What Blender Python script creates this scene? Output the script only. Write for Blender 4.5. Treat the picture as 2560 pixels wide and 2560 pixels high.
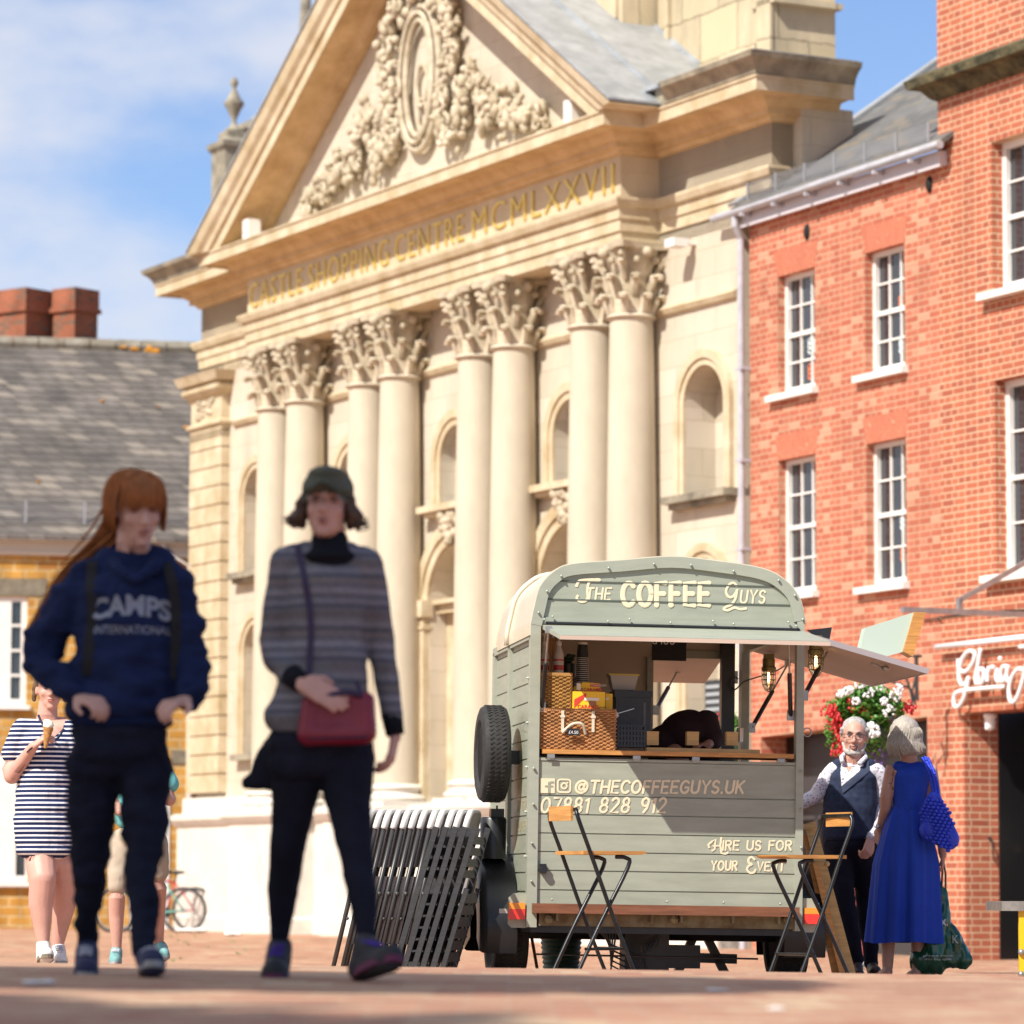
import bpy, math, random
from mathutils import Vector, Matrix, Euler, noise
from mathutils.geometry import tessellate_polygon
from mathutils.bvhtree import BVHTree
random.seed(7)
D = bpy.data
for o in list(D.objects): D.objects.remove(o)
SC = bpy.context.scene
COL = SC.collection
R_ = math.radians
# ---------------------------------------------------------------- camera
PITCH, ROLL, CZ, FPX = R_(5.6), R_(.15), .75, 9600.0
_r = Vector((1, 0, 0)); _f = Vector((0, math.cos(PITCH), math.sin(PITCH))); _u = Vector((0, -math.sin(PITCH), math.cos(PITCH)))
_r2 = _r*math.cos(ROLL) + _u*math.sin(ROLL); _u2 = -_r*math.sin(ROLL) + _u*math.cos(ROLL)
cam = D.cameras.new('camera'); co = D.objects.new('camera', cam); COL.objects.link(co)
m = Matrix((( _r2.x, _u2.x, -_f.x), (_r2.y, _u2.y, -_f.y), (_r2.z, _u2.z, -_f.z)))
co.matrix_world = Matrix.Translation((0, 0, CZ)) @ m.to_4x4()
cam.sensor_width = 36; cam.lens = 36*FPX/2560; cam.clip_start = .1; cam.clip_end = 2000
cam.dof.use_dof = True; cam.dof.focus_distance = 22.3; cam.dof.aperture_fstop = 3.3
SC.camera = co
SC.render.resolution_x = SC.render.resolution_y = 1024
SC.view_settings.view_transform = 'Standard'; SC.view_settings.look = 'None'
SC.view_settings.exposure = 0.60; SC.view_settings.gamma = 1
# ---------------------------------------------------------------- sun and sky
SUNV = Vector((-.440, -.553, .707)).normalized()
sl = D.lights.new('sun', 'SUN'); sl.energy = 4.3; sl.angle = R_(.5); sl.color = (1, .95, .86)
so = D.objects.new('sun', sl); COL.objects.link(so); so.location = SUNV*60
so.rotation_euler = SUNV.to_track_quat('Z', 'Y').to_euler()
wd = D.worlds.new('World'); SC.world = wd; wd.use_nodes = True
nt = wd.node_tree; nt.nodes.clear()
def N(t, nt, **k):
    n = nt.nodes.new(t)
    for a, b in k.items(): setattr(n, a, b)
    return n
wo = N('ShaderNodeOutputWorld', nt); bg = N('ShaderNodeBackground', nt)
sky = N('ShaderNodeTexSky', nt, sky_type='NISHITA'); sky.sun_disc = False
sky.sun_elevation = math.asin(SUNV.z); sky.sun_rotation = math.atan2(SUNV.x, SUNV.y)
sky.air_density = 1.0; sky.dust_density = .4; sky.ozone_density = 2.2; sky.altitude = 200
tc = N('ShaderNodeTexCoord', nt); mp = N('ShaderNodeMapping', nt); mp.inputs['Scale'].default_value = (1, 1, 2.1)
mp.inputs['Location'].default_value = (.06, 0, .02)
nz = N('ShaderNodeTexNoise', nt); nz.inputs['Scale'].default_value = 9; nz.inputs['Detail'].default_value = 7; nz.inputs['Roughness'].default_value = .52
sep = N('ShaderNodeSeparateXYZ', nt)
nt.links.new(tc.outputs['Generated'], mp.inputs['Vector']); nt.links.new(mp.outputs['Vector'], nz.inputs['Vector'])
nt.links.new(tc.outputs['Generated'], sep.inputs['Vector'])
ma = N('ShaderNodeMath', nt, operation='MULTIPLY_ADD'); ma.inputs[1].default_value = -1.7; ma.inputs[2].default_value = -.12
nt.links.new(sep.outputs['X'], ma.inputs[0])
mz = N('ShaderNodeMath', nt, operation='MULTIPLY_ADD'); mz.inputs[1].default_value = .9
nt.links.new(sep.outputs['Z'], mz.inputs[0]); nt.links.new(ma.outputs[0], mz.inputs[2])
ad = N('ShaderNodeMath', nt, operation='ADD'); nt.links.new(nz.outputs['Fac'], ad.inputs[0]); nt.links.new(mz.outputs[0], ad.inputs[1])
rp = N('ShaderNodeValToRGB', nt); rp.color_ramp.elements[0].position = .56; rp.color_ramp.elements[1].position = .86
rp.color_ramp.interpolation = 'EASE'
nt.links.new(ad.outputs[0], rp.inputs['Fac'])
cl = N('ShaderNodeMixRGB', nt); cl.inputs['Color2'].default_value = (5.6, 5.85, 6.6, 1)
nt.links.new(rp.outputs['Color'], cl.inputs['Fac'])
tint = N('ShaderNodeMixRGB', nt, blend_type='MULTIPLY'); tint.inputs['Fac'].default_value = 1; tint.inputs['Color2'].default_value = (.93, .97, 1.13, 1)
nt.links.new(sky.outputs['Color'], tint.inputs['Color1']); nt.links.new(tint.outputs['Color'], cl.inputs['Color1'])
nt.links.new(cl.outputs['Color'], bg.inputs['Color']); bg.inputs['Strength'].default_value = .09
nt.links.new(bg.outputs['Background'], wo.inputs['Surface'])

# ---------------------------------------------------------------- frames of reference (surveying helpers)
def ray(x, y): return _r2*((x-1280)/FPX) - _u2*((y-1280)/FPX) + _f
def W(x, y, Z):
    v = ray(x, y); v = v*(Z/v.y); return v + Vector((0, 0, CZ))
HP = [(0, .27), (8, .285), (13, .305), (16, .335), (18, .375), (20, .45), (22.5, .55), (26, .60), (34, .70), (41, .745), (45, .70), (52, .66), (900, .66)]
def zg(X, Y):
    Y = max(Y, 0)
    for (a, ha), (b, hb) in zip(HP, HP[1:]):
        if Y <= b: h = ha + (hb-ha)*(Y-a)/(b-a); break
    w = 1 if Y < 26 else max(0, 1-(Y-26)/10)
    return CZ - h - .012*max(-4, min(4, X))*w
# ---------------------------------------------------------------- materials
MATS = {}
def pbr(name, col, rough=.7, noise=None, bump=None, metal=0, spec=.5, emit=None, alpha=None, trans=0, col2=None, coat=0, stretch=None):
    if name in MATS: return MATS[name]
    mt = D.materials.new(name); mt.use_nodes = True; nt = mt.node_tree; b = nt.nodes['Principled BSDF']
    b.inputs['Base Color'].default_value = (*col, 1); b.inputs['Roughness'].default_value = rough
    b.inputs['Metallic'].default_value = metal; b.inputs['Specular IOR Level'].default_value = spec
    if coat: b.inputs['Coat Weight'].default_value = coat
    if trans: b.inputs['Transmission Weight'].default_value = trans
    if emit: b.inputs['Emission Color'].default_value = (*emit[0], 1); b.inputs['Emission Strength'].default_value = emit[1]
    tc = N('ShaderNodeTexCoord', nt); vec = tc.outputs['Object']
    if stretch:
        mp = N('ShaderNodeMapping', nt); mp.inputs['Scale'].default_value = stretch; nt.links.new(vec, mp.inputs['Vector']); vec = mp.outputs['Vector']
    if noise:
        sc, am = noise[:2]; nz = N('ShaderNodeTexNoise', nt); nz.inputs['Scale'].default_value = sc
        nz.inputs['Detail'].default_value = 6; nz.inputs['Roughness'].default_value = .62; nt.links.new(vec, nz.inputs['Vector'])
        r = N('ShaderNodeValToRGB', nt); r.color_ramp.elements[0].position = .3; r.color_ramp.elements[1].position = .7
        c2 = col2 or tuple(c*(1-am) for c in col); c1 = tuple(min(1, c*(1+am*.5)) for c in col)
        r.color_ramp.elements[0].color = (*c2, 1); r.color_ramp.elements[1].color = (*c1, 1)
        nt.links.new(nz.outputs['Fac'], r.inputs['Fac']); nt.links.new(r.outputs['Color'], b.inputs['Base Color'])
        rr = N('ShaderNodeMapRange', nt); rr.inputs['To Min'].default_value = min(1, rough+.1); rr.inputs['To Max'].default_value = max(.02, rough-.1)
        nt.links.new(nz.outputs['Fac'], rr.inputs['Value']); nt.links.new(rr.outputs[0], b.inputs['Roughness'])
    if bump:
        nb = N('ShaderNodeTexNoise', nt); nb.inputs['Scale'].default_value = bump[0]; nb.inputs['Detail'].default_value = 5
        nt.links.new(vec, nb.inputs['Vector']); bp = N('ShaderNodeBump', nt); bp.inputs['Strength'].default_value = bump[1]; bp.inputs['Distance'].default_value = bump[2]
        nt.links.new(nb.outputs['Fac'], bp.inputs['Height']); nt.links.new(bp.outputs['Normal'], b.inputs['Normal'])
    MATS[name] = mt; return mt
def brickmat(name, c1, c2, mortar, bw, bh, ms=.01, vary=.5, vmode='wall', rough=.85, bump=.4, off=.5, squash=1, extra=None, big=(.5, .25)):
    """courses laid in the object's own x/z plane (vmode wall) or x/y plane (floor), sizes in metres"""
    mt = D.materials.new(name); mt.use_nodes = True; nt = mt.node_tree; b = nt.nodes['Principled BSDF']; b.inputs['Roughness'].default_value = rough
    b.inputs['Specular IOR Level'].default_value = .25
    tc = N('ShaderNodeTexCoord', nt); sp = N('ShaderNodeSeparateXYZ', nt); nt.links.new(tc.outputs['Object'], sp.inputs[0])
    cb = N('ShaderNodeCombineXYZ', nt)
    if vmode == 'wall':
        a = N('ShaderNodeMath', nt, operation='ADD'); nt.links.new(sp.outputs[0], a.inputs[0]); nt.links.new(sp.outputs[1], a.inputs[1])
        nt.links.new(a.outputs[0], cb.inputs[0]); nt.links.new(sp.outputs[2], cb.inputs[1])
    else:
        nt.links.new(sp.outputs[0], cb.inputs[0]); nt.links.new(sp.outputs[1], cb.inputs[1])
    dn = N('ShaderNodeTexNoise', nt); dn.inputs['Scale'].default_value = 5; nt.links.new(tc.outputs['Object'], dn.inputs['Vector'])
    vs = N('ShaderNodeVectorMath', nt, operation='SCALE'); vs.inputs['Scale'].default_value = bh*.13
    nt.links.new(dn.outputs['Color'], vs.inputs[0]); va = N('ShaderNodeVectorMath', nt, operation='ADD'); nt.links.new(cb.outputs[0], va.inputs[0]); nt.links.new(vs.outputs[0], va.inputs[1])
    bt = N('ShaderNodeTexBrick', nt); bt.offset = off; bt.squash = squash; bt.inputs['Scale'].default_value = 1
    bt.inputs['Color1'].default_value = (*c1, 1); bt.inputs['Color2'].default_value = (*c2, 1); bt.inputs['Mortar'].default_value = (*mortar, 1)
    bt.inputs['Mortar Size'].default_value = ms*.5; bt.inputs['Mortar Smooth'].default_value = .35; bt.inputs['Brick Width'].default_value = bw; bt.inputs['Row Height'].default_value = bh
    nt.links.new(va.outputs[0], bt.inputs['Vector'])
    # per-brick random tone
    fl = N('ShaderNodeTexBrick', nt); fl.offset = off; fl.squash = squash; fl.inputs['Scale'].default_value = 1; fl.inputs['Color1'].default_value = (0, 0, 0, 1); fl.inputs['Color2'].default_value = (1, 1, 1, 1)
    fl.inputs['Mortar'].default_value = (.5, .5, .5, 1); fl.inputs['Mortar Size'].default_value = ms*.5; fl.inputs['Brick Width'].default_value = bw; fl.inputs['Row Height'].default_value = bh
    nt.links.new(va.outputs[0], fl.inputs['Vector'])
    nz = N('ShaderNodeTexNoise', nt); nz.inputs['Scale'].default_value = big[0]; nz.inputs['Detail'].default_value = 6; nz.inputs['Roughness'].default_value = .65
    m2_ = N('ShaderNodeMapping', nt); m2_.inputs['Scale'].default_value = (1, 1, .4 if vmode == 'wall' else 1); nt.links.new(tc.outputs['Object'], m2_.inputs['Vector']); nt.links.new(m2_.outputs['Vector'], nz.inputs['Vector'])
    mr = N('ShaderNodeMapRange', nt); mr.inputs['From Min'].default_value = .3; mr.inputs['From Max'].default_value = .7; mr.inputs['To Min'].default_value = 1-big[1]; mr.inputs['To Max'].default_value = 1+big[1]
    nt.links.new(nz.outputs['Fac'], mr.inputs['Value'])
    mx = N('ShaderNodeMixRGB', nt, blend_type='MULTIPLY'); mx.inputs['Fac'].default_value = 1
    nt.links.new(bt.outputs['Color'], mx.inputs['Color1']); nt.links.new(mr.outputs[0], mx.inputs['Color2'])
    last = mx.outputs['Color']
    if extra:   # (colour, lo, hi): some single bricks of another tone, picked by the random tone per brick
        rp = N('ShaderNodeMapRange', nt); rp.inputs['From Min'].default_value = extra[1]; rp.inputs['From Max'].default_value = extra[2]; nt.links.new(fl.outputs['Color'], rp.inputs['Value'])
        iv = N('ShaderNodeMath', nt, operation='SUBTRACT'); iv.inputs[0].default_value = 1; nt.links.new(bt.outputs['Fac'], iv.inputs[1])
        ml = N('ShaderNodeMath', nt, operation='MULTIPLY'); nt.links.new(rp.outputs[0], ml.inputs[0]); nt.links.new(iv.outputs[0], ml.inputs[1])
        m2 = N('ShaderNodeMixRGB', nt); m2.inputs['Color2'].default_value = (*extra[0], 1); nt.links.new(ml.outputs[0], m2.inputs['Fac']); nt.links.new(last, m2.inputs['Color1']); last = m2.outputs['Color']
    nt.links.new(last, b.inputs['Base Color'])
    bp = N('ShaderNodeBump', nt); bp.inputs['Strength'].default_value = bump; bp.inputs['Distance'].default_value = .012; bp.invert = True
    n2 = N('ShaderNodeTexNoise', nt); n2.inputs['Scale'].default_value = 40; nt.links.new(tc.outputs['Object'], n2.inputs['Vector'])
    sm = N('ShaderNodeMath', nt, operation='MULTIPLY_ADD'); sm.inputs[1].default_value = .35; nt.links.new(n2.outputs['Fac'], sm.inputs[0]); nt.links.new(bt.outputs['Fac'], sm.inputs[2])
    nt.links.new(sm.outputs[0], bp.inputs['Height']); nt.links.new(bp.outputs['Normal'], b.inputs['Normal'])
    MATS[name] = mt; return mt
def stripemat(name, cols, period, axis=2, rough=.9, wob=.0, fine=0, offs=0):
    """horizontal stripes: cols = [(position 0..1, colour)] constant ramp over one period (object space)"""
    mt = D.materials.new(name); mt.use_nodes = True; nt = mt.node_tree; b = nt.nodes['Principled BSDF']; b.inputs['Roughness'].default_value = rough; b.inputs['Specular IOR Level'].default_value = .2
    tc = N('ShaderNodeTexCoord', nt); sp = N('ShaderNodeSeparateXYZ', nt); nt.links.new(tc.outputs['Object'], sp.inputs[0])
    src = sp.outputs[axis]
    if wob:
        nz = N('ShaderNodeTexNoise', nt); nz.inputs['Scale'].default_value = 6; nt.links.new(tc.outputs['Object'], nz.inputs['Vector'])
        a = N('ShaderNodeMath', nt, operation='MULTIPLY_ADD'); a.inputs[1].default_value = wob; nt.links.new(nz.outputs['Fac'], a.inputs[0]); nt.links.new(src, a.inputs[2]); src = a.outputs[0]
    d = N('ShaderNodeMath', nt, operation='MULTIPLY_ADD'); d.inputs[1].default_value = 1/period; d.inputs[2].default_value = offs; nt.links.new(src, d.inputs[0])
    fr = N('ShaderNodeMath', nt, operation='FRACT'); nt.links.new(d.outputs[0], fr.inputs[0])
    r = N('ShaderNodeValToRGB', nt); r.color_ramp.interpolation = 'LINEAR' if fine else 'CONSTANT'
    while len(r.color_ramp.elements) < len(cols): r.color_ramp.elements.new(.5)
    for e, (p, c) in zip(r.color_ramp.elements, cols): e.position = p; e.color = (*c, 1)
    nt.links.new(fr.outputs[0], r.inputs['Fac']); last = r.outputs['Color']
    if fine:
        n2 = N('ShaderNodeTexNoise', nt); n2.inputs['Scale'].default_value = fine; n2.inputs['Detail'].default_value = 4
        mp = N('ShaderNodeMapping', nt); mp.inputs['Scale'].default_value = (1, 1, 3); nt.links.new(tc.outputs['Object'], mp.inputs['Vector']); nt.links.new(mp.outputs['Vector'], n2.inputs['Vector'])
        mr = N('ShaderNodeMapRange', nt); mr.inputs['To Min'].default_value = .45; mr.inputs['To Max'].default_value = 1.5; nt.links.new(n2.outputs['Fac'], mr.inputs['Value'])
        mx = N('ShaderNodeMixRGB', nt, blend_type='MULTIPLY'); mx.inputs['Fac'].default_value = 1; nt.links.new(last, mx.inputs['Color1']); nt.links.new(mr.outputs[0], mx.inputs['Color2']); last = mx.outputs['Color']
    nt.links.new(last, b.inputs['Base Color'])
    MATS[name] = mt; return mt
# ---------------------------------------------------------------- mesh building
class MB:
    def __init__(s): s.v = []; s.f = []
    def add(s, vs, fs, M=None):
        o = len(s.v)
        s.v += [tuple(M @ Vector(v)) if M is not None else tuple(v) for v in vs]
        s.f += [tuple(i+o for i in f) for f in fs]; return s
    def box(s, x0, x1, y0, y1, z0, z1, M=None):
        return s.add([(x, y, z) for x in (x0, x1) for y in (y0, y1) for z in (z0, z1)],
                     [(0, 1, 3, 2), (4, 6, 7, 5), (0, 4, 5, 1), (2, 3, 7, 6), (0, 2, 6, 4), (1, 5, 7, 3)], M)
    def bar(s, a, b, w, h, up=(0, 0, 1)):
        a = Vector(a); b = Vector(b); d = b-a; L = d.length; d.normalize(); u = Vector(up); r = d.cross(u)
        if r.length < 1e-4: r = d.cross(Vector((0, 1, 0)))
        r.normalize(); u = r.cross(d)
        M = Matrix((( d.x, r.x, u.x, a.x), (d.y, r.y, u.y, a.y), (d.z, r.z, u.z, a.z), (0, 0, 0, 1)))
        return s.box(0, L, -w/2, w/2, -h/2, h/2, M)
    def prism(s, pts, y0, y1, M=None):
        """pts in x/z, extruded along y"""
        n = len(pts); vs = [(x, y0, z) for x, z in pts]+[(x, y1, z) for x, z in pts]
        tri = tessellate_polygon([[Vector((x, z, 0)) for x, z in pts]])
        fs = [t for t in tri]+[tuple(i+n for i in reversed(t)) for t in tri]+[(i, (i+1) % n, (i+1) % n+n, i+n) for i in range(n)]
        return s.add(vs, fs, M)
    def plate(s, outer, holes, y0, y1, M=None, back=True):
        """wall with openings: x/z outlines, y0 front, y1 back"""
        loops = [outer]+holes; vs = []; offs = []
        for y in (y0, y1):
            for l in loops: offs.append(len(vs)); vs += [(x, y, z) for x, z in l]
        tri = tessellate_polygon([[Vector((x, z, 0)) for x, z in l] for l in loops]); n = sum(map(len, loops)); fs = [tuple(t) for t in tri]
        if back: fs += [tuple(i+n for i in t) for t in tri]
        o = 0
        for l in loops:
            k = len(l); fs += [(o+i, o+(i+1) % k, o+(i+1) % k+n, o+i+n) for i in range(k)]; o += k
        return s.add(vs, fs, M)
    def tube(s, pts, r, n=8, closed=False, M=None, sq=None):
        pts = [Vector(p) for p in pts]; k = len(pts); vs = []; fs = []; rs = r if isinstance(r, (list, tuple)) else [r]*k
        u = None
        for i, p in enumerate(pts):
            if closed: t = pts[(i+1) % k]-pts[i-1]
            else: t = pts[min(i+1, k-1)]-pts[max(i-1, 0)]
            t.normalize()
            if u is None: u = t.orthogonal().normalized()
            u = (u-t*u.dot(t)); u = u.normalized() if u.length > 1e-5 else t.orthogonal().normalized(); w = t.cross(u)
            for j in range(n):
                a = 2*math.pi*j/n; vs.append(p+(u*math.cos(a)+w*math.sin(a))*rs[i])
        m = k if closed else k-1
        for i in range(m):
            for j in range(n):
                a = i*n+j; b = i*n+(j+1) % n; c = ((i+1) % k)*n+(j+1) % n; d = ((i+1) % k)*n+j; fs.append((a, b, c, d))
        if not closed: fs += [tuple(range(n-1, -1, -1)), tuple((k-1)*n+j for j in range(n))]
        return s.add(vs, fs, M)
    def lathe(s, prof, n=24, M=None, a0=0, a1=360):
        """prof [(r,z)] about z"""
        full = a1-a0 >= 360; m = n if full else n+1; vs = []; fs = []
        for r, z in prof:
            for j in range(m):
                a = R_(a0+(a1-a0)*j/n); vs.append((r*math.cos(a), r*math.sin(a), z))
        for i in range(len(prof)-1):
            for j in range(n):
                b = (j+1) % m; fs.append((i*m+j, i*m+b, (i+1)*m+b, (i+1)*m+j))
        if full:
            if prof[0][0] > 1e-4: fs.append(tuple(range(m-1, -1, -1)))
            if prof[-1][0] > 1e-4: fs.append(tuple((len(prof)-1)*m+j for j in range(m)))
        return s.add(vs, fs, M)
    def ball(s, c, r, n=12, rot=None):
        c = Vector(c); r = (r, r, r) if isinstance(r, (int, float)) else r
        M = Matrix.Translation(c) @ (Matrix() if rot is None else rot if isinstance(rot, Matrix) else rot.to_matrix().to_4x4()) @ Matrix.Diagonal((*r, 1))
        k = max(4, n//2); return s.lathe([(math.sin(math.pi*i/k), -math.cos(math.pi*i/k)) for i in range(k+1)], n, M)
    def cone(s, p1, r1, p2, r2, n=12):
        """capsule that tapers from p1 to p2"""
        p1 = Vector(p1); p2 = Vector(p2); d = p2-p1; L = d.length
        if L < 1e-6: return s.ball(p1, max(r1, r2), n)
        M = Matrix.Translation(p1) @ d.to_track_quat('Z', 'Y').to_matrix().to_4x4()
        pr = [(r1*math.cos(a), r1*math.sin(a)) for a in [R_(-90+90*i/4) for i in range(5)]]+[(r2*math.cos(a), L+r2*math.sin(a)) for a in [R_(90*i/4) for i in range(5)]]
        return s.lathe(pr, n, M)
    def build(s, name, mat, parent=None, smooth=False, M=None, auto=None):
        me = D.meshes.new(name); me.from_pydata(s.v, [], s.f); me.update()
        o = D.objects.new(name, me); COL.objects.link(o)
        if mat: me.materials.append(mat)
        import bmesh
        bm = bmesh.new(); bm.from_mesh(me); bmesh.ops.recalc_face_normals(bm, faces=bm.faces)
        if smooth:
            for f in bm.faces: f.smooth = True
            if auto is not None:
                for e in bm.edges:
                    if len(e.link_faces) == 2 and e.calc_face_angle(0) > R_(auto): e.smooth = False
        bm.to_mesh(me); bm.free()
        if M is not None: o.matrix_world = M
        if parent is not None: o.parent = parent
        return o
def thing(name, label, cat, M=None, group=None, loc=None):
    o = D.objects.new(name, None); COL.objects.link(o); o.empty_display_size = .2
    if M is not None: o.matrix_world = M
    if loc is not None: o.location = loc
    return tag(o, label, cat, group)
def tag(o, label, cat, group=None):
    o['label'] = label; o['category'] = cat
    if group: o['group'] = group
    return o
def struct(o): o['kind'] = 'structure'; return o
def copytree(o, parent=None):
    c = o.copy(); COL.objects.link(c)
    if parent is not None: c.parent = parent
    for ch in list(o.children): copytree(ch, c)
    return c
def frame(x, Z, phi, roll=0, z=None):
    o = W(x, 2221, Z); o.z = 0 if z is None else z
    return Matrix.Translation(o) @ Matrix.Rotation(R_(phi), 4, 'Z') @ Matrix.Rotation(R_(roll), 4, 'Y')
def loc2(M, x, y, ly=0):
    """where the line of sight through survey point (x,y) meets the plane local y = ly"""
    Mi = M.inverted(); a = Mi @ Vector((0, 0, CZ)); b = Mi @ (Vector((0, 0, CZ))+ray(x, y)); d = b-a
    p = a+d*((ly-a.y)/d.y); return p
def arc(cx, cy, rx, ry, a0, a1, n=14): return [(cx+rx*math.cos(R_(a0+(a1-a0)*i/n)), cy+ry*math.sin(R_(a0+(a1-a0)*i/n))) for i in range(n+1)]
def archpoly(cx, hw, z0, zs, n=14): return [(cx-hw, z0), (cx+hw, z0)]+arc(cx, zs, hw, hw, 0, 180, n)
def btext(s, size, M, mat, name, parent=None, ext=.01, off=0, sx=1, shear=0, align='LEFT', space=1):
    c = D.curves.new(name, 'FONT'); c.body = s; c.size = size; c.extrude = ext; c.offset = off; c.shear = shear; c.align_x = align; c.space_character = space
    t = D.objects.new('t', c); COL.objects.link(t); dg = bpy.context.evaluated_depsgraph_get(); me = D.meshes.new_from_object(t.evaluated_get(dg))
    D.objects.remove(t); me.name = name
    me.transform(M @ Matrix.Rotation(R_(90), 4, 'X') @ Matrix.Diagonal((sx, 1, 1, 1)))
    me.materials.clear(); me.materials.append(mat)
    o = D.objects.new(name, me); COL.objects.link(o)
    if parent is not None: o.parent = parent
    return o
# ================================================================= ground
B = MB(); xs = [-60, -30, -12, -6, -4, -3, -2, -1, 0, 1, 2, 3, 4, 6, 12, 30, 60]
ys = [-40, -10, 0]+[i*.5 for i in range(2, 100)]+[52, 55, 60, 70, 90, 150, 300, 700]
for y in ys:
    for x in xs:
        d = (noise.noise(Vector((x*.35, y*.3, 0)))*.012 if 0 < y < 30 else 0)
        B.v.append((x*(1 if y < 60 else 6), y, zg(x, y)+d))
n = len(xs)
for j in range(len(ys)-1):
    for i in range(n-1): B.f.append((j*n+i, j*n+i+1, (j+1)*n+i+1, (j+1)*n+i))
pav = brickmat('paving_bricks', (.33, .145, .09), (.41, .215, .14), (.38, .29, .21), .215, .105, .008, vmode='floor', rough=.8, bump=.25, extra=((.50, .36, .23), .55, .9), big=(.35, .22))
struct(B.build('paving', pav, smooth=True))

# ================================================================= materials of the buildings
stone = brickmat('stone', (.575, .51, .41), (.54, .47, .365), (.44, .36, .25), .95, .34, .010, rough=.9, bump=.2, big=(1.6, .13), extra=((.62, .55, .455), .6, 1))
stoneM = pbr('stone_moulded', (.57, .485, .35), .9, noise=(2.6, .32), bump=(30, .3, .01), col2=(.44, .335, .19))
stoneC = pbr('stone_carved', (.55, .48, .37), .9, noise=(5, .45), bump=(40, .4, .01), col2=(.33, .27, .17))
stoneW = pbr('stone_weathered', (.34, .30, .22), .95, noise=(3, .5), bump=(20, .5, .02), col2=(.15, .13, .10))
white = pbr('white_paint', (.80, .78, .74), .5, noise=(4, .08), bump=(25, .1, .004))
whitewash = pbr('whitewashed_stone', (.70, .66, .595), .8, noise=(1.6, .14), bump=(8, .35, .02))
glass = pbr('window_glass', (.035, .04, .05), .06, spec=1.0, noise=(1.1, .5))
lead = pbr('lead_sheet', (.42, .44, .46), .45, noise=(3, .3), metal=.35)
gold = pbr('gilded_letters', (.80, .58, .14), .35, metal=.55)
dark = pbr('dark_void', (.012, .011, .010), .9)
brick1 = brickmat('red_brick', (.40, .115, .070), (.50, .18, .11), (.54, .37, .245), .235, .075, .015, rough=.85, bump=.5, extra=((.56, .29, .19), .8, .95), big=(1.4, .18), squash=.55)
brick2 = brickmat('orange_brick', (.46, .15, .082), (.38, .11, .062), (.62, .45, .30), .235, .075, .016, rough=.85, bump=.5, extra=((.34, .10, .06), .75, 1), big=(1.4, .17), squash=.55)
gauged = brickmat('gauged_brick', (.49, .165, .10), (.45, .145, .088), (.62, .33, .19), .062, 3.0, .006, rough=.8, bump=.3, off=0, big=(1, .05))
slate = brickmat('slate_roof', (.125, .125, .125), (.17, .165, .16), (.075, .075, .075), .28, .10, .008, rough=.6, bump=.4, big=(1, .3), extra=((.20, .17, .13), .7, 1))
slate2 = brickmat('stone_slate_roof', (.105, .092, .085), (.165, .145, .13), (.05, .043, .038), .30, .14, .020, rough=.85, bump=.9, big=(1.3, .35), extra=((.24, .205, .17), .7, 1))
ochre = brickmat('ochre_stone', (.44, .22, .045), (.52, .30, .085), (.52, .37, .18), .36, .15, .04, rough=.95, bump=.8, big=(2.6, .38), extra=((.34, .15, .04), .7, 1))
pipeM = pbr('grey_paint', (.46, .46, .50), .45, noise=(6, .2))

def sweep(B, prof, path, closed_ends=True):
    P = [Vector((x, y)) for x, y in path]; k = len(P); offs = []
    for i in range(k):
        ns = []
        if i > 0: d = (P[i]-P[i-1]).normalized(); ns.append(Vector((d.y, -d.x)))
        if i < k-1: d = (P[i+1]-P[i]).normalized(); ns.append(Vector((d.y, -d.x)))
        if len(ns) == 2: m = ns[0]+ns[1]; m = m/(m.dot(ns[0]))
        else: m = ns[0]
        offs.append(m)
    vs = [(P[i].x+offs[i].x*o, P[i].y+offs[i].y*o, z) for i in range(k) for o, z in prof]; q = len(prof)
    fs = [(i*q+j, (i+1)*q+j, (i+1)*q+(j+1) % q, i*q+(j+1) % q) for i in range(k-1) for j in range(q)]
    if closed_ends: fs += [tuple(range(q-1, -1, -1)), tuple((k-1)*q+j for j in range(q))]
    B.add(vs, fs)

# ================================================================= corn exchange (stone shopping centre)
MS = frame(1848, 45.4, -62)
CE = thing('stone_exchange', 'ornate cream stone exchange with pediment, paired columns and gilded shopping centre lettering', 'building', MS)
CX = -7.3
# wall with niches and openings
holes = []; wins = []
for c in (CX-6.56, CX+6.56): holes += [archpoly(c, .47, 5.5, 6.59), archpoly(c, .43, 2.75, 4.28)]
bays = [-10.53, -7.3, -4.07]
for c in bays: holes += [archpoly(c, .46, 5.95, 6.56), archpoly(c, .80, .4, 4.62)]
B = MB(); B.plate([(-16.1, -.3), (0, -.3), (0, 8.67), (.79, 8.67), (.79, 10.0), (-16.1, 10.0)], holes, 0, .42)
B.box(-16.1, 0, .421, .95, -.3, 8.67); B.box(-16.1, .79, .421, .95, 8.67, 10.0)
B.box(.60, .98, .30, 1.02, 8.0, 9.97); B.build('wall', stone, CE)
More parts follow.
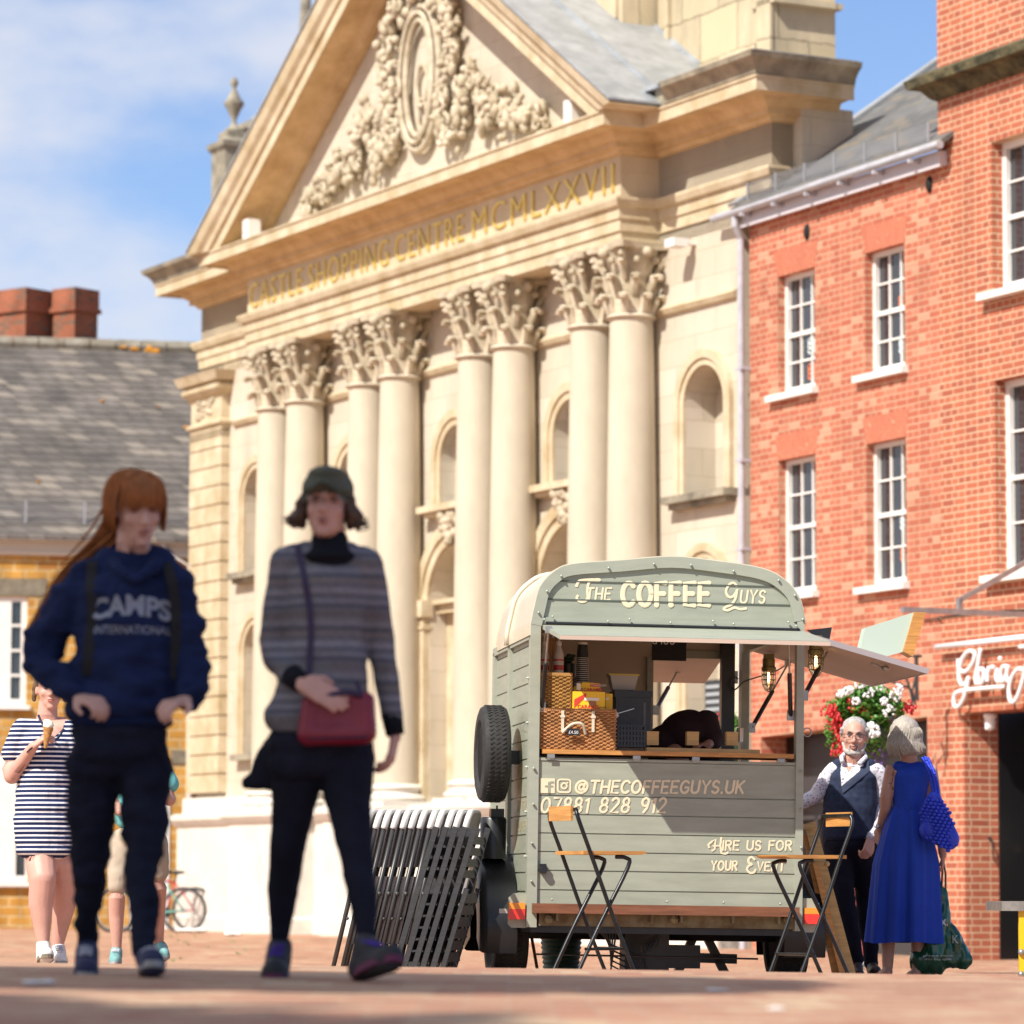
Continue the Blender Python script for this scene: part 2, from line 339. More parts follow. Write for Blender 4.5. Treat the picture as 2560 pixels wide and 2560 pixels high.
# archivolts
def archivolt(B, cx, r0, r1, zs, z0, out, n=20):
    for a, b, o in ((r0, r0+(r1-r0)*.45, out*.6), (r0+(r1-r0)*.45, r1, out)):
        inn = [(cx-a, z0)]+[(x, z) for x, z in reversed(arc(cx, zs, a, a, 0, 180, n))]+[(cx+a, z0)]
        outr = [(cx+b, z0)]+arc(cx, zs, b, b, 0, 180, n)+[(cx-b, z0)]
        B.prism(inn+outr, -o, .0 if a == r0 else -.0)
for c in (CX-6.56, CX+6.56):
    for q_ in ((.47, .66, 6.59, 5.5, .07), (.43, .62, 4.28, 2.75, .07)): B = MB(); archivolt(B, c, *q_); B.build('archivolt', stoneM, CE)
for c in bays:
    for q_ in ((.46, .68, 6.56, 5.95, .07), (.80, 1.10, 4.62, 4.62, .09)): B = MB(); archivolt(B, c, *q_); B.build('archivolt', stoneM, CE)
for c in (CX-6.56, CX+6.56):
    B = MB(); B.box(c-.74, c+.74, -.2, .3, 5.41, 5.5); B.box(c-.68, c+.68, -.13, .05, 5.34, 5.41); B.build('niche_sill', stoneW, CE)
    B = MB(); B.box(c-.66, c+.66, -.15, .3, 2.66, 2.75); B.build('niche_sill', stoneW, CE)
    
for c in bays:
    B = MB(); B.box(c-.82, c+.82, -.22, .3, 5.86, 5.95); B.box(c-.76, c+.76, -.14, .02, 5.80, 5.86); B.build('window_sill', stoneM, CE)
    w = MB(); w.plate(archpoly(c, .455, 5.96, 6.56), [archpoly(c, .385, 6.03, 6.56)], .24, .30); w.box(c-.02, c+.02, .25, .29, 6.03, 6.93)
    for z in (6.3, 6.6): w.box(c-.385, c+.385, .255, .285, z-.015, z+.015)
    fr = w.build('window', white, CE)
    g = MB(); g.plate(archpoly(c, .455, 5.96, 6.56), [], .30, .32); g.build('pane', glass, fr)
    k = MB()
    for i in range(60):
        z = random.uniform(5.42, 5.82); wd_ = .1+.18*(z-5.42)/.4
        k.ball((c+random.uniform(-wd_, wd_), -.1-random.random()*.12*(z-5.3), z), random.uniform(.035, .075), 6)
    k.build('keystone', stoneC, CE, smooth=True)
    d = MB(); d.box(c-.8, c+.8, .1, .40, 4.50, 4.62); d.box(c-.8, c+.8, .02, .35, 4.62, 4.68)      # impost and tympanum over the door
    d.plate([(c-.79, .4), (c+.79, .4), (c+.79, 4.5), (c-.79, 4.5)], [[(c-.45, .5), (c+.45, .5), (c+.45, 3.6)]+arc(c, 3.6, .45, .5, 0, 180)[1:-1]+[(c-.45, 3.6)]], .25, .40)
    for s in (-1, 1): d.box(c+s*.95-.14, c+s*.95+.14, -.10, .02, .5, 4.45); d.box(c+s*.95-.18, c+s*.95+.18, -.15, .03, 4.45, 4.68); d.box(c+s*.95-.16, c+s*.95+.16, -.12, .02, 4.28, 4.33)
    d.build('doorway', stoneM, CE)
    d = MB(); d.box(c-.5, c+.5, .36, .41, .1, 4.2); d.build('door', dark, CE)
    k = MB()
    for i in range(50): a = random.uniform(0, math.pi); r = random.uniform(.1, .6); k.ball((c+r*math.cos(a), .3, 4.72+r*math.sin(a)), random.uniform(.03, .07), 6)
    k.build('fanlight_carving', stoneC, CE, smooth=True)
# string course behind the capitals and wing bands
B = MB(); sweep(B, [(0, 7.77), (.05, 7.79), (.08, 7.85), (.03, 7.88), (0, 7.90)], [(-14.75, 0), (0, 0)]); B.build('string_course', stoneM, CE)
# rusticated end pier
B = MB()
z = 2.2
while z < 7.6: B.box(-16.16, -14.95, -.15, .3, z, z+.27); B.box(-16.11, -15.0, -.11, .3, z+.27, z+.295); z += .295
B.box(-16.16, -14.95, -.15, .3, 7.65, 7.84); sweep(B, [(0, 7.84), (.05, 7.86), (.05, 7.9), (0, 7.93), (-.1, 7.93), (-.1, 7.84)], [(-16.16, .9), (-16.16, -.15), (-14.95, -.15), (-14.95, 0)])
B.box(-16.14, -14.97, -.14, .3, 7.93, 8.33)
sweep(B, [(0, 8.30), (.06, 8.33), (.12, 8.40), (.12, 8.46), (.06, 8.50), (.16, 8.52), (.2, 8.62), (.22, 8.66), (-.1, 8.66), (-.1, 8.30)], [(-16.14, .9), (-16.14, -.14), (-14.97, -.14), (-14.97, 0)])
pier = B.build('end_pier', stoneM, CE)
k = MB()
for i in range(26): k.ball((random.uniform(-15.9, -15.2), -.15, random.uniform(8.0, 8.28)), (.06, .03, .04), 6)
k.build('carved_panel', stoneC, pier, smooth=True)
# white painted base
PB = [(-16.2, .9), (-16.2, -.28), (-13.1, -.28), (-13.1, -.78), (-11.2, -.78), (-11.2, -.28), (-9.85, -.28), (-9.85, -.78), (-8.1, -.78), (-8.1, -.28), (-6.5, -.28), (-6.5, -.78), (-4.75, -.78), (-4.75, -.28), (-3.4, -.28), (-3.4, -.78), (-1.65, -.78), (-1.65, -.28), (0, -.28)]
B = MB(); sweep(B, [(.03, -.3), (.03, .3), (0, .34), (0, 1.66), (.04, 1.70), (.10, 1.78), (.10, 1.84), (.02, 1.87), (-.3, 1.87), (-.3, -.3)], PB)
B.box(-16.1, .0, -.27, .0, -.3, 1.86)
for c in (-12.15, -8.97, -5.62, -2.52): B.box(c-.8, c+.8, -.77, .0, -.3, 1.86)
B.box(-16.18, -13.2, -.2, .1, 1.86, 2.12); B.box(-1.5, .0, -.2, .1, 1.86, 2.12)
B.build('white_base', whitewash, CE)
# entablature
PATH = [(-16.1, .95), (-16.1, 0), (-13.1, 0), (-13.1, -.55), (-1.85, -.55), (-1.85, 0), (.79, 0), (.79, 1.0)]
B = MB(); sweep(B, [(0, 8.66), (0, 8.82), (.03, 8.825), (.03, 8.97), (.055, 8.975), (.055, 9.11), (.10, 9.125), (.13, 9.20), (.13, 9.235), (0, 9.25), (-.45, 9.25), (-.45, 8.66)], PATH); B.build('architrave', stoneM, CE)
B = MB(); sweep(B, [(0, 9.25), (0, 9.77), (-.4, 9.77), (-.4, 9.25)], PATH); B.build('frieze', brickmat('frieze_stone', (.60, .50, .35), (.57, .465, .315), (.50, .38, .23), 1.3, .6, .006, rough=.9, bump=.1, big=(1.2, .14)), CE)  # warmed so the shaded frieze carries golden bounce light in its colour
ochS = pbr('ochre_stain_bounce_stone', (.58, .43, .245), .9, noise=(2.5, .4), bump=(30, .3, .01), col2=(.46, .31, .15))  # ochre weathering, plus golden bounce light of the soffits painted into the colour
PATH2 = PATH[:-1]+[(.79, .80)]
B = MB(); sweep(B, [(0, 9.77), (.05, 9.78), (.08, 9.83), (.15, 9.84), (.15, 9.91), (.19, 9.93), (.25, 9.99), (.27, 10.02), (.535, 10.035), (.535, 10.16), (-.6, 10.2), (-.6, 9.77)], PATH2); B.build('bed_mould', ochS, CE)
B = MB(); sweep(B, [(.535, 10.01), (.555, 10.01), (.555, 10.155), (.575, 10.16), (.575, 10.185), (-.55, 10.225), (-.55, 10.205), (.535, 10.165)], PATH2); B.build('corona', stoneM, CE)
sima = [(.55, 10.18), (.58, 10.2), (.60, 10.26), (.66, 10.33), (.72, 10.37), (.74, 10.43), (.3, 10.46), (.3, 10.17)]
B = MB(); sweep(B, sima, [(-16.1, .95), (-16.1, 0), (-13.75, 0)]); B.build('sima', stoneW, CE); B = MB(); sweep(B, sima, [(-1.30, -.55), (-1.30, -.0), (.79, 0), (.79, .80)]); B.build('sima', stoneW, CE)
B = MB(); B.box(-16.7, -13.6, -.6, 3, 10.42, 10.455); B.build('lead_capping', lead, CE); B = MB(); B.box(-1.9, 1.42, -.63, .82, 10.42, 10.47); B.build('lead_capping', lead, CE)
# pediment
TH = .643; CO = math.cos(math.atan(TH))
B = MB(); B.prism([(CX-5.4, 10.2), (CX+5.4, 10.2), (CX, 10.2+5.4*TH)], -.50, -.2); B.build('tympanum', stone, CE)
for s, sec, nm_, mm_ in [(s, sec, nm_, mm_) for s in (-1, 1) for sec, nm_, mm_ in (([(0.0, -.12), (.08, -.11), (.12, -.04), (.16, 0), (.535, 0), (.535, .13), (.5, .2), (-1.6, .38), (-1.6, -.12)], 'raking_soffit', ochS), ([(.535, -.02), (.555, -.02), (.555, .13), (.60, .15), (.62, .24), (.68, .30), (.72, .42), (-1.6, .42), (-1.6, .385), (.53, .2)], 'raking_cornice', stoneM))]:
    vs = []
    for end in (0, 1):
        for o, h in sec:
            zz = h/CO
            if end == 0: x = -5.74+(10.185-10.14-zz)/TH; vs.append((CX-s*x if s > 0 else CX+x, -.55-o, 10.185))
            else: vs.append((CX, -.55-o, 10.14+TH*5.74+zz))
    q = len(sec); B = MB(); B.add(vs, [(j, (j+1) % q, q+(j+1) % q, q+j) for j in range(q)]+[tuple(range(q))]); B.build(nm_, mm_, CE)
B = MB()
for s in (-1, 1):
    zt = 10.14+TH*5.74+.43/CO
    xe = 6.45; B.add([(CX, -1.29, zt+.02), (CX+s*xe, -1.29, zt+.02-TH*xe), (CX+s*xe, 1.2, zt+.02-TH*xe), (CX, 1.2, zt+.02), (CX, -1.29, zt+.05), (CX+s*xe, -1.29, zt+.05-TH*xe), (CX+s*xe, 1.2, zt+.05-TH*xe), (CX, 1.2, zt+.05)], [(0, 1, 2, 3), (4, 5, 6, 7), (0, 1, 5, 4), (1, 2, 6, 5), (2, 3, 7, 6), (3, 0, 4, 7)])
    for k in range(0, 2): 
        y = -.4+k*1.2
        B.bar((CX, y, zt+.06), (CX+s*xe, y, zt+.06-TH*xe), .05, .05)
B.build('lead_roof', lead, CE)
# pediment sculpture
B = MB(); cz = 11.75
def ell(a, b, z, y, r, n=36): return [(CX+a*math.cos(R_(360*i/n)), y, z+b*math.sin(R_(360*i/n))) for i in range(n)]
B.tube(ell(.60, 1.0, cz, -.60, .07), .055, 8, closed=True); B.tube(ell(.50, .90, cz, -.66, .05), .035, 8, closed=True); B.tube(ell(.40, .80, cz, -.62, .05), .045, 8, closed=True); B.tube(ell(.17, .28, cz-.1, -.56, .05), .035, 8, closed=True); B.tube(ell(.13, .22, cz-.5, -.56, .05), .03, 8, closed=True)
rn = random.Random(3)
for s in (-1, 1):
    path = [(.1, 1.35), (.55, 1.15), (.95, .75), (1.0, .3), (.85, -.15), (.75, -.65), (1.05, -1.0), (1.35, -.7), (1.55, -.2), (1.9, -.55), (2.05, -.95), (2.4, -.75), (2.75, -1.0), (3.15, -1.05), (3.6, -1.25)]
    for (a, b), (c, d) in zip(path, path[1:]):
        for k in range(30):
            t = rn.random(); r = rn.uniform(.035, .10); B.ball((CX+s*(a+(c-a)*t+rn.gauss(0, .10)), -.56-rn.random()*.16, cz+b+(d-b)*t+rn.gauss(0, .10)), (r*rn.uniform(.5, 1.2), r*.8, r*rn.uniform(.5, 1.5)), 7)
        for w_ in range(3):
            cx, cz2 = CX+s*(a+c)/2+rn.gauss(0, .12), cz+(b+d)/2+rn.gauss(0, .12); rr = rn.uniform(.08, .18); ph = rn.uniform(0, 6)
            B.tube([(cx+rr*(1-t*.12)*math.cos(t*.8*s+ph), -.66-rn.random()*.05, cz2+rr*(1-t*.12)*math.sin(t*.8*s+ph)) for t in range(8)], [.042-.004*t for t in range(8)], 6)
for k in range(90): B.ball((CX+rn.gauss(0, .25), -.6-rn.random()*.15, cz+1.2+rn.random()*.7), rn.uniform(.035, .10), 7)
B.build('pediment_sculpture', stoneC, CE, smooth=True)
for s in (-1, 1):
    B = MB(); B.box(CX+s*4.9-.1, CX+s*4.9+.1, -1.0, -.8, 10.24, 10.52); B.box(CX+s*4.9-.07, CX+s*4.9+.07, -1.01, -1.0, 10.33, 10.47); B.build('floodlight', white, CE)
B = MB(); B.box(-1.12, -.9, -.35, -.15, 8.52, 8.62); B.box(-1.05, -.95, -.2, .0, 8.56, 8.6); B.build('floodlight', white, CE)
# lettering
words = (('CASTLE', 0, 6), ('SHOPPING', 7, 15), ('CENTRE', 16, 22), ('MCMLXXVII', 23, 32))
for wd_, i0, i1 in words:
    lt = btext(wd_, .47, Matrix(), gold, 'gilded_word', CE, ext=.014, off=-.006, space=1.18); co_ = [v.co for v in lt.data.vertices]; x0 = min(v.x for v in co_); x1 = max(v.x for v in co_); z0 = min(v.z for v in co_); z1 = max(v.z for v in co_)
    X0 = -12.98+10.98*{0: 0, 7: .188, 16: .445, 23: .655}[i0]; X1 = -12.98+10.98*{6: .168, 15: .425, 22: .632, 32: 1.0}[i1]
    for v in lt.data.vertices: v.co.x = X0+(v.co.x-x0)*(X1-X0)/(x1-x0); v.co.z = 9.33+(v.co.z-z0)*.36/(z1-z0); v.co.y -= .562
# columns
capB = MB(); capB.lathe([(.27, 0), (.27, .55), (.33, .72), (.36, .80)], 20)
for t, (zz, n8, rr) in enumerate([(.22, 8, .30), (.46, 8, .32)]):
    for i in range(n8):
        a = R_(360*i/n8+t*22.5); ca, sa = math.cos(a), math.sin(a)
        capB.cone((.26*ca, .26*sa, zz-.2), .05, ((rr+.02)*ca, (rr+.02)*sa, zz-.02), .055, 6)
        capB.ball(((rr+.10)*ca, (rr+.10)*sa, zz), (.075, .075, .038), 8)
        capB.ball(((rr+.13)*ca, (rr+.13)*sa, zz-.03), (.05, .05, .035), 6)
for i in range(4):
    a = R_(45+90*i); ca, sa = math.cos(a), math.sin(a)
    capB.cone((.28*ca, .28*sa, .45), .04, (.46*ca, .46*sa, .76), .05, 6)
    capB.tube([((.44+.07*math.cos(t))*ca, (.44+.07*math.cos(t))*sa, .70+.07*math.sin(t)) for t in [i2*.7 for i2 in range(9)]], .034, 6)
    a = R_(90*i); capB.ball((.40*math.cos(a), .40*math.sin(a), .76), .07, 8)
    for s in (-1, 1): a2 = R_(90*i+s*20); capB.ball((.38*math.cos(a2), .38*math.sin(a2), .66), .05, 6)
ab = []
for i in range(4):
    a = R_(45+90*i); 
    ab += [(.56*math.cos(a-.09), .56*math.sin(a-.09)), (.56*math.cos(a+.09), .56*math.sin(a+.09))]
    for t in (.25, .5, .75):
        p = Vector((math.cos(a), math.sin(a)))*.56*(1-t)+Vector((math.cos(a+math.pi/2), math.sin(a+math.pi/2)))*.56*t; p *= (1-.10*math.sin(math.pi*t)); ab.append((p.x, p.y))
k_ = len(ab); capB.add([(x, y, .80) for x, y in ab]+[(x*1.04, y*1.04, .88) for x, y in ab], [tuple(range(k_-1, -1, -1)), tuple(range(k_, 2*k_))]+[(i, (i+1) % k_, (i+1) % k_+k_, i+k_) for i in range(k_)])
shB = MB(); shB.lathe([(.325-.055*(t/20)**1.7, 2.16+(7.74-2.16)*t/20) for t in range(21)]+[(.30, 7.745), (.32, 7.77), (.30, 7.80), (.27, 7.80)], 36)
bsB = MB(); bsB.box(-.44, .44, -.44, .44, 1.86, 1.93); bsB.lathe([(.42, 1.93), (.45, 1.97), (.42, 2.01), (.37, 2.03), (.36, 2.07), (.39, 2.09), (.40, 2.12), (.37, 2.15), (.33, 2.165)], 32)
first = None
for pc in (-12.08, -8.98, -5.62, -2.52):
    for s in (-.5, .5):
        if first is None:
            first = shB.build('column', pbr('column_stone', (.575, .505, .39), .9, noise=(2.0, .16), stretch=(1, 1, .4), bump=(30, .1, .005)), CE, smooth=True, auto=50)
            cp = capB.build('capital', stoneC, first, smooth=True, auto=50); cp.location = (0, 0, 7.79)
            bs = bsB.build('column_base', whitewash, first, smooth=True, auto=40); c = first
        else: c = copytree(first, CE)
        c.location = (pc+s, -.30, 0)
# tower base behind the pediment
towerS = brickmat('tower_stone', (.52, .43, .29), (.46, .38, .26), (.32, .26, .17), .9, .62, .03, rough=.95, bump=.6, big=(1.5, .28), extra=((.56, .47, .30), .7, 1))
B = MB(); B.box(-3.25, -.48, .8, 1.72, 10, 17); B.box(-9.5, -3.3, .3, 1.6, 10.5, 17); B.box(-.60, -.40, .78, 1.74, 10, 10.9)
B.box(-3.0, -2.9, .74, .8, 10, 17); B.box(-.78, -.46, .76, .8, 10, 17)
B.box(-3.9, -3.4, .26, .3, 11.9, 17); B.box(-2.85, -.82, .77, .8, 11.0, 11.12); B.box(-.9, -.36, .76, 1.76, 11.55, 11.62); B.build('tower_base', towerS, CE)

# ================================================================= pinnacle with urn behind the pediment
MP = Matrix.Translation(W(584, 388, 66)) @ Matrix.Rotation(R_(-62), 4, 'Z') @ Matrix.Diagonal((.5, .5, .64, 1))
PN = thing('stone_pinnacle', 'weathered stone turret topped by a carved urn, left of the pediment against the sky', 'pinnacle', MP)
B = MB(); B.box(-.58, .58, -.58, .58, -8, .25); sweep(B, [(0, .05), (.12, .17), (.14, .30), (-.1, .38), (-.3, .55), (-.45, .58), (-.45, .05)], [(-.58, .58), (-.58, -.58), (.58, -.58), (.58, .58)]); B.box(-.40, .40, -.40, .40, .3, .62); B.box(-.75, .75, -.75, .75, -8, -1.7); B.build('turret', stoneW, PN)
B = MB(); B.lathe([(.32, .6), (.32, .70), (.2, .76), (.10, .85), (.08, .98), (.16, 1.10), (.22, 1.22), (.34, 1.38), (.36, 1.45), (.24, 1.55), (.15, 1.70), (.08, 1.80), (.07, 1.88), (.13, 1.95), (.14, 2.04), (.08, 2.12), (0, 2.17)], 16); B.build('urn', stoneW, PN, smooth=True)
MP2 = Matrix.Translation(W(764, 80, 72))
B = MB(); B.lathe([(.0, 3), (.10, .5), (.16, -.6), (.34, -1.4), (.5, -2.2), (.7, -4), (.75, -9)], 12); o = B.build('stone_spire', stoneW, None, M=MP2); tag(o, 'slim stone spire rising just behind the left slope of the pediment', 'spire')
MP3 = Matrix.Translation(W(672, 335, 70)) @ Matrix.Rotation(R_(-62), 4, 'Z')
B = MB(); B.box(-.5, .5, -.5, .5, -8, 0); B.box(-.6, .6, -.6, .6, 0, .12); B.lathe([(.5, .12), (.2, .4), (0, .55)], 4); o = B.build('stone_turret', stoneW, None, M=MP3); tag(o, 'low stone turret half hidden between urn turret and pediment slope', 'turret')

# ================================================================= middle brick house
def sash(parent, x0, x1, z0, z1, y, cols=2, rows=4, t=.05, asym=False):
    w = x1-x0; B = MB(); B.plate([(x0, z0), (x1, z0), (x1, z1), (x0, z1)], [[(x0+t, z0+t*1.6), (x1-t, z0+t*1.6), (x1-t, z1-t), (x0+t, z1-t)]], y, y+.09)
    zm = (z0+z1)/2; 
    B.box(x0+t, x1-t, y+.02, y+.07, zm-.025, zm+.025)
    n = cols
    for i in range(1, n): xx = x0+t+(w-2*t)*i/n; B.box(xx-.011, xx+.011, y+.035, y+.06, z0+t, z1-t)
    for a, b in ((z0+t*1.6, zm-.025), (zm+.025, z1-t)):
        for i in range(1, rows//2): zz = a+(b-a)*i/(rows//2); B.box(x0+t, x1-t, y+.034, y+.061, zz-.011, zz+.011)
    fr = B.build('window', white, parent); g = MB(); g.box(x0+t*.5, x1-t*.5, y+.06, y+.065, z0+t, z1-t*.5); g.build('pane', glass, fr)
    return fr
def gauge(parent, x0, x1, z, h, sp, mat=None):
    B = MB(); B.prism([(x0, z), (x1, z), (x1+sp, z+h), (x0-sp, z+h)], -.004, .1); B.build('brick_arch', mat or gauged, parent)
def sill(parent, x0, x1, z, y=-.09, mat=None): B = MB(); B.box(x0, x1, y, .12, z-.075, z); B.build('window_sill', mat or white, parent)
MR = frame(2365, 41.4, -64)
MH = thing('brick_house', 'red brick house with four white sash windows and slate roof, beside the stone exchange', 'building', MR)
ops = [(-3.55, -2.70, 6.50, 7.90), (-1.58, -.75, 6.50, 7.89), (-3.55, -2.70, 4.15, 5.73), (-1.58, -.75, 4.11, 5.72)]
B = MB(); B.plate([(-4.22, -.3), (-4.0, -.3), (-4.0, 2.52), (-.35, 2.62), (-.35, -.3), (-.03, -.3), (-.03, 8.62), (-4.22, 8.62)], [[(a, c), (b, c), (b, d), (a, d)] for a, b, c, d in ops], 0, .3)
B.box(-4.22, -4.0, .3, 5, -.3, 8.6); B.build('wall', brick1, MH)
for a, b, c, d in ops:
    sash(MH, a, b, c, d, .10, 3, 4); gauge(MH, a, b, d+.001, .30, .08); sill(MH, a-.16, b+.07, c+.003)
sticker = pbr('white_sticker', (.7, .8, .8), .5); sticker2 = pbr('orange_sticker', (.8, .2, .08), .5)
B = MB(); B2 = MB()
for (x, z, bb) in ((-3.0, 7.02, B), (-1.0, 6.78, B), (-1.0, 7.25, B2), (-3.0, 6.72, B2), (-1.0, 4.80, B), (-1.0, 4.45, B2)):
    for s, r in ((-1, .05), (1, .055)):
        for q in (-.04, .02, .07): bb.tube([(x+s*.07+r*.8*math.cos(t*.9), .155, z+q+r*.7*math.sin(t*.9)) for t in range(7)], .009, 5)
B.build('window_sticker', sticker, MH); B2.build('window_sticker', sticker2, MH)
B = MB(); B.box(-4.24, .16, -.10, -.01, 8.60, 8.76); B.box(-4.24, .18, -.12, -.1, 8.58, 8.63); B.build('fascia', pbr('fascia_paint', (.60, .57, .60), .5), MH)
B = MB(); B.tube([(-4.75, -.2, 8.76), (.32, -.2, 8.79)], .048, 10)
for i in range(6): B.box(-4.0+i*.75-.02, -4.0+i*.75+.02, -.25, -.1, 8.68, 8.72)
B.build('gutter', pipeM, MH)
B = MB(); B.tube([(-4.25, -.18, 8.72), (-4.25, -.18, 8.60), (-4.27, -.09, 8.45), (-4.27, -.09, 0)], .043, 10)
for z in (6.9, 5.8, 4.75, 3.6): B.box(-4.35, -4.19, -.13, 0, z-.02, z+.02)
B.build('downpipe', pipeM, MH)
# roof: verge line runs up and back from the left eave
def solve_back(M, lx, x, y):
    Mi = M.inverted(); a = Mi @ Vector((0, 0, CZ)); d = (Mi @ (Vector((0, 0, CZ))+ray(x, y)))-a; return a+d*((lx-a.x)/d.x)
rp_ = solve_back(MR, -4.2, 2119, 320); rq = Vector((-4.2, -.22, 8.80)); sl_ = (rp_.z-rq.z)/(rp_.y-rq.y)
yb = 7.5
B = MB(); B.add([(-4.25, -.24, 8.80), (.30, -.24, 8.80), (-.02, yb, 8.80+sl_*(yb+.24)), (-4.25, yb, 8.80+sl_*(yb+.24)), (-4.25, -.24, 8.74), (.30, -.24, 8.74), (-.03, yb, 8.70+sl_*(yb+.24)), (-4.25, yb, 8.70+sl_*(yb+.24))], [(0, 1, 2, 3), (7, 6, 5, 4), (0, 4, 5, 1), (1, 5, 6, 2), (2, 6, 7, 3), (3, 7, 4, 0)])
rf = B.build('roof', slate, MH)
B = MB(); B.bar((-4.27, -.2, 8.86), (-4.27, yb, 8.86+sl_*(yb+.2)), .22, .04); B.build('flashing', lead, rf)
B = MB()
for i in range(7): x = -4.1+i*.67; B.box(x-.012, x+.012, -.10, -.08, 8.86, 9.12)
for z in range(9): B.box(-4.15, -.05, -.092, -.088, 8.90+z*.024, 8.904+z*.024)
for i in range(90): x = -4.12+i*.045; B.box(x-.002, x+.002, -.092, -.088, 8.90, 9.1)
B.build('snow_guard', pbr('galvanised', (.45, .46, .48), .4, metal=.6), rf)
for x, y in ((2015, 580), (2321, 461)):
    p = loc2(MR, x, y, -.02); B = MB(); B.ball((p.x, -.0, p.z), (.055, .05, .10), 10); B.build('wall_vent', dark, MH, smooth=True)
# shopfront inside the ground floor opening
B = MB(); B.box(-4.0, -.35, .35, .45, -.2, 2.7); B.build('shopfront', pbr('shop_dark', (.010, .009, .009), .35, noise=(2, .4)), MH)
B = MB(); B.box(-4.0, -.35, .30, .34, 1.75, 2.05); B.box(-4.0, -.35, .28, .34, 1.55, 1.6); B.box(-3.9, -.4, .32, .34, .0, .42)
for x in (-3.2, -2.2, -1.2): B.box(x-.03, x+.03, .28, .34, .4, 1.6)
B.build('shop_frame', pbr('shop_grey', (.045, .04, .04), .5), MH)
# ================================================================= tall brick house
TB = thing('tall_brick_house', 'tallest orange brick house at the right edge, mossy stone band under its parapet', 'building', MR)
ops = [(1.03, 2.3, 7.07, 8.70), (1.05, 2.3, 4.05, 6.13)]
B = MB(); B.plate([(-.03, -.3), (.39, -.3), (.39, 2.63), (6, 2.63), (6, 13), (-.03, 13)], [[(a, c), (b, c), (b, d), (a, d)] for a, b, c, d in ops], -.006, .42)
B.box(-.03, .10, .42, 6, 2.63, 13); B.build('wall', brick2, TB)
for a, b, c, d in ops: sash(TB, a+.0, b, c, d, .13, 3, 4, .07); gauge(TB, a, b, d+.001, .42, .14, brickmat('gauged_orange', (.64, .25, .10), (.62, .22, .09), (.70, .46, .26), .066, 3.0, .012, bump=.3, off=0) if 'gauged_orange' not in MATS else MATS['gauged_orange']); sill(TB, a-.14, b+.1, c+.003, -.13)
moss = pbr('mossy_stone', (.115, .10, .05), .95, noise=(5, .8), bump=(14, 1, .04), col2=(.012, .014, .006))
B = MB(); sweep(B, [(0, 9.34), (.06, 9.37), (.14, 9.47), (.25, 9.49), (.27, 9.58), (.1, 9.67), (-.1, 9.67), (-.1, 9.34)], [(-.03, .6), (-.03, -.006), (6, -.006)]); B.build('mossy_band', moss, TB)
B = MB(); B.box(.392, 6, .9, 1.0, -.2, 2.7); B.box(.39, .41, .43, .9, -.2, 2.7); B.build('shop_door', pbr('black_door', (.008, .008, .009), .4), TB)
B = MB(); B.box(1.12, 1.7, .885, .895, 1.05, 1.55); B.build('door_notice', pbr('paper', (.55, .54, .55), .8), TB)
B = MB(); B.ball((.72, .88, 1.22), .03, 8); B.build('door_knob', pbr('brass', (.6, .5, .3), .3, metal=.8), TB)
# script sign
sgn = pbr('white_sign_tube', (.84, .84, .86), .35)
def S6(p, ly=-.11): q = loc2(MR, 2160+p[0]/4.83, 1400+p[1]/4.83, ly); return (q.x, ly, q.z)
def smoothpath(pts, n=6):
    P = [Vector(p) for p in pts]; out = []
    for i in range(len(P)-1):
        a, b, c, d = P[max(i-1, 0)], P[i], P[i+1], P[min(i+2, len(P)-1)]
        for k in range(n):
            t = k/n; out.append(.5*((2*b)+(c-a)*t+(2*a-5*b+4*c-d)*t*t+(3*b-a-3*c+d)*t**3))
    return out+[P[-1]]
B = MB(); r = .0235
B.tube([S6((870, 1052)), S6((1990, 925))], .030, 10)
for path in ([(1140, 1195), (1145, 1290), (1175, 1345), (1250, 1335), (1320, 1230), (1338, 1130), (1300, 1100), (1250, 1112), (1190, 1190), (1150, 1320), (1150, 1430), (1180, 1500), (1225, 1490), (1265, 1415)],
             [(1265, 1410), (1240, 1540), (1200, 1680), (1140, 1770), (1095, 1760), (1085, 1680), (1110, 1610), (1200, 1577), (1450, 1550), (1690, 1530)],
             [(1410, 1065), (1370, 1300), (1348, 1430), (1360, 1485), (1395, 1470)], [(1415, 1310), (1385, 1370), (1385, 1450), (1410, 1485), (1445, 1430), (1450, 1340), (1415, 1310)],
             [(1510, 1290), (1495, 1390), (1490, 1470)], [(1497, 1370), (1530, 1300), (1572, 1298)], [(1612, 1310), (1597, 1400), (1610, 1460), (1640, 1450)],
             [(1730, 1290), (1680, 1290), (1650, 1370), (1660, 1450), (1690, 1455), (1725, 1380)], [(1745, 1270), (1722, 1390), (1735, 1460), (1760, 1450)],
             [(1920, 1330), (1870, 1315), (1800, 1390), (1752, 1540), (1762, 1680), (1800, 1718), (1850, 1660), (1905, 1500), (1950, 1330), (1990, 1150)], [(1880, 1052), (1990, 1040)]):
    B.tube([S6(p) for p in [(v.x, v.y) for v in smoothpath([(*p, 0) for p in path], 5)]], r, 8)
B.ball(S6((1645, 1190)), .026, 10)
o = B.build('script_sign', sgn, TB, smooth=True); 
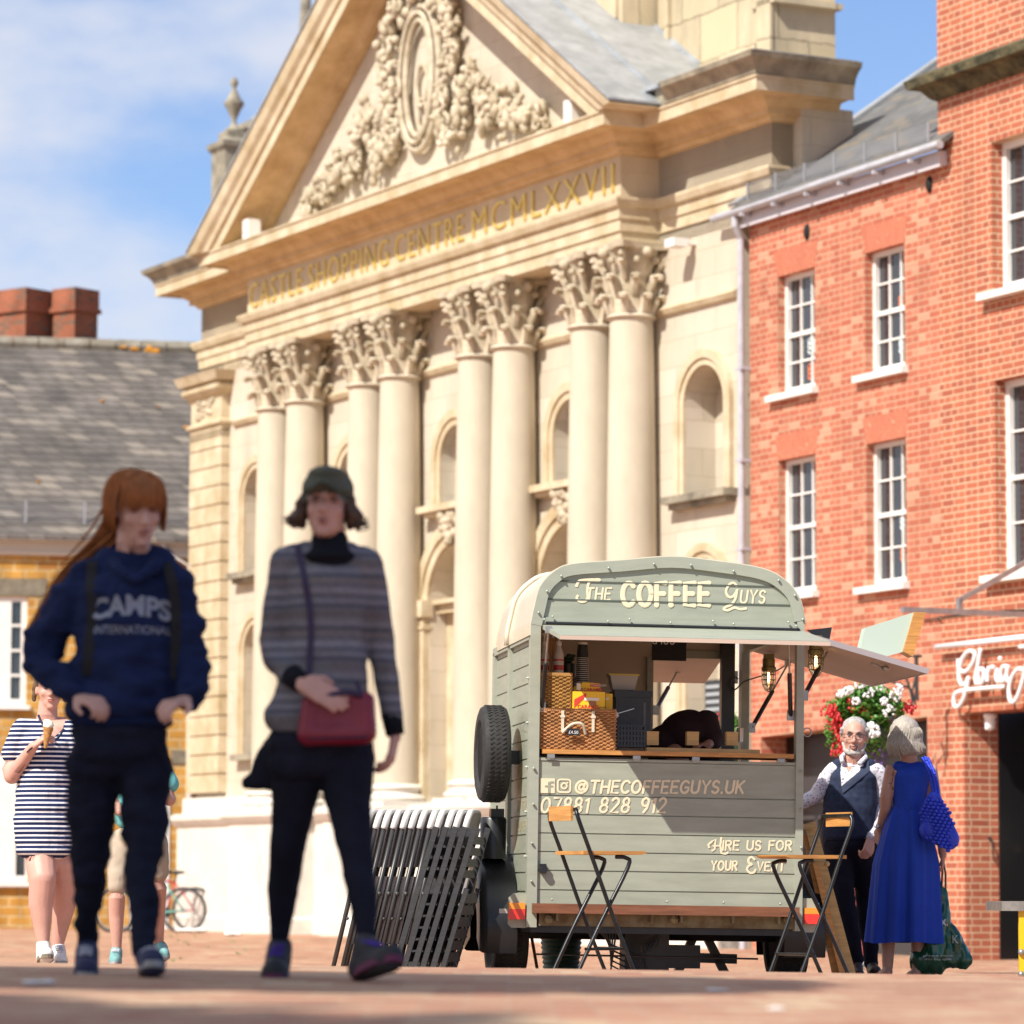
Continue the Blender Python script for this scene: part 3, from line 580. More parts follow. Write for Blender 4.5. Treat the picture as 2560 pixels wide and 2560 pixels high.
# cctv, wall cable and hook
B = MB(); p = loc2(MR, 2475, 1795, .15); B.lathe([(.07, 0), (.07, -.05), (.055, -.06), (.06, -.12), (.045, -.17), (0, -.19)], 14, Matrix.Translation((p.x, .15, 2.62))); B.ball((p.x+.0, .11, 2.46), .025, 8); B.build('security_camera', sgn, TB, smooth=True)
B = MB(); B.tube([S6((x, y), -.02) for x, y in ((720, 730), (870, 705), (930, 690), (1150, 665), (1420, 632), (1700, 612), (1990, 600))], .008, 6); B.tube([S6((880, 700), -.02), S6((940, 755), -.02)], .006, 5); B.build('wall_cable', dark, TB)
ironM = pbr('wrought_iron', (.03, .03, .03), .5)
B = MB(); p = (.395, .30, .98); B.ball((.40, .3, 1.30), .022, 8); B.tube([(.41, .3, 1.3), (.43, .32, 1.22), (.42, .34, 1.08), (.42, .36, 1.04)], .008, 6); B.build('wall_hook', ironM, TB)
# steel awning arm
steel = pbr('galvanised_arm', (.40, .43, .46), .35, noise=(8, .3), metal=.7)
AW = thing('awning_arm', 'galvanised steel awning arm with diagonal stay above the script sign', 'awning frame', MR)
a = loc2(MR, 2256, 1524, -1.9); b = loc2(MR, 2384, 1524, -1.25)
B = MB(); B.bar((a.x, -1.9, a.z), (a.x, .0, a.z), .055, .055); B.build('beam', steel, AW)
q = MB(); xx = a.x; q.bar((xx+.0, -1.22, a.z+.02), (xx, -1.22, a.z+.13), .05, .05); q.bar((xx, -1.22, a.z+.12), (xx, .0, a.z+.75), .05, .05, up=(1, 0, 0)); q.build('stay', steel, AW)
# hanging basket bracket on the middle house
# ================================================================= ochre house on the left
ML = frame(250, 62, 11)
LH = thing('ochre_house', 'ochre rubble stone house with broad grey slate roof at the left', 'building', ML)
def LL(x, y, ly=0): q = loc2(ML, x, y, ly); return q.x, q.z
ez = LL(250, 1390)[1]; xr = LL(496, 1400)[0]+.35
def rect(x0, y0, x1, y1): a = LL(x0, y1); b = LL(x1, y0); return a[0], b[0], a[1], b[1]
w1 = rect(-60, 1492, 69, 1762); w2 = rect(-60, 1880, 74, 2205); dr = rect(325, 1985, 424, 2335)
B = MB(); B.plate([(-12, -.3), (xr, -.3), (xr, ez+.1), (-12, ez+.1)], [[(a, c), (b, c), (b, d), (a, d)] for a, b, c, d in (w1, w2)]+[[(dr[0], 0.02), (dr[1], .02), (dr[1], dr[3]), (dr[0], dr[3])]], 0, .35); B.build('wall', ochre, LH)
lint = pbr('grey_lintel', (.22, .19, .14), .95, noise=(6, .4), bump=(20, .4, .01))
for (x0, y0, x1, y1) in ((-60, 1448, 118, 1488), (98, 1500, 150, 1528), (427, 1875, 482, 1910)):
    a, b, c, d = rect(x0, y0, x1, y1); B = MB(); B.box(a, b, -.02, .1, c, d); B.build('stone_lintel', lint, LH)
a, b, c, d = w1
def pane_window(x0, x1, z0, z1, mull, rows, nm):
    B = MB(); hol = []
    for m0, m1 in mull:
        for i in range(rows): za = z0+.08+(z1-z0-.14)*i/rows; hol.append([(m0, za+.02), (m1, za+.02), (m1, za+(z1-z0-.14)/rows-.02), (m0, za+(z1-z0-.14)/rows-.02)])
    B.plate([(x0, z0), (x1, z0), (x1, z1), (x0, z1)], hol, .04, .10); f = B.build(nm, white, LH); g = MB(); g.box(x0+.02, x1-.02, .1, .11, z0+.02, z1-.02); g.build('pane', glass, f)
m0 = LL(28, 1600)[0]; m1 = LL(53, 1600)[0]; pane_window(a, b, c, d, [(m0, m1), (m0-.52, m0-.36)], 4, 'window')
B = MB(); B.box(a, b+.06, -.1, .05, c-.07, c); B.build('window_sill', white, LH)
a, b, c, d = w2; m0 = LL(42, 2000)[0]; m1 = LL(66, 2000)[0]; pane_window(a, b, c, d, [(m0, m1), (m0-.6, m0-.42)], 3, 'shop_window')
B = MB(); B.box(a, b+.06, -.1, .05, c-.07, c); B.build('window_sill', white, LH)
a, b, c, d = dr; B = MB(); B.plate([(a, 0.02), (b, .02), (b, d), (a, d)], [[(a+.14, .1), (b-.14, .1), (b-.14, d-.14), (a+.14, d-.14)]], -.03, .12); f = B.build('door_frame', white, LH); B = MB(); B.box(a+.1, b-.1, .08, .12, .05, d-.1); B.build('door', pbr('door_paint', (.55, .55, .52), .5), f)
B = MB(); B.box(-12, xr, -.06, .02, ez-.02, ez+.22); B.box(-12, xr, -.10, -.06, ez+.0, ez+.05); B.build('fascia', pbr('cream_fascia', (.62, .55, .47), .6), LH)
gz = LL(250, 1347, -.15)[1]
B = MB(); B.tube([(-12, -.16, gz), (xr-.05, -.16, gz)], .06, 8); B.tube([(xr-.95, -.16, gz-.05), (xr-.9, -.1, gz-.22), (xr-.50, -.08, gz-.42), (xr-.45, -.08, 0)], .05, 8); B.build('gutter', pbr('cream_gutter', (.60, .55, .50), .5), LH)
# roof
Lr = loc2(ML, 250, 868, 5.2); rz = Lr.z
B = MB(); B.add([(-12, -.25, gz+.02), (xr+.3, -.25, gz+.02), (xr+.3, 5.2, rz), (-12, 5.2, rz), (-12, -.25, gz-.05), (xr+.3, -.25, gz-.05), (xr+.3, 5.2, rz-.1), (-12, 5.2, rz-.1), (-12, 10.6, gz), (xr+.3, 10.6, gz)], [(0, 1, 2, 3), (4, 5, 6, 7), (0, 4, 5, 1), (1, 5, 6, 2), (0, 3, 7, 4), (3, 2, 9, 8)]); LR = B.build('roof', slate2, LH)
B = MB(); 
for i in range(34): B.tube([(-12+i*.45, 5.2, rz+.02), (-12+i*.45+.43, 5.2, rz+.02)], .13, 8)
B.build('ridge_tiles', pbr('ridge', (.24, .22, .18), .9, noise=(4, .6), bump=(12, .5, .02), col2=(.16, .13, .09)), LR)
lich = pbr('orange_lichen', (.62, .27, .03), .95); B = MB(); rn = random.Random(5)
for (x, y, s) in ((308, 870, 9), (338, 873, 10), (385, 875, 18), (254, 1004, 6), (467, 1067, 7), (395, 1015, 4), (480, 1010, 5), (96, 1204, 5), (330, 874, 6), (370, 876, 10)):
    yy = 5.2 if y < 890 else None
    if yy is None:
        # find the depth on the slope
        lo, hi = -.2, 5.2
        for _ in range(30):
            mid = (lo+hi)/2; q = loc2(ML, x, y, mid); zr = gz+(rz-gz)*(mid+.25)/5.45
            if q.z > zr: lo = mid
            else: hi = mid
        yy = lo
    q = loc2(ML, x, y, yy-.06); k = s/9600*64
    for t in range(5): B.ball((q.x+rn.uniform(-k, k)*.7, yy-.05 if y > 890 else yy-.12, q.z+rn.uniform(-k, k)*.3), (k*.5, .03, k*.4), 7)
B.build('lichen', lich, LR)
B = MB()
for i in range(13): x = xr-.3-i*.95; B.box(x-.015, x+.015, .08, .1, gz+.15, gz+.62)
for i in range(8): B.box(-12, xr, .088, .092, gz+.2+i*.05, gz+.205+i*.05)
B.build('snow_guard', MATS['galvanised'], LR)
chB = brickmat('chimney_brick', (.36, .115, .06), (.28, .09, .05), (.36, .22, .14), .235, .075, .01, bump=.5, big=(1.5, .35), extra=((.16, .10, .07), .7, 1))
for x0, x1, yt in ((-20, 62, 716), (124, 184, 714)):
    # faces in the photograph: lit front x0-x1, dark side to the right
    Mc = frame((x0+x1)/2, 67.0, -38); a = W(x0, 860, 67); b = W(x1, 860, 67); w = (b-a).length/math.cos(R_(38))*.98; zt = W(x0, yt, 67).z; zb = W(x0, 860, 67).z-1.0
    Mc = Matrix.Translation(((a.x+b.x)/2, 67.3, 0)) @ Matrix.Rotation(R_(-38), 4, 'Z'); dpt = w*.88
    B = MB(); B.box(-w/2, w/2, 0, dpt*1.25, zb, zt-.42); B.box(-w/2-.05, w/2+.05, -.05, dpt*1.25+.05, zt-.42, zt-.34); B.box(-w/2-.02, w/2+.02, -.02, dpt*1.25+.02, zt-.34, zt)
    o = B.build('chimney', chB, None, M=Mc); o.parent = LR; o.matrix_parent_inverse = Matrix(); o.matrix_local = (ML.inverted() @ Mc)
# ================================================================= coffee trailer
MT = Matrix.Translation(Vector((W(1670, 2221, 22.55).x, 22.55, 0))) @ Matrix.Rotation(R_(7.3), 4, 'Z') @ Matrix.Rotation(R_(.75), 4, 'Y')
MTi = MT.inverted()
def c1(x, y): return 1160+x/2.1, 1360+y/2.1
def c2(x, y): return 1160+x/2.1, 1900+y/2.1
def c7(x, y): return 1340+x/4.83, 1560+y/4.83
def c8(x, y): return 1680+x/4.83, 1540+y/4.83
def TP(p, ly=0): q = loc2(MT, p[0], p[1], ly); return Vector((q.x, ly, q.z))
def T1(x, y, ly=0): return TP(c1(x, y), ly)
def T2(x, y, ly=0): return TP(c2(x, y), ly)
green = pbr('sage_paint', (.335, .355, .285), .45, noise=(5, .10), bump=(60, .06, .002), stretch=(1, 1, 4))
greenD = pbr('sage_paint_board', (.325, .345, .272), .45, noise=(3, .16), bump=(50, .08, .002), stretch=(1, 1, 6))
creamR = pbr('cream_roof', (.66, .60, .47), .35, noise=(6, .12), bump=(9, .12, .01), coat=.2)
creamP = pbr('cream_lettering', (.74, .64, .44), .6)
rub = pbr('rubber', (.022, .021, .020), .75, noise=(30, .4), bump=(60, .3, .003))
blackP = pbr('black_plastic', (.016, .017, .02), .35, noise=(6, .3))
woodO = pbr('orange_wood', (.55, .26, .07), .5, noise=(6, .35), stretch=(1, 1, 12))
woodB = pbr('brown_wood', (.20, .075, .035), .55, noise=(5, .4), stretch=(1, 1, 10))
woodP = pbr('pale_wood', (.50, .33, .13), .6, noise=(6, .3), stretch=(1, 1, 10))
metal = pbr('zinc', (.42, .42, .40), .4, metal=.7, noise=(10, .3))
lining = pbr('flap_lining', (.55, .42, .34), .6, noise=(2, .1))
inner = pbr('inner_cream', (.50, .42, .33), .6)
CT = thing('coffee_trailer', 'sage green converted horse trailer with cream roof serving coffee in the square', 'coffee trailer', MT)
zb = T2(360, 878).z            # bottom of the corner posts
zo = T1(400, 1112).z; zt_ = T1(400, 440).z
LEN = 1.80; XL, XR = T1(380, 1000).x-.045, T1(1750, 1000).x+.035
rad = .42
# outline of the gable
gp = [(362, 420), (368, 330), (398, 225), (466, 150), (560, 108), (820, 88), (1085, 68), (1330, 92), (1560, 130), (1680, 190), (1755, 280), (1785, 400)]
G = [T1(*p) for p in gp]; G[0].x = XL; G[-1].x = XR
gs = smoothpath([(g.x, 0, g.z) for g in G], 4); GO = [(v.x, v.z) for v in gs]
cxg = (XL+XR)/2
def inset(P, t, c=(0, 0)):
    out = []
    for i, p in enumerate(P):
        a = Vector(P[max(i-1, 0)]); b = Vector(P[min(i+1, len(P)-1)]); d = (b-a).normalized(); n_ = Vector((d.y, -d.x)); out.append((p[0]+n_.x*t, p[1]+n_.y*t))
    return out
GI = inset(GO, .065)
zh = T1(400, 418).z           # hinge line
# gable boards
B = MB(); seams = [GO[0][1]-.02, T1(600, 385).z, T1(600, 293).z, T1(600, 197).z, 9]
import bisect
def widthat(z, P):
    xs_ = []
    for (x0, z0), (x1, z1) in zip(P, P[1:]):
        if (z0-z)*(z1-z) <= 0 and z0 != z1: xs_.append(x0+(x1-x0)*(z-z0)/(z1-z0))
    return (min(xs_), max(xs_)) if len(xs_) >= 2 else None
zlo = zh
B.prism([(XL+.02, zh)]+[(x*.999+cxg*.001, z) for x, z in inset(GO, .012) if z > zh]+[(XR-.02, zh)], .0, .04); B.build('gable', greenD, CT)
B = MB()
for z in seams[1:4]:
    w = widthat(z, GI)
    if w: B.box(w[0], w[1], -.006, .002, z-.0035, z+.0035)
B.build('gable_groove', pbr('groove_shadow', (.09, .11, .09), .9), CT)
B = MB(); P_ = GO+GI[::-1]; B.prism(P_, -.022, .03)
B.box(XL, XL+.060, -.02, .05, zb, GO[0][1]); B.box(XR-.045, XR, -.02, .05, zb, GO[-1][1]); B.box(XL+.055, XR-.04, -.010, .03, zh+.0, T1(600, 385).z-.004)
B.build('corner_trim', green, CT)
# lower boards
B = MB(); zs_ = [T2(1000, v).z for v in (-88, -2+0, 98, 197, 297, 395, 493, 592, 692)]; zs_ = [T1(1000, 1148).z, T1(1000, 1232).z]+[T2(1000, v).z for v in (98+0, 196, 294, 393, 490, 588, 690, 785)]
for a, b in zip(zs_, zs_[1:]): B.box(XL+.055, XR-.04, 0, .03, b+.0035, a-.0035)
B.box(XL+.055, XR-.04, .012, .032, zs_[-1], zs_[0]); B.box(XL+.052, XR-.035, -.006, .04, zs_[0], zo-.01); B.build('rear_boards', greenD, CT)
# bolts
B = MB()
for p in [(507, 170), (432, 250), (388, 362), (755, 128), (993, 107), (1187, 113), (1410, 145), (1647, 193), (1732, 272), (1773, 398), (461, 383), (752, 408), (865, 397), (1080, 415), (1303, 407), (1410, 422), (1697, 412), (1738, 432), (418, 398)]:
    q = T1(*p); B.ball((q.x, -.032, q.z), (.008, .012, .008), 8)
for p in [(363, 43), (361, 233), (353, 437), (350, 636), (1765, 60), (1765, 258), (1765, 460), (1765, 655), (459, 732), (1062, 743), (1358, 748), (1655, 755)]:
    q = T2(*p); B.ball((q.x, -.030, q.z), (.008, .014, .008), 8)
for p in [(363, 1180)]: q = T1(*p); B.ball((q.x, -.03, q.z), (.008, .014, .008), 8)
for i in range(6): B.ball((XL-.004, .03, zb+.15+i*.26), (.014, .008, .008), 8)
B.build('bolts', pbr('bolt_heads', (.36, .39, .33), .4, metal=.2), CT)
# left side
def sidez(z, back): return z
zs0 = T1(358, 480).z     # top of the boarded side
B = MB(); zz = zb+.02; ys_ = [.05, LEN*.52, LEN*.58, LEN-.09]
zz = zb+.10
while zz < zs0-.02:
    zt2 = min(zz+.107, zs0-.01); B.box(XL+.02, XL+.05, .05, ys_[1], zz, zt2-.005); B.box(XL+.02, XL+.05, ys_[2], ys_[3], zz, zt2-.005); zz += .111
B.box(XL+.03, XL+.055, .05, LEN-.05, zb+.08, zs0); B.build('side_boards', greenD, CT)
B = MB(); B.box(XL+.0, XL+.05, ys_[1], ys_[2], zb+.03, zs0); B.box(XL, XL+.05, LEN-.09, LEN, zb+.03, zs0); B.box(XL-.0, XL+.05, .05, LEN, zb, zb+.10); B.box(XL, XL+.05, -.0, LEN, zs0-.02, zs0+.03)
B.build('side_frame', green, CT); B = MB(); B.box(XR-.05, XR, LEN-.10, LEN, zb, GO[-1][1]+.02); B.box(XR-.05, XR, .03, LEN-.1, zb, zo); B.box(XR-.05, XR, .03, LEN-.1, GO[-1][1]-.09, GO[-1][1]); B.build('side_frame', green, CT)
# roof
B = MB(); q = len(GO); gz0 = [(x, z) for x, z in GO]
OUTR = [(XL-.006, zs0)]+inset(GO, -.006)+[(XR+.006, GO[-1][1]-.02)]; INR = [(XL+.02, zs0)]+inset(GO, .012)+[(XR-.02, GO[-1][1]-.02)]
vs = []; YS = [-.016, .06, .5, 1.0, 1.5, LEN-.25, LEN-.05, LEN+.02]; SCL = [1, 1, 1, 1, 1, .995, .975, .93]
zc = zs0
for y, s in zip(YS, SCL): vs += [(cxg+(x-cxg)*s, y, zc+(z-zc)*s) for x, z in OUTR]
k = len(OUTR); fs = [(i*k+j, i*k+j+1, (i+1)*k+j+1, (i+1)*k+j) for i in range(len(YS)-1) for j in range(k-1)]
B.add(vs, fs); o = len(B.v); vs = []
for y, s in zip(YS, SCL): vs += [(cxg+(x-cxg)*s, y, zc+(z-zc)*s) for x, z in INR]
B.add(vs, fs); B.f += [(j, j+1, o+j+1, o+j) for j in range(k-1)]; RF = B.build('roof', creamR, CT, smooth=True, auto=45)
B = MB()
for y in (.95,): B.tube([(x, y, z) for x, z in inset(OUTR, -.012)], .016, 6)
B.build('roof_rib', creamR, RF, smooth=True)
# inside
B = MB(); B.box(XL+.06, XR-.06, .04, LEN-.04, zb+.02, zb+.05); B.build('floor_pan', woodB, CT)
fw = [T1(985, 600, LEN), T1(1450, 598, LEN)]; fb = T1(1000, 1070, LEN).z
fw[1].x = min(fw[1].x, XR-.135); B = MB(); outl = [(XL+.03, zb), (XR-.12, zb), (XR-.12, GO[-1][1])]+[(x, z) for x, z in inset(GO, .02)[::-1] if XL+.05 < x < XR-.1]+[(XL+.03, zs0)]
B.plate(outl, [[(fw[0].x, fb), (fw[1].x, fb), (fw[1].x, fw[0].z), (fw[0].x, fw[0].z)]], LEN-.05, LEN); B.build('front_wall', inner, CT)
B = MB(); fx0, fx1 = fw[0].x, fw[1].x
B.box(fx0-.04, fx0, LEN-.08, LEN-.05, fb, fw[0].z); B.box(fx0, fx1, LEN-.08, LEN-.051, fw[0].z-.0, fw[0].z+.05); B.build('hatch_frame', green, CT)
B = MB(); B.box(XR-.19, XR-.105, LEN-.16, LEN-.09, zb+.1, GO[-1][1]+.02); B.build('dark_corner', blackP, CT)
# counter
B = MB(); a = T1(397, 1075); b = T1(1720, 1095); B.box(XL+.08, XR-.06, -.03, .34, a.z-.028, a.z-.002); CZ0 = a.z-.002; CN = B.build('counter', woodO, CT)
for x in (453, 903, 1213, 1660):
    B = MB(); q = T1(x, 1100); B.box(q.x-.022, q.x+.022, -.034, -.03, CZ0-.05, CZ0-.028); B.box(q.x-.022, q.x+.022, -.012, -.007, CZ0-.06, CZ0-.035); B.build('hinge', metal, CT)
# rear flap
B = MB(); h0 = T1(400, 425, 0); L = .75; dz = .105
x0, x1 = XL+.07, XR+.0
B.add([(x0, -.02, h0.z), (x1, -.02, h0.z), (x1, -L, h0.z-dz), (x0, -L, h0.z-dz), (x0, -.02, h0.z-.026), (x1, -.02, h0.z-.026), (x1, -L, h0.z-dz-.026), (x0, -L, h0.z-dz-.026)], [(0, 1, 2, 3), (7, 6, 5, 4), (0, 4, 5, 1), (1, 5, 6, 2), (2, 6, 7, 3), (3, 7, 4, 0)])
FL = B.build('rear_hatch', green, CT)
B = MB(); B.add([(x0+.02, -.05, h0.z-.032), (x1-.02, -.05, h0.z-.032), (x1-.0, -L-.002, h0.z-dz-.027), (x0+.0, -L-.002, h0.z-dz-.027), (x0, -L-.002, h0.z-dz-.004), (x1, -L-.002, h0.z-dz-.004)], [(0, 1, 2, 3), (3, 2, 5, 4)]); B.build('hatch_lining', lining, FL)
B = MB(); B.tube([(x0+.02, -.018, h0.z+.012), (x1-.03, -.018, h0.z+.008)], .009, 8); B.build('black_seal', blackP, FL)
# side flap on the right
hz = T1(1785, 440).z+.0; L2 = 1.5; tipx = TP((2313, 1664), .1)
def F3(u, v): # u outwards 0..1, v back 0..1
    return Vector((XR+(tipx.x-XR)*u, .08+L2*v, hz-.02+(tipx.z-hz)*u))
B = MB(); c = [F3(0, 0), F3(1, 0), F3(1, 1), F3(0, 1)]; B.add([tuple(p) for p in c]+[(p.x, p.y, p.z-.026) for p in c], [(0, 1, 2, 3), (7, 6, 5, 4), (0, 4, 5, 1), (1, 5, 6, 2), (2, 6, 7, 3), (3, 7, 4, 0)]); SF_ = B.build('side_hatch', lining, CT)
B = MB(); B.bar(F3(0, 0)+Vector((0, -.006, -.012)), F3(1.02, 0)+Vector((0, -.006, -.012)), .014, .034); B.bar(F3(1, 0)+Vector((0.006, 0, -.012)), F3(1, 1)+Vector((.006, 0, -.012)), .014, .034); B.build('edge_strip', pbr('mauve_grey', (.34, .30, .31), .4), SF_)
# front flap (outside the front hatch), raised
B = MB(); p0 = T1(1000, 592, LEN); zf = p0.z+.03
B.add([(fx0, LEN+.01, zf), (fx1, LEN+.01, zf), (fx1, LEN+.75, zf-.15), (fx0, LEN+.75, zf-.15), (fx0, LEN+.01, zf+.02), (fx1, LEN+.01, zf+.02), (fx1, LEN+.75, zf-.13), (fx0, LEN+.75, zf-.13)], [(0, 1, 2, 3), (7, 6, 5, 4), (0, 4, 5, 1), (1, 5, 6, 2), (2, 6, 7, 3), (3, 7, 4, 0)]); B.build('front_hatch', lining, CT)
# struts
def strut(pa, pb, la, lb, flip=False):
    a = TP(pa, la); b = TP(pb, lb); B = MB(); mid = a+(b-a)*.42
    B.tube([a, mid], .006, 8); s = B.build('gas_strut', metal, CT); B = MB(); B.tube([mid, b], .014, 8); B.build('cylinder', blackP, s)
    B = MB(); B.box(b.x-.02, b.x+.02, b.y-.01, b.y+.01, b.z-.03, b.z+.03); B.box(a.x-.018, a.x+.018, a.y-.02, a.y+.01, a.z-.01, a.z+.03); B.build('bracket', metal, s)
strut(c7(150, 90), c7(72, 1000), -.30, .02); strut(c8(1410, 330), c8(1432, 1200), -.25, .05); strut(c8(1395, 585), c8(965, 1350), 1.5, 1.3)
strut(c7(1705, 575), c7(1445, 1040), LEN+.5, LEN+.05); strut(c8(1905, 370), c8(1600, 960), .5, .1)
# tail lights, reflectors, under-beam
amber = pbr('amber_lens', (.85, .28, .02), .25, spec=.8); redl = pbr('red_lens', (.75, .03, .02), .25, spec=.8)
for (pl, li) in (((232, 700, 330, 880), (232, 750, 318, 835)), ((1780, 727, 1866, 905), (1785, 777, 1862, 860))):
    a = T2(pl[0], pl[3]); b = T2(pl[2], pl[1]); c = T2(li[0], li[3]); d = T2(li[2], li[1]); B = MB()
    B.prism([(a.x, a.z+.02), (a.x+.02, a.z), (b.x, a.z), (b.x, b.z), (a.x+.03, b.z), (a.x, b.z-.03)] if pl[0] < 500 else [(a.x, a.z), (b.x-.02, a.z), (b.x, a.z+.02), (b.x, b.z-.03), (b.x-.03, b.z), (a.x, b.z)], .01, .03)
    lb_ = B.build('light_bracket', green, CT); B = MB(); zm = c.z+(d.z-c.z)*.62; B.box(c.x, d.x, -.03, .01, c.z, zm); B.build('red_lens', redl, lb_); B = MB(); B.box(c.x, d.x, -.031, .01, zm, d.z); B.build('amber_lens', amber, lb_)
B = MB(); a = T2(365, 803, -.1); b = T2(1757, 765, -.1); B.box(a.x, b.x, -.13, .0, a.z, T2(700, 757, -.1).z); B.build('step_board', woodB, CT)
rust = pbr('rusty_sage', (.20, .19, .12), .8, noise=(9, .6), col2=(.10, .055, .02))
B = MB(); B.box(XL+.075, XR-.045, -.01, .03, zb+.01, a.z)
for x in (480, 975, 1130, 1400, 1640): q = T2(x, 800); B.box(q.x-.006, q.x+.006, -.09, .0, zb+.04, a.z)
for x in (440, 1100, 1690): q = T2(x, 835); B.ball((q.x, -.03, q.z), .03, 8)
B.build('rear_beam', rust, CT)
B = MB(); B.box(XL+.03, XR-.03, .03, LEN-.05, zb-.03, zb+.02); B.build('chassis', blackP, CT)
q = T2(413, 577); B = MB(); B.lathe([(.0, 0), (.022, 0), (.024, .04), (.022, .05), (0, .05)], 12, Matrix.Translation((q.x, -.0, q.z)) @ Matrix.Rotation(R_(90), 4, 'X')); B.box(q.x-.018, q.x+.016, -.045, -.0, q.z-.0, q.z+.035); B.build('tow_socket', blackP, CT, smooth=True, auto=40)
# wheels
def wheel(x, y, z, rad, wid, nm='wheel', parent=CT, rimc=None, side=-1):
    M = Matrix.Translation((x, y, z)) @ Matrix.Rotation(R_(90), 4, 'Y'); h = wid/2
    B = MB(); prof = [(rad*.64, -h*.8), (rad*.70, -h*.98), (rad*.85, -h*1.02), (rad*.95, -h*.9), (rad*.985, -h*.72), (rad, -h*.3)]; prof += [(r_, -z_) for r_, z_ in prof[::-1]]+[(rad*.64, -h*.8)]
    B.lathe(prof, 56, M)
    t = B.build(nm, rub, parent, smooth=True, auto=35)
    B = MB(); n_ = 64
    for i in range(n_):
        a = 2*math.pi*i/n_
        for (zz, sl) in ((-h*.55, .22), (-h*.12, .22), (h*.32, .22)):
            Mr = M @ Matrix.Rotation(a, 4, 'Z') @ Matrix.Translation((rad, 0, zz+h*.1)) @ Matrix.Rotation(.6, 4, 'X')
            B.box(-.006, .0035, -.0062, .0062, -h*.17, h*.17, Mr)
    B.build('tread', rub, t)
    B = MB(); B.lathe([(0, -h*.1), (rad*.3, -h*.15), (rad*.45, -h*.3), (rad*.6, -h*.35), (rad*.655, -h*.75), (rad*.66, h*.75), (0, h*.7)], 40, M); B.lathe([(0, -h*.1), (rad*.12, -h*.5), (rad*.14, -h*.1)], 16, M)
    B.build('rim', rimc or creamR, t, smooth=True, auto=35)
    return t
q = TP((1236, 1998-120), .6); sp = TP((1233, (1763+2006)/2), .6)
wheel(sp.x-.005, .6, sp.z, .288, .165, 'spare_wheel'); B = MB(); B.bar((sp.x+.06, .6, sp.z-.02), (XL+.02, .6, sp.z-.02), .09, .08); B.build('spare_bracket', blackP, CT)
GZ = zg(0, 23.6)-.0
wz = GZ+.29
q = TP((1265, 2380), .95); wx = q.x
wheel(wx-.0, .95, wz, .30, .21); wheel(XR+.10, .95, wz, .30, .19)
# mudguard, left: a rounded shell over the wheel
def mudguard(x0, x1, cy, cz, r, nm='mudguard'):
    B = MB(); pr = []
    for i in range(17):
        a = R_(-18+(216)*i/16); pr.append((cy-r*math.cos(a), cz+r*math.sin(a)))
    def ring(off, ins): return [(cy+(y-cy)*(1-off), cz+(z-cz)*(1-off)) for y, z in pr]
    vs = []; cols_ = [(x0+.012, .62), (x0+.002, .09), (x0+.02, .015), (x0+.05, 0), (x1, 0)]
    for x, off in cols_: vs += [(x, y, z) for y, z in ring(off, 0)]
    n_ = len(pr); fs = [(i*n_+j, i*n_+j+1, (i+1)*n_+j+1, (i+1)*n_+j) for i in range(4) for j in range(n_-1)]
    B.add(vs, fs); vs2 = [(x+.004, cy+(y-cy)*.985, cz+(z-cz)*.985) for x, y, z in vs]; B.add(vs2, fs)
    return B.build(nm, blackP, CT, smooth=True, auto=50)
mt_ = TP((1240, 2150), .6).z
mg = mudguard(TP((1196, 2260), .62).x, XL+.015, .95, wz+.02, mt_-wz-.0+.02)
B = MB(); a = T2(122, 790, .58); b = T2(232, 790, .30); B.box(a.x, XL-.06, .0, .012, a.z-.012, a.z+.014); B.ball((a.x+.06, -.005, a.z), .008, 8); B.build('mudguard_stay', pbr('stay', (.50, .50, .44), .5), CT)
mudguard(XR+.2, XR, .95, wz+.02, mt_-wz+.02)
# axle, cables under the chassis
B = MB(); B.tube([(wx, .95, wz), (XR+.1, .95, wz)], .035, 8); B.box(-.15, .12, .7, .9, zb-.28, zb-.02); B.box(.10, .32, .75, .85, zb-.24, zb-.1)
for i in range(6): B.tube([(-.35+.02*i, .4, zb-.02), (-.28, .4, zb-.10-.03*i), (-.12, .4, zb-.16-.035*i), (.0-.02*i, .4, zb-.1), (.02, .4, zb-.02)], .006, 6)
B.tube(smoothpath([(-.08, .5, zb-.1), (-.05, .5, zb-.25), (.02, .5, zb-.36), (.09, .45, zb-.42)]), .007, 6); B.tube([(XL+.1, .3, zb-.16), (XR-.2, .3, zb-.17)], .006, 6); B.build('underside_cables', blackP, CT)
# prop stands under the chassis (A legs)
def Abrace(a, bl, br, ly, bar_):
    B = MB(); A = T2(*a, ly); L_ = T2(*bl, ly); R__ = T2(*br, ly); B.bar(A, L_, .05, .05); B.bar(A+Vector((.03, 0, 0)), R__, .05, .05); B.bar(T2(*bar_[0], ly), T2(*bar_[1], ly), .05, .06); return B
Abrace((1225, 880), (1085, 1200), (1420, 1220), 1.3, ((1130, 1035), (1430, 1045))).build('prop_stand', blackP, CT)
# corner ring
for px in ((322, 965), (1795, 990)):
    q = T1(*px, .1); B = MB(); B.tube([(q.x+(.0 if px[0] < 900 else .02), .1+.0, q.z)]*0+[(q.x+.025*math.cos(R_(a)), .06, q.z+.025*math.sin(R_(a))) for a in range(0, 360, 24)], .004, 6, closed=True); B.build('tie_ring', metal, CT)
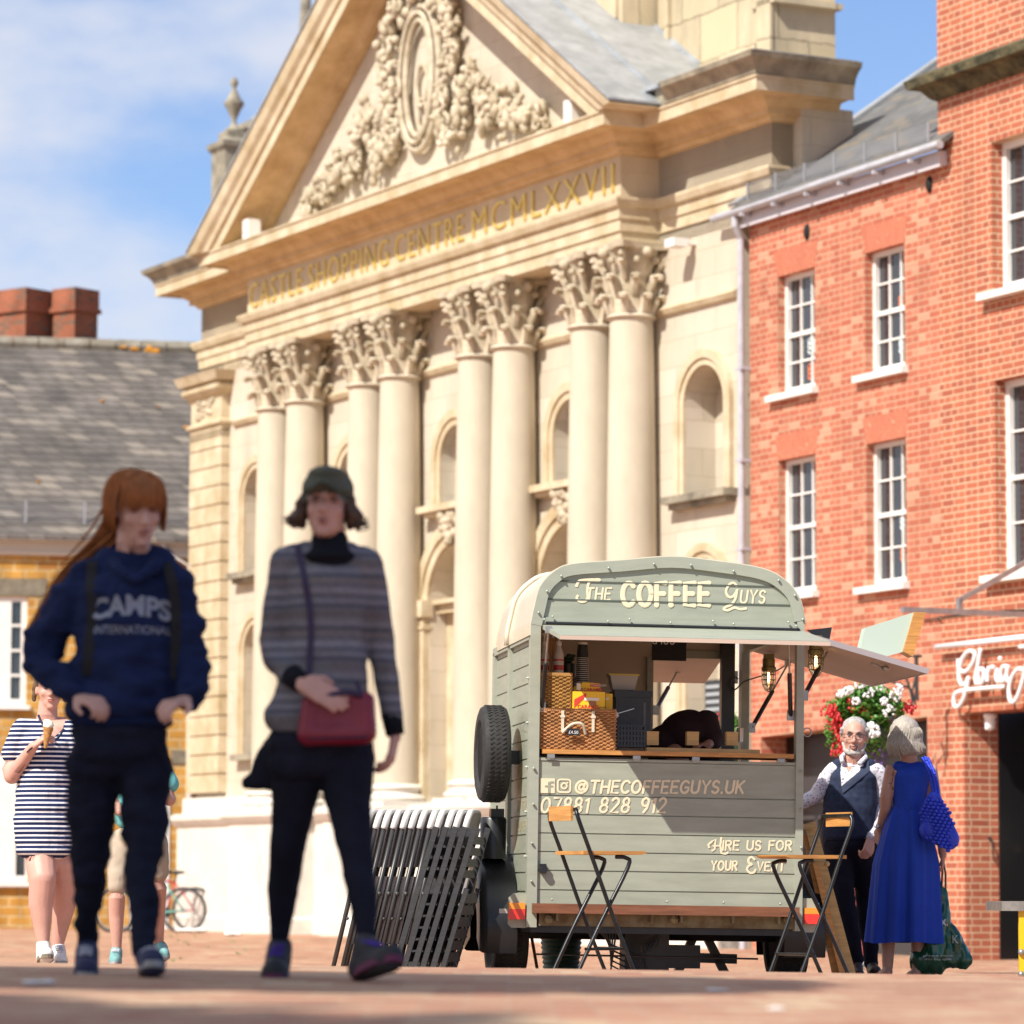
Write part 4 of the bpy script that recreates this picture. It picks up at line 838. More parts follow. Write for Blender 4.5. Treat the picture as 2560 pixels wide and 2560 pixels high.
# ---- lettering: stroke alphabet
GL = {'T': (.62, [[(0, 1), (.62, 1)], [(.31, 1), (.31, 0)]]), 'H': (.6, [[(0, 0), (0, 1)], [(.6, 0), (.6, 1)], [(0, .5), (.6, .5)]]),
 'E': (.5, [[(.5, 1), (0, 1), (0, 0), (.5, 0)], [(0, .52), (.42, .52)]]), 'C': (.58, [arc(.34, .5, .34, .5, 45, 315)]), 'O': (.68, [arc(.34, .5, .34, .5, 0, 360, 20)]),
 'F': (.48, [[(.48, 1), (0, 1), (0, 0)], [(0, .52), (.4, .52)]]), 'G': (.62, [arc(.34, .5, .34, .5, 45, 330)+[(.64, .46), (.38, .46)]]), 'U': (.58, [[(0, 1), (0, .3)]+arc(.29, .3, .29, .3, 180, 360, 10)+[(.58, 1)]]),
 'Y': (.58, [[(0, 1), (.29, .5), (.58, 1)], [(.29, .5), (.29, 0)]]), 'S': (.5, [arc(.26, .75, .24, .25, 30, 270, 10)[:-1]+arc(.25, .25, .25, .25, 90, -150, 12)]), '.': (.1, [[(.05, 0), (.05, .04)]]),
 'K': (.56, [[(0, 0), (0, 1)], [(.54, 1), (0, .42)], [(.18, .58), (.56, 0)]]), 'R': (.54, [[(0, 0), (0, 1), (.3, 1)]+arc(.3, .76, .22, .24, 90, -90, 8)+[(0, .52)], [(.25, .52), (.54, 0)]]), 'I': (.0, [[(0, 0), (0, 1)]]),
 'V': (.58, [[(0, 1), (.29, 0), (.58, 1)]]), 'N': (.58, [[(0, 0), (0, 1), (.58, 0), (.58, 1)]]), ' ': (.35, []), '0': (.58, [arc(.29, .5, .29, .5, 0, 360, 18)]), '7': (.5, [[(0, 1), (.52, 1), (.18, 0)]]),
 '8': (.52, [arc(.26, .75, .21, .25, 0, 360, 12), arc(.26, .26, .26, .26, 0, 360, 12)]), '1': (.2, [[(0, .82), (.18, 1), (.18, 0)]]), '2': (.52, [arc(.26, .74, .24, .26, 160, -40, 10)+[(0, 0), (.54, 0)]]), '9': (.5, [arc(.26, .72, .24, .28, 0, 360, 12), [(.50, .75), (.42, .3), (.22, 0)]]),
 '@': (.95, [arc(.47, .5, .47, .5, -50, 290, 22), arc(.46, .48, .2, .24, 0, 360, 12), [(.67, .75), (.66, .35)]+arc(.76, .36, .10, .12, 180, 340, 5)]),
 'A': (.6, [[(0, 0), (.3, 1), (.6, 0)], [(.12, .36), (.48, .36)]]), 'M': (.75, [[(0, 0), (0, 1), (.37, .3), (.75, 1), (.75, 0)]]), 'P': (.52, [[(0, 0), (0, 1), (.3, 1)]+arc(.3, .74, .22, .26, 90, -90, 8)+[(0, .48)]]), 'L': (.46, [[(0, 1), (0, 0), (.46, 0)]]), 'D': (.58, [[(0, 0), (0, 1), (.2, 1)]+arc(.2, .5, .38, .5, 90, -90, 10)+[(0, 0)]])}
def write(s, x, z, h, r, y, mat, parent, name, width=None, shear=.12, rise=0, gap=.26, big=None, M=None):
    """letters as flattened strokes lying on the plane local y"""
    B = MB(); cx = 0; paths = []
    for i, ch in enumerate(s):
        w, ps = GL[ch]; k = 1
        if big and i in big: k = big[i]
        for p in ps: paths.append([((cx+a*k), b*k-(k-1)*.28) for a, b in p])
        cx += w*k+gap
    tot = cx-gap; sx = (width/(tot*h)) if width else 1
    for p in paths:
        pts = [(x+(a*sx+shear*b)*h, y, z+b*h+rise*a*h*sx) for a, b in p]
        if len(pts) == 1: continue
        o = len(B.v); B.tube(pts, r, 6)
        for i in range(o, len(B.v)): v = B.v[i]; B.v[i] = (v[0], y+(v[1]-y)*.12, v[2])
        for e in (pts[0], pts[-1]): B.ball(e, (r, r*.13, r), 8)
    return B.build(name, mat, parent, M=M)
yL = -.0035
def wr(s, x0, x1, ybase, ytop, cc, r, name, **k):
    a = TP(cc(x0, ybase)); b = TP(cc(x1, ybase)); t = TP(cc(x0, ytop)); return write(s, a.x, a.z, t.z-a.z, r, yL, creamP, CT, name, width=b.x-a.x, rise=(b.z-a.z)/(b.x-a.x), **k)
wr('THE', 640, 765, 292, 232, c1, .0062, 'lettering', gap=.3)
q = [T1(*p, yL) for p in ((590, 225), (605, 195), (650, 187), (712, 190), (700, 186), (660, 195), (648, 240), (650, 280), (636, 300), (610, 302), (592, 285), (600, 268))]
B = MB(); B.tube([(v.x, yL, v.z) for v in smoothpath([tuple(v) for v in q], 4)], .009, 6); B.v = [(x, yL+(y-yL)*.12, z) for x, y, z in B.v]; B.build('lettering', creamP, CT)
wr('COFFEE', 832, 1285, 322, 205, c1, .0155, 'lettering', gap=.30, shear=0)
B = MB()
for (x, y, w) in ((1002, 208, 60), (1010, 320, 24), (1080, 212, 60), (1088, 322, 24)):
    q = T1(x, y); B.box(q.x-.008, q.x+.014, yL-.0016, yL+.0016, q.z-.006, q.z+.006)
B.build('lettering', creamP, CT)
wr('UYS', 1450, 1575, 310, 245, c1, .0062, 'lettering', gap=.3)
q = [T1(*p, yL) for p in ((1434, 222), (1416, 204), (1392, 214), (1376, 248), (1388, 276), (1412, 276), (1432, 250), (1434, 238), (1426, 285), (1404, 318), (1376, 330), (1364, 342), (1385, 348), (1420, 334), (1450, 342), (1485, 338))]
B = MB(); B.tube([(v.x, yL, v.z) for v in smoothpath([tuple(v) for v in q], 4)], .008, 6); B.v = [(x, yL+(y-yL)*.12, z) for x, y, z in B.v]; B.build('lettering', creamP, CT)
wr('@THECOFFEEGUYS.UK', 582, 1462, 173, 110, c2, .0075, 'lettering', gap=.27, shear=.16)
wr('07881 828 912', 402, 1052, 275, 200, c2, .0072, 'lettering', gap=.28, shear=.16)
wr('IRE US FOR', 1358, 1715, 473, 425, c2, .0058, 'lettering', gap=.28, shear=.08)
q = [T2(*p, yL) for p in ((1288, 462), (1283, 445), (1300, 430), (1322, 415), (1316, 470), (1300, 478))]
B = MB(); B.tube([(v.x, yL, v.z) for v in q], .0065, 6); q = [T2(*p, yL) for p in ((1352, 405), (1346, 450), (1352, 490), (1372, 493), (1388, 485))]; B.tube([(v.x, yL, v.z) for v in q], .0065, 6); q = [T2(*p, yL) for p in ((1305, 452), (1350, 450))]; B.tube([(v.x, yL, v.z) for v in q], .005, 6)
B.v = [(x, yL+(y-yL)*.12, z) for x, y, z in B.v]; B.build('lettering', creamP, CT)
wr('YOUR', 1298, 1430, 578, 532, c2, .0058, 'lettering', gap=.28, shear=.08)
wr('VENT', 1540, 1680, 582, 537, c2, .0058, 'lettering', gap=.28, shear=.08)
q = [T2(*p, yL) for p in ((1528, 525), (1510, 510), (1495, 520), (1496, 540), (1512, 548), (1495, 556), (1486, 575), (1500, 592), (1522, 590), (1532, 572))]
B = MB(); B.tube([(v.x, yL, v.z) for v in smoothpath([tuple(v) for v in q], 3)], .0075, 6); B.v = [(x, yL+(y-yL)*.12, z) for x, y, z in B.v]; B.build('lettering', creamP, CT)
# f tile and camera tile
a = T2(398, 173); b = T2(477, 97)
B = MB(); B.box(a.x, b.x, yL-.001, yL+.001, a.z, b.z); B.build('f_tile', creamP, CT)
w = b.x-a.x; B = MB(); x = a.x+w*.62; B.box(x-.008, x+.006, yL-.004, yL, a.z, a.z+w*.62); B.box(x-.026, x+.022, yL-.0042, yL-.0005, a.z+w*.42, a.z+w*.52); B.box(x+.004, x+.026, yL-.0041, yL-.0006, a.z+w*.68, a.z+w*.8); B.box(x-.008, x+.008, yL-.0043, yL-.0007, a.z+w*.55, a.z+w*.76); B.build('f_letter', greenD, CT)
a = T2(488, 175); b = T2(563, 98); cx, cz_ = (a.x+b.x)/2, (a.z+b.z)/2; w = (b.x-a.x)*.46
B = MB(); pts = arc(cx+w*.55, cz_+w*.55, w*.42, w*.42, 0, 90, 5)+arc(cx-w*.55, cz_+w*.55, w*.42, w*.42, 90, 180, 5)+arc(cx-w*.55, cz_-w*.55, w*.42, w*.42, 180, 270, 5)+arc(cx+w*.55, cz_-w*.55, w*.42, w*.42, 270, 360, 5)
B.tube([(x, yL, z) for x, z in pts], .0055, 6, closed=True); B.tube([(x, yL, z) for x, z in arc(cx, cz_, w*.42, w*.42, 0, 345, 16)], .0055, 6, closed=True); B.ball((cx+w*.5, yL, cz_+w*.5), .006, 8)
B.v = [(x, yL+(y-yL)*.15, z) for x, y, z in B.v]; B.build('camera_emblem', creamP, CT)
# small faded lettering on the left side
Ms = Matrix(((0, -1, 0, XL+.0185), (-1, 0, 0, .0), (0, 0, 1, 0), (0, 0, 0, 1)))
sideP = pbr('faded_gold', (.46, .40, .24), .6)
for s, z in (('HIRE US FOR', T2(290, 255).z), ('YOUR EVENT', T2(290, 362).z)):
    o = write(s, -.62, z, .055, .005, 0, sideP, None, 'side_lettering', width=.5, gap=.28); o.data.transform(Ms); o.parent = CT
# ---- lamps
bulbM = pbr('lit_bulb', (1, .75, .35), .3, emit=((1, .72, .32), 9)); brassM = pbr('old_brass', (.22, .19, .08), .45, metal=.6, noise=(20, .4)); lglass = pbr('lamp_glass', (.95, .9, .8), .03, trans=1)
for (px, py, pz, ly) in ((2040, 1602, 1697, .35), (1922, 1647, 1733, 1.35)):
    a = TP((px, py), ly); b = TP((px, pz), ly); h = a.z-b.z; k = h/.22; M = Matrix.Translation(a) @ Matrix.Scale(k, 4)
    B = MB(); B.lathe([(0, .0), (.040, 0), (.040, -.05), (.047, -.055), (.047, -.075), (.044, -.08), (0, -.08)], 20, M); L_ = B.build('caged_lamp', brassM, CT, smooth=True, auto=40)
    B = MB(); B.lathe([(.036, -.08), (.038, -.13), (.034, -.17), (.02, -.195), (0, -.20), (0, -.197), (.018, -.192), (.032, -.168), (.036, -.13), (.034, -.08)], 20, M); B.build('glass_dome', lglass, L_, smooth=True)
    B = MB(); B.lathe([(0, -.09), (.006, -.09), (.008, -.12), (.007, -.145), (0, -.15)], 10, M); B.build('bulb', bulbM, L_, smooth=True)
    B = MB()
    for zz, r_ in ((-.10, .044), (-.135, .044), (-.168, .038)): B.tube([(r_*math.cos(R_(t)), r_*math.sin(R_(t)), zz) for t in range(0, 360, 24)], .0025, 5, closed=True, M=M)
    for t in range(0, 180, 60): B.tube([(.044*math.cos(R_(t))*s, .044*math.sin(R_(t))*s, zz) for s, zz in ((1, -.08), (1, -.14), (.86, -.17), (.5, -.20), (0, -.212), (-.5, -.20), (-.86, -.17), (-1, -.14), (-1, -.08))], .0025, 5, M=M)
    B.build('cage', brassM, L_)
    B = MB(); B.box(-.03, .03, -.03, .03, 0, .03, M); B.build('lamp_mount', brassM, L_)
B = MB(); B.tube(smoothpath([tuple(TP(c8(*p), 1.6)) for p in ((800, 760), (760, 740), (720, 780), (715, 840), (760, 890), (860, 800), (960, 760), (1160, 700), (1300, 640), (1390, 580))], 4), .0045, 6); B.build('lamp_cable', blackP, CT)
q = TP(c8(700, 720), 1.9); B = MB(); B.box(q.x-.05, q.x+.05, q.y-.01, q.y+.02, q.z-.05, q.z+.03); B.build('latch_plate', metal, CT); B = MB(); B.tube([TP(c8(650, 780), 1.88), TP(c8(600, 805), 1.88)], .012, 8); B.build('red_catch', redl, CT)
q = F3(.72, .1); B = MB(); B.ball((q.x, q.y, q.z-.05), (.025, .02, .018), 10); B.bar((q.x-.09, q.y, q.z-.02), (q.x-.02, q.y, q.z-.045), .012, .012); B.build('hatch_catch', metal, CT, smooth=True)
# ================================================================= things on the counter
def TT(nm, label, cat, p, ly, group=None):
    q = TP(p, ly); M = MT @ Matrix.Translation((q.x, ly, CZ0+.001)); return thing(nm, label, cat, M, group), q
def wicker(name, c, label, x0, x1, z0, z1, ly, dep, lid=True, cat='basket'):
    """basket woven from strands round upright stakes"""
    M = MT @ Matrix.Translation(((x0+x1)/2, ly, z0)); t = thing(name, label, cat, M); w = (x1-x0)/2; h = z1-z0
    B = MB(); nz_ = int(h/.011); ns = max(8, int(w*2/.022))
    for j in range(nz_):
        z = .006+j*.011; pts = []
        for i in range(ns*2+1): xx = -w+2*w*i/(ns*2); pts.append((xx, -dep/2-.004+(.006 if (i//2+j) % 2 else -.006), z+rnd.uniform(-.001, .001)))
        B.tube(pts, .0058, 5)
        for s in (-1, 1):
            pts = [(s*(w+.002+(.005 if (i+j) % 2 else -.005)), -dep/2+dep*i/10, z) for i in range(11)]; B.tube(pts, .0058, 5)
    for i in range(ns+1): xx = -w+2*w*i/ns; B.tube([(xx, -dep/2, 0), (xx, -dep/2, h-.01)], .004, 5)
    B.box(-w+.004, w-.004, -dep/2+.004, dep/2, .002, h-.012); B.build('woven_body', c, t)
    B = MB()
    for s in (-1, 1): B.tube([(-w-.005, s*dep/2, h), (w+.005, s*dep/2, h)], .010, 8)
    for s in (-1, 1): B.tube([(s*(w), -dep/2, h), (s*w, dep/2, h)], .010, 8)
    for i in range(40): xx = -w+2*w*i/39; B.tube([(xx-.004, -dep/2-.011, h-.008), (xx+.004, -dep/2-.011, h+.009)], .0035, 4)
    if lid: B.box(-w+.0, w-.0, -dep/2, dep/2, h-.004, h+.006)
    B.build('rim', c, t)
    return t, w, h
rnd = random.Random(11)
wick = pbr('wicker', (.50, .245, .095), .6, noise=(14, .45), bump=(60, .3, .002)); wickY = pbr('golden_wicker', (.46, .25, .07), .6, noise=(14, .4), bump=(60, .3, .002))
a = TP(c7(50, 1478), .02); b = TP(c7(955, 1050), .02)
hb, w, h = wicker('wicker_hamper', wick, 'large wicker hamper with straps and rope handle on the trailer counter', a.x, b.x, CZ0+.002, b.z, .16, .28, cat='hamper')
strp = pbr('cream_strap', (.62, .56, .44), .6)
for fx in (-.42, .40): B = MB(); B.box(w*fx-.008, w*fx+.008, -.163, -.155, h*.45, h-.005); B.box(w*fx-.014, w*fx+.014, -.166, -.157, h*.8, h*.86); B.build('strap', strp, hb)
B = MB(); B.tube(smoothpath([(-.28*w*1.5, -.158, h*.42), (-.2*w, -.18, h*.62), (.0, -.185, h*.66), (.12*w, -.18, h*.6), (.2*w, -.158, h*.4)], 5), .009, 8); B.build('rope_handle', strp, hb)
B = MB(); B.box(-.31*w, .02*w, -.190, -.184, h*.35, h*.52, Matrix.Rotation(R_(0), 4, 'X')); B.build('price_tag', blackP, hb)
wt = btext('£4.50', .026, Matrix(), pbr('chalk', (.75, .75, .75), .9), 'price_writing', hb, ext=.0005); wt.data.transform(Matrix.Translation((-.28*w, -.1915, h*.39)))
a = TP(c7(62, 1040), .05); b = TP(c7(432, 610), .05)
wicker('wicker_box', wickY, 'tall golden wicker box standing on top of the large hamper', a.x, b.x, b.z-(b.z-a.z), b.z, .17, .2, lid=True)
# caramel boxes
yel = pbr('yellow_card', (.86, .56, .02), .5); redc = pbr('red_print', (.62, .05, .03), .5); brn = pbr('biscuit_print', (.35, .16, .08), .6); whp = pbr('white_print', (.8, .78, .74), .5)
def cardbox(label, x0, x1, z0, z1, ly, header=True):
    a = TP(c7(x0, z0), ly); b = TP(c7(x1, z1), ly); M = MT @ Matrix.Translation((a.x, ly, a.z)); t = thing('caramel_box', label, 'snack box', M, 'yellow caramel wafer boxes'); w, h = b.x-a.x, b.z-a.z
    B = MB(); B.box(0, w, 0, .09, 0, h); 
    if header: B.prism([(w*.1, h), (w*.92, h), (w*.90, h+.055), (w*.35, h+.06), (w*.3, h+.03), (w*.12, h+.035)], .084, .09)
    B.build('carton', yel, t)
    return t, w, h
t, w, h = cardbox('yellow caramel wafer box with red lettering, in front on the hamper lid', 440, 835, 1028, 822, .06)
tx = btext('CARAMEL', .03, Matrix(), redc, 'box_lettering', t, ext=.0006, off=.0008); tx.data.transform(Matrix.Translation((w*.15, -.002, h*.05))); tx = btext('WAFER BISCUITS', .009, Matrix(), brn, 'box_lettering', t, ext=.0005); tx.data.transform(Matrix.Translation((w*.76, -.002, h*.10)))
tx = btext('CARAMEL', .026, Matrix(), redc, 'header_lettering', t, ext=.0006, off=.0008); tx.data.transform(Matrix.Translation((w*.40, .082, h+.008))); tx = btext("TUNNOCK'S", .016, Matrix(), whp, 'header_lettering', t, ext=.0006); tx.data.transform(Matrix.Translation((w*.62, .079, h+.037)))
B = MB(); B.box(w*.60, w*.90, .0815, .083, h+.034, h+.052); B.build('red_banner', redc, t)
B = MB(); B.prism([(w*.05, h*.08), (w*.05, h*.55), (w*.42, h*.92), (w*.42, h*.75)], -.003, -.0005); B.build('red_flash', redc, t); B = MB(); B.box(w*.50, w*.72, -.006, -.0005, h*.22, h*.48); B.box(w*.2, w*.36, .07, .082, h*1.0, h*1.22); B.build('wafer_picture', brn, t); B = MB(); B.box(w*.36, w*.82, -.004, -.0008, h*.5, h*.66); B.box(w*.17, w*.30, .069, .0695, h*1.12, h*1.5); B.build('wrapper_picture', whp, t)
t2, w2_, h2_ = cardbox('second yellow caramel wafer box, partly behind the front one at its right', 838, 925, 1028, 842, .17, False)
B = MB(); B.box(.0, w2_*.5, -.002, -.0003, h2_*.6, h2_*.75); B.build('label_print', whp, t2)
# cups
cupM = pbr('black_cup', (.02, .02, .02), .4); lip = pbr('cup_lip', (.70, .68, .64), .5)
def cups(label, xc, ytop, ybot, wid, ly, n, top_white=True):
    a = TP(c7(xc, ybot), ly); b = TP(c7(xc, ytop), ly); H = b.z-a.z; M = MT @ Matrix.Translation((a.x, ly, a.z)); t = thing('cup_stack', label, 'cup stack', M, 'stacks of paper cups'); r = wid/4.83/427/2
    B = MB(); B.lathe([(r, 0), (r, H*.62), (r*.78, H*.97), (r*.78, H), (0, H)], 24); B.build('cups', cupM, t, smooth=True, auto=40)
    B = MB(); 
    for i in range(n): z = H*.60*i/(n-1); B.lathe([(r+.001, z), (r+.0035, z+.002), (r+.001, z+.004)], 24)
    B.build('cup_lips', lip, t)
    if top_white: B = MB(); B.lathe([(r*.80, H*.955), (r*.79, H+.002), (0, H+.002)], 24); B.build('cup_base', lip, t)
cups('tall stack of upturned black paper cups behind the caramel boxes', 558, 228, 700, 150, .40, 13); cups('short stack of black cups beside the tall stack, left of it', 455, 640, 760, 110, .5, 5, False)
def simple(nm, label, cat, fn, p, ly, group=None):
    a = TP(p, ly); M = MT @ Matrix.Translation((a.x, ly, a.z)); t = thing(nm, label, cat, M, group); fn(t); return t
syr = pbr('syrup_label', (.55, .52, .50), .4); syr2 = pbr('syrup_red', (.45, .04, .04), .4)
def bottle(t):
    B = MB(); B.lathe([(.030, 0), (.031, .10), (.026, .13), (.012, .16), (.012, .18), (0, .18)], 16); B.build('bottle', syr, t, smooth=True, auto=40)
    B = MB(); B.lathe([(.0315, .02), (.0315, .05)], 16); B.lathe([(.0315, .075), (.0315, .085)], 16); B.build('red_band', syr2, t)
    B = MB(); B.tube([(0, 0, .18), (0, 0, .235), (.02, -.01, .24), (.045, -.02, .235), (.05, -.022, .215)], .006, 6); B.lathe([(.016, .165), (.016, .19), (0, .19)], 12); B.lathe([(.018, .225), (.018, .24), (0, .24)], 12); B.build('pump', lip, t)
simple('syrup_bottle', 'syrup bottle with white pump, leftmost by the trailer corner post', 'bottle', bottle, c7(95, 600), .30, 'pump bottles'); simple('syrup_bottle', 'syrup bottle with white pump, right of a wooden stirrer bundle', 'bottle', bottle, c7(272, 600), .28, 'pump bottles')
def stirrers(t):
    B = MB()
    for i in range(9): B.bar((random.uniform(-.012, .012), random.uniform(-.01, .01), 0), (random.uniform(-.02, .02), random.uniform(-.01, .01), .21), .008, .003)
    B.build('stirrers', woodO, t)
simple('stirrer_bundle', 'bundle of wooden stirrers standing between the two syrup bottles', 'stirrers', stirrers, c7(190, 600), .31)
leafD = pbr('dark_leaf', (.03, .06, .025), .7)
def jar(t):
    B = MB(); B.lathe([(.045, 0), (.047, .13), (.05, .14), (0, .14)], 20); B.build('pot', cupM, t, smooth=True, auto=40)
    B = MB()
    for i in range(30): a = random.uniform(0, 6.3); B.ball((.04*math.cos(a)*random.random(), .04*math.sin(a)*random.random(), .14+random.random()*.05), (.018, .014, .01), 6)
    B.build('leaves', leafD, t)
simple('black_pot', 'black pot of dark leaves between the syrup bottles and the cups', 'pot', jar, c7(385, 760), .5)
clearP = pbr('cloudy_plastic', (.40, .38, .34), .35); lidY = pbr('yellow_lid', (.55, .42, .08), .5)
def tub(t): 
    B = MB(); B.add([(-.065, -.05, 0), (.065, -.05, 0), (.065, .05, 0), (-.065, .05, 0), (-.085, -.06, .088), (.085, -.06, .088), (.085, .06, .088), (-.085, .06, .088)], [(3, 2, 1, 0), (0, 1, 5, 4), (1, 2, 6, 5), (2, 3, 7, 6), (3, 0, 4, 7), (4, 5, 6, 7)]); B.build('tub', clearP, t)
    B = MB(); B.box(-.092, .092, -.065, .065, .085, .095); B.build('lid', lidY, t)
simple('plastic_tub', 'cloudy plastic tub with yellow lid on top of the black bin', 'tub', tub, c7(1045, 800), .45)
def bin_(t):
    B = MB(); B.box(-.105, .105, -.09, .09, 0, .29); b = B.build('bin_body', blackP, t); B = MB(); B.box(-.115, .115, -.10, .10, .29, .33); B.build('bin_lid', blackP, t); B = MB(); B.box(.06, .075, -.094, -.09, .03, .26); B.build('label_strip', pbr('dull_grey', (.12, .12, .13), .5), t)
simple('black_bin', 'dark lidded plastic bin inside the trailer behind a black crate', 'bin', bin_, c7(1140, 1480), .42)
def crate(t):
    B = MB(); B.box(-.085, .085, -.06, .06, 0, .012)
    for i in range(9):
        for s in (-1, 1): B.box(-.085+i*.0195, -.075+i*.0195, s*.06-.003, s*.06+.003, 0, .125)
    for s in (-1, 1): B.box(s*.085-.003, s*.085+.003, -.06, .06, 0, .125)
    for z in (.03, .06, .09, .12): B.box(-.085, .085, -.064, -.058, z, z+.01)
    B.box(-.08, .08, -.05, .05, .01, .10); B.build('crate', blackP, t)
simple('black_crate', 'small black slatted crate at the counter edge, between hamper and bin', 'crate', crate, c7(1135, 1490), .12)
sil = pbr('knife_steel', (.5, .5, .48), .3, metal=.8)
def tongs(t): B = MB(); B.bar((-.02, 0, .01), (.09, 0, .045), .012, .004); B.build('blade', sil, t); B = MB(); B.prism([(-.05, .03), (-.02, .035), (.0, 0), (-.03, -.03), (-.05, -.01)], -.01, .01); B.build('holder', lip, t)
simple('cake_server', 'steel cake server lying on the black crate', 'server', tongs, c7(1000, 1110), .10)
for i, (p, lb) in enumerate(((c7(1400, 1463), 'leftmost pale wooden block on the counter board'), (c8(242, 1563), 'middle pale wooden block on the counter board'), (c8(717, 1565), 'rightmost pale wooden block, before the steel cup'))):
    def blk(t, i=i):
        B = MB(); B.box(-.035, .035, -.03, .03, 0, .068); B.box(-.036, .036, -.031, .031, .068, .080); B.build('block', woodP, t)
    simple('wooden_block', lb, 'block', blk, p, .08, 'wooden blocks on the counter board')
a = TP(c7(1330, 1495), .03); b = TP(c8(1050, 1600), .03); B = MB(); B.box(0, b.x-a.x, -.04, .06, 0, .022); o = B.build('counter_board', woodP, None, M=MT @ Matrix.Translation((a.x, .04, CZ0+.001))); tag(o, 'long narrow pale board lying along the counter under the wooden blocks', 'board')
def scup(t): B = MB(); B.lathe([(.018, 0), (.020, .08), (.021, .082), (.0, .08)], 20); B.build('steel_cup', sil, t, smooth=True, auto=40)
simple('steel_cup', 'shiny steel cup at the right end of the counter', 'cup', scup, c8(822, 1520), .16)
# chalkboard hung upside down
a = TP(c7(1400, 438), .8); b = TP(c7(1815, 150), .8); B = MB(); B.box(0, b.x-a.x, -.008, .008, 0, b.z-a.z+.05); cb_ = thing('chalkboard', 'black chalkboard with upside down chalk writing hanging inside the trailer', 'chalkboard', MT @ Matrix.Translation((a.x, .8, a.z))); B.build('board', pbr('chalkboard', (.012, .012, .013), .8), cb_)
w = b.x-a.x; o = write('COLD', 0, 0, .055, .0035, 0, MATS['chalk'], None, 'chalk_writing', width=.14, gap=.25); o.data.transform(Matrix.Translation((w*.68, -.012, .155)) @ Matrix.Rotation(R_(180), 4, 'Y')); o.parent = cb_
# sign box on the side hatch and dark board
ly = .30; P4 = [TP(p, ly) for p in ((2163, 1570), (2284, 1531), (2256, 1630), (2216, 1641), (2150, 1624))]; sg = thing('hatch_sign', 'sage green sign box with orange wooden side standing on the side hatch', 'sign', MT)
B = MB(); B.prism([(p.x, p.z) for p in P4], ly, ly+.10); B.build('panel', pbr('pale_sage', (.46, .56, .48), .5), sg)
P4 = [TP(p, ly-.003) for p in ((2284, 1531), (2313, 1531), (2281, 1642), (2257, 1629))]; B = MB(); B.prism([(p.x, p.z) for p in P4], ly-.02, ly+.11); B.build('wooden_side', woodO, sg)
P4 = [TP(p, .35) for p in ((2018, 1575), (2080, 1568), (2073, 1604), (2040, 1592))]; B = MB(); B.prism([(p.x, p.z) for p in P4], .35, .37); o = B.build('black_board', blackP, None, M=MT); tag(o, 'small black board resting at the hinge of the side hatch', 'board')
# black canister on mudguard
def can(t):
    B = MB(); B.lathe([(.078, 0), (.08, .235), (.07, .25), (0, .25)], 24); B.build('tank', blackP, t, smooth=True, auto=40); B = MB(); B.box(-.02, .06, -.04, .05, .25, .30); B.tube([(.02, 0, .30), (.02, 0, .32)], .006, 6); B.build('cap', blackP, t)
a = TP((1228, 2147), .75); simple('black_tank', 'black plastic tank standing on the left mudguard of the trailer', 'tank', can, (1232, 2147), .75)
# ================================================================= street furniture and small things
steelB = pbr('dark_tube', (.035, .036, .038), .3, metal=.7, noise=(12, .4)); whiteP = pbr('white_plastic', (.72, .70, .67), .45)
def gz(v): return zg(v.x, v.y)
def stool(label, px, py, Z, yaw):
    s = W(px, py, Z); z0 = zg(s.x, Z)-.02; H = s.z-z0
    M = Matrix.Translation((s.x, Z, z0)) @ Matrix.Rotation(R_(yaw), 4, 'Z'); t = thing('folding_bar_stool', label, 'bar stool', M, 'folding bar stools by the trailer')
    k = H/.72
    B = MB(); pts = [(-.19, H), (.20, H)]
    B.prism([(-.19, H-.02), (.17, H-.02), (.20, H-.012), (.205, H-.004), (.19, H), (-.19, H)], -.17, .17); B.build('seat', woodO, t)
    for y in (-.175, .175):
        B = MB(); B.tube(smoothpath([(-.225, y*.86, H+.225), (-.222, y, H+.17), (-.145, y, H-.02), (.0, y, H*.48), (.155, y, 0)], 4), .0115, 8)
        l = B.build('leg', steelB, t, smooth=True)
    for y in (-.15, .15):
        B = MB(); B.tube(smoothpath([(.02, y, H-.032), (.085, y, H-.038), (.095, y, H-.09), (-.08, y, H*.45), (-.25, y, 0)], 4), .0115, 8); B.build('leg', steelB, t, smooth=True)
    B = MB(); B.tube([(-.225, -.15, H+.225), (-.235, 0, H+.225), (-.225, .15, H+.225)], .0115, 8); B.build('back_rail', steelB, t)
    B = MB(); B.box(-.25, -.235, -.135, .135, H+.165, H+.245); B.build('backrest', woodO, t)
    B = MB(); zf = .20; B.tube([(.075, -.18, zf), (.075, .18, zf)], .008, 8); B.tube([(.075, -.17, zf), (-.17, -.15, zf)], .008, 8); B.build('footrest', steelB, t)
    return t
stool('folding bar stool with pale wooden seat, in front of the phone number on the trailer', 1500, 2128, 21.3, 26)
stool('folding bar stool with pale wooden seat, before the man in the waistcoat', 2006, 2138, 21.9, 206)
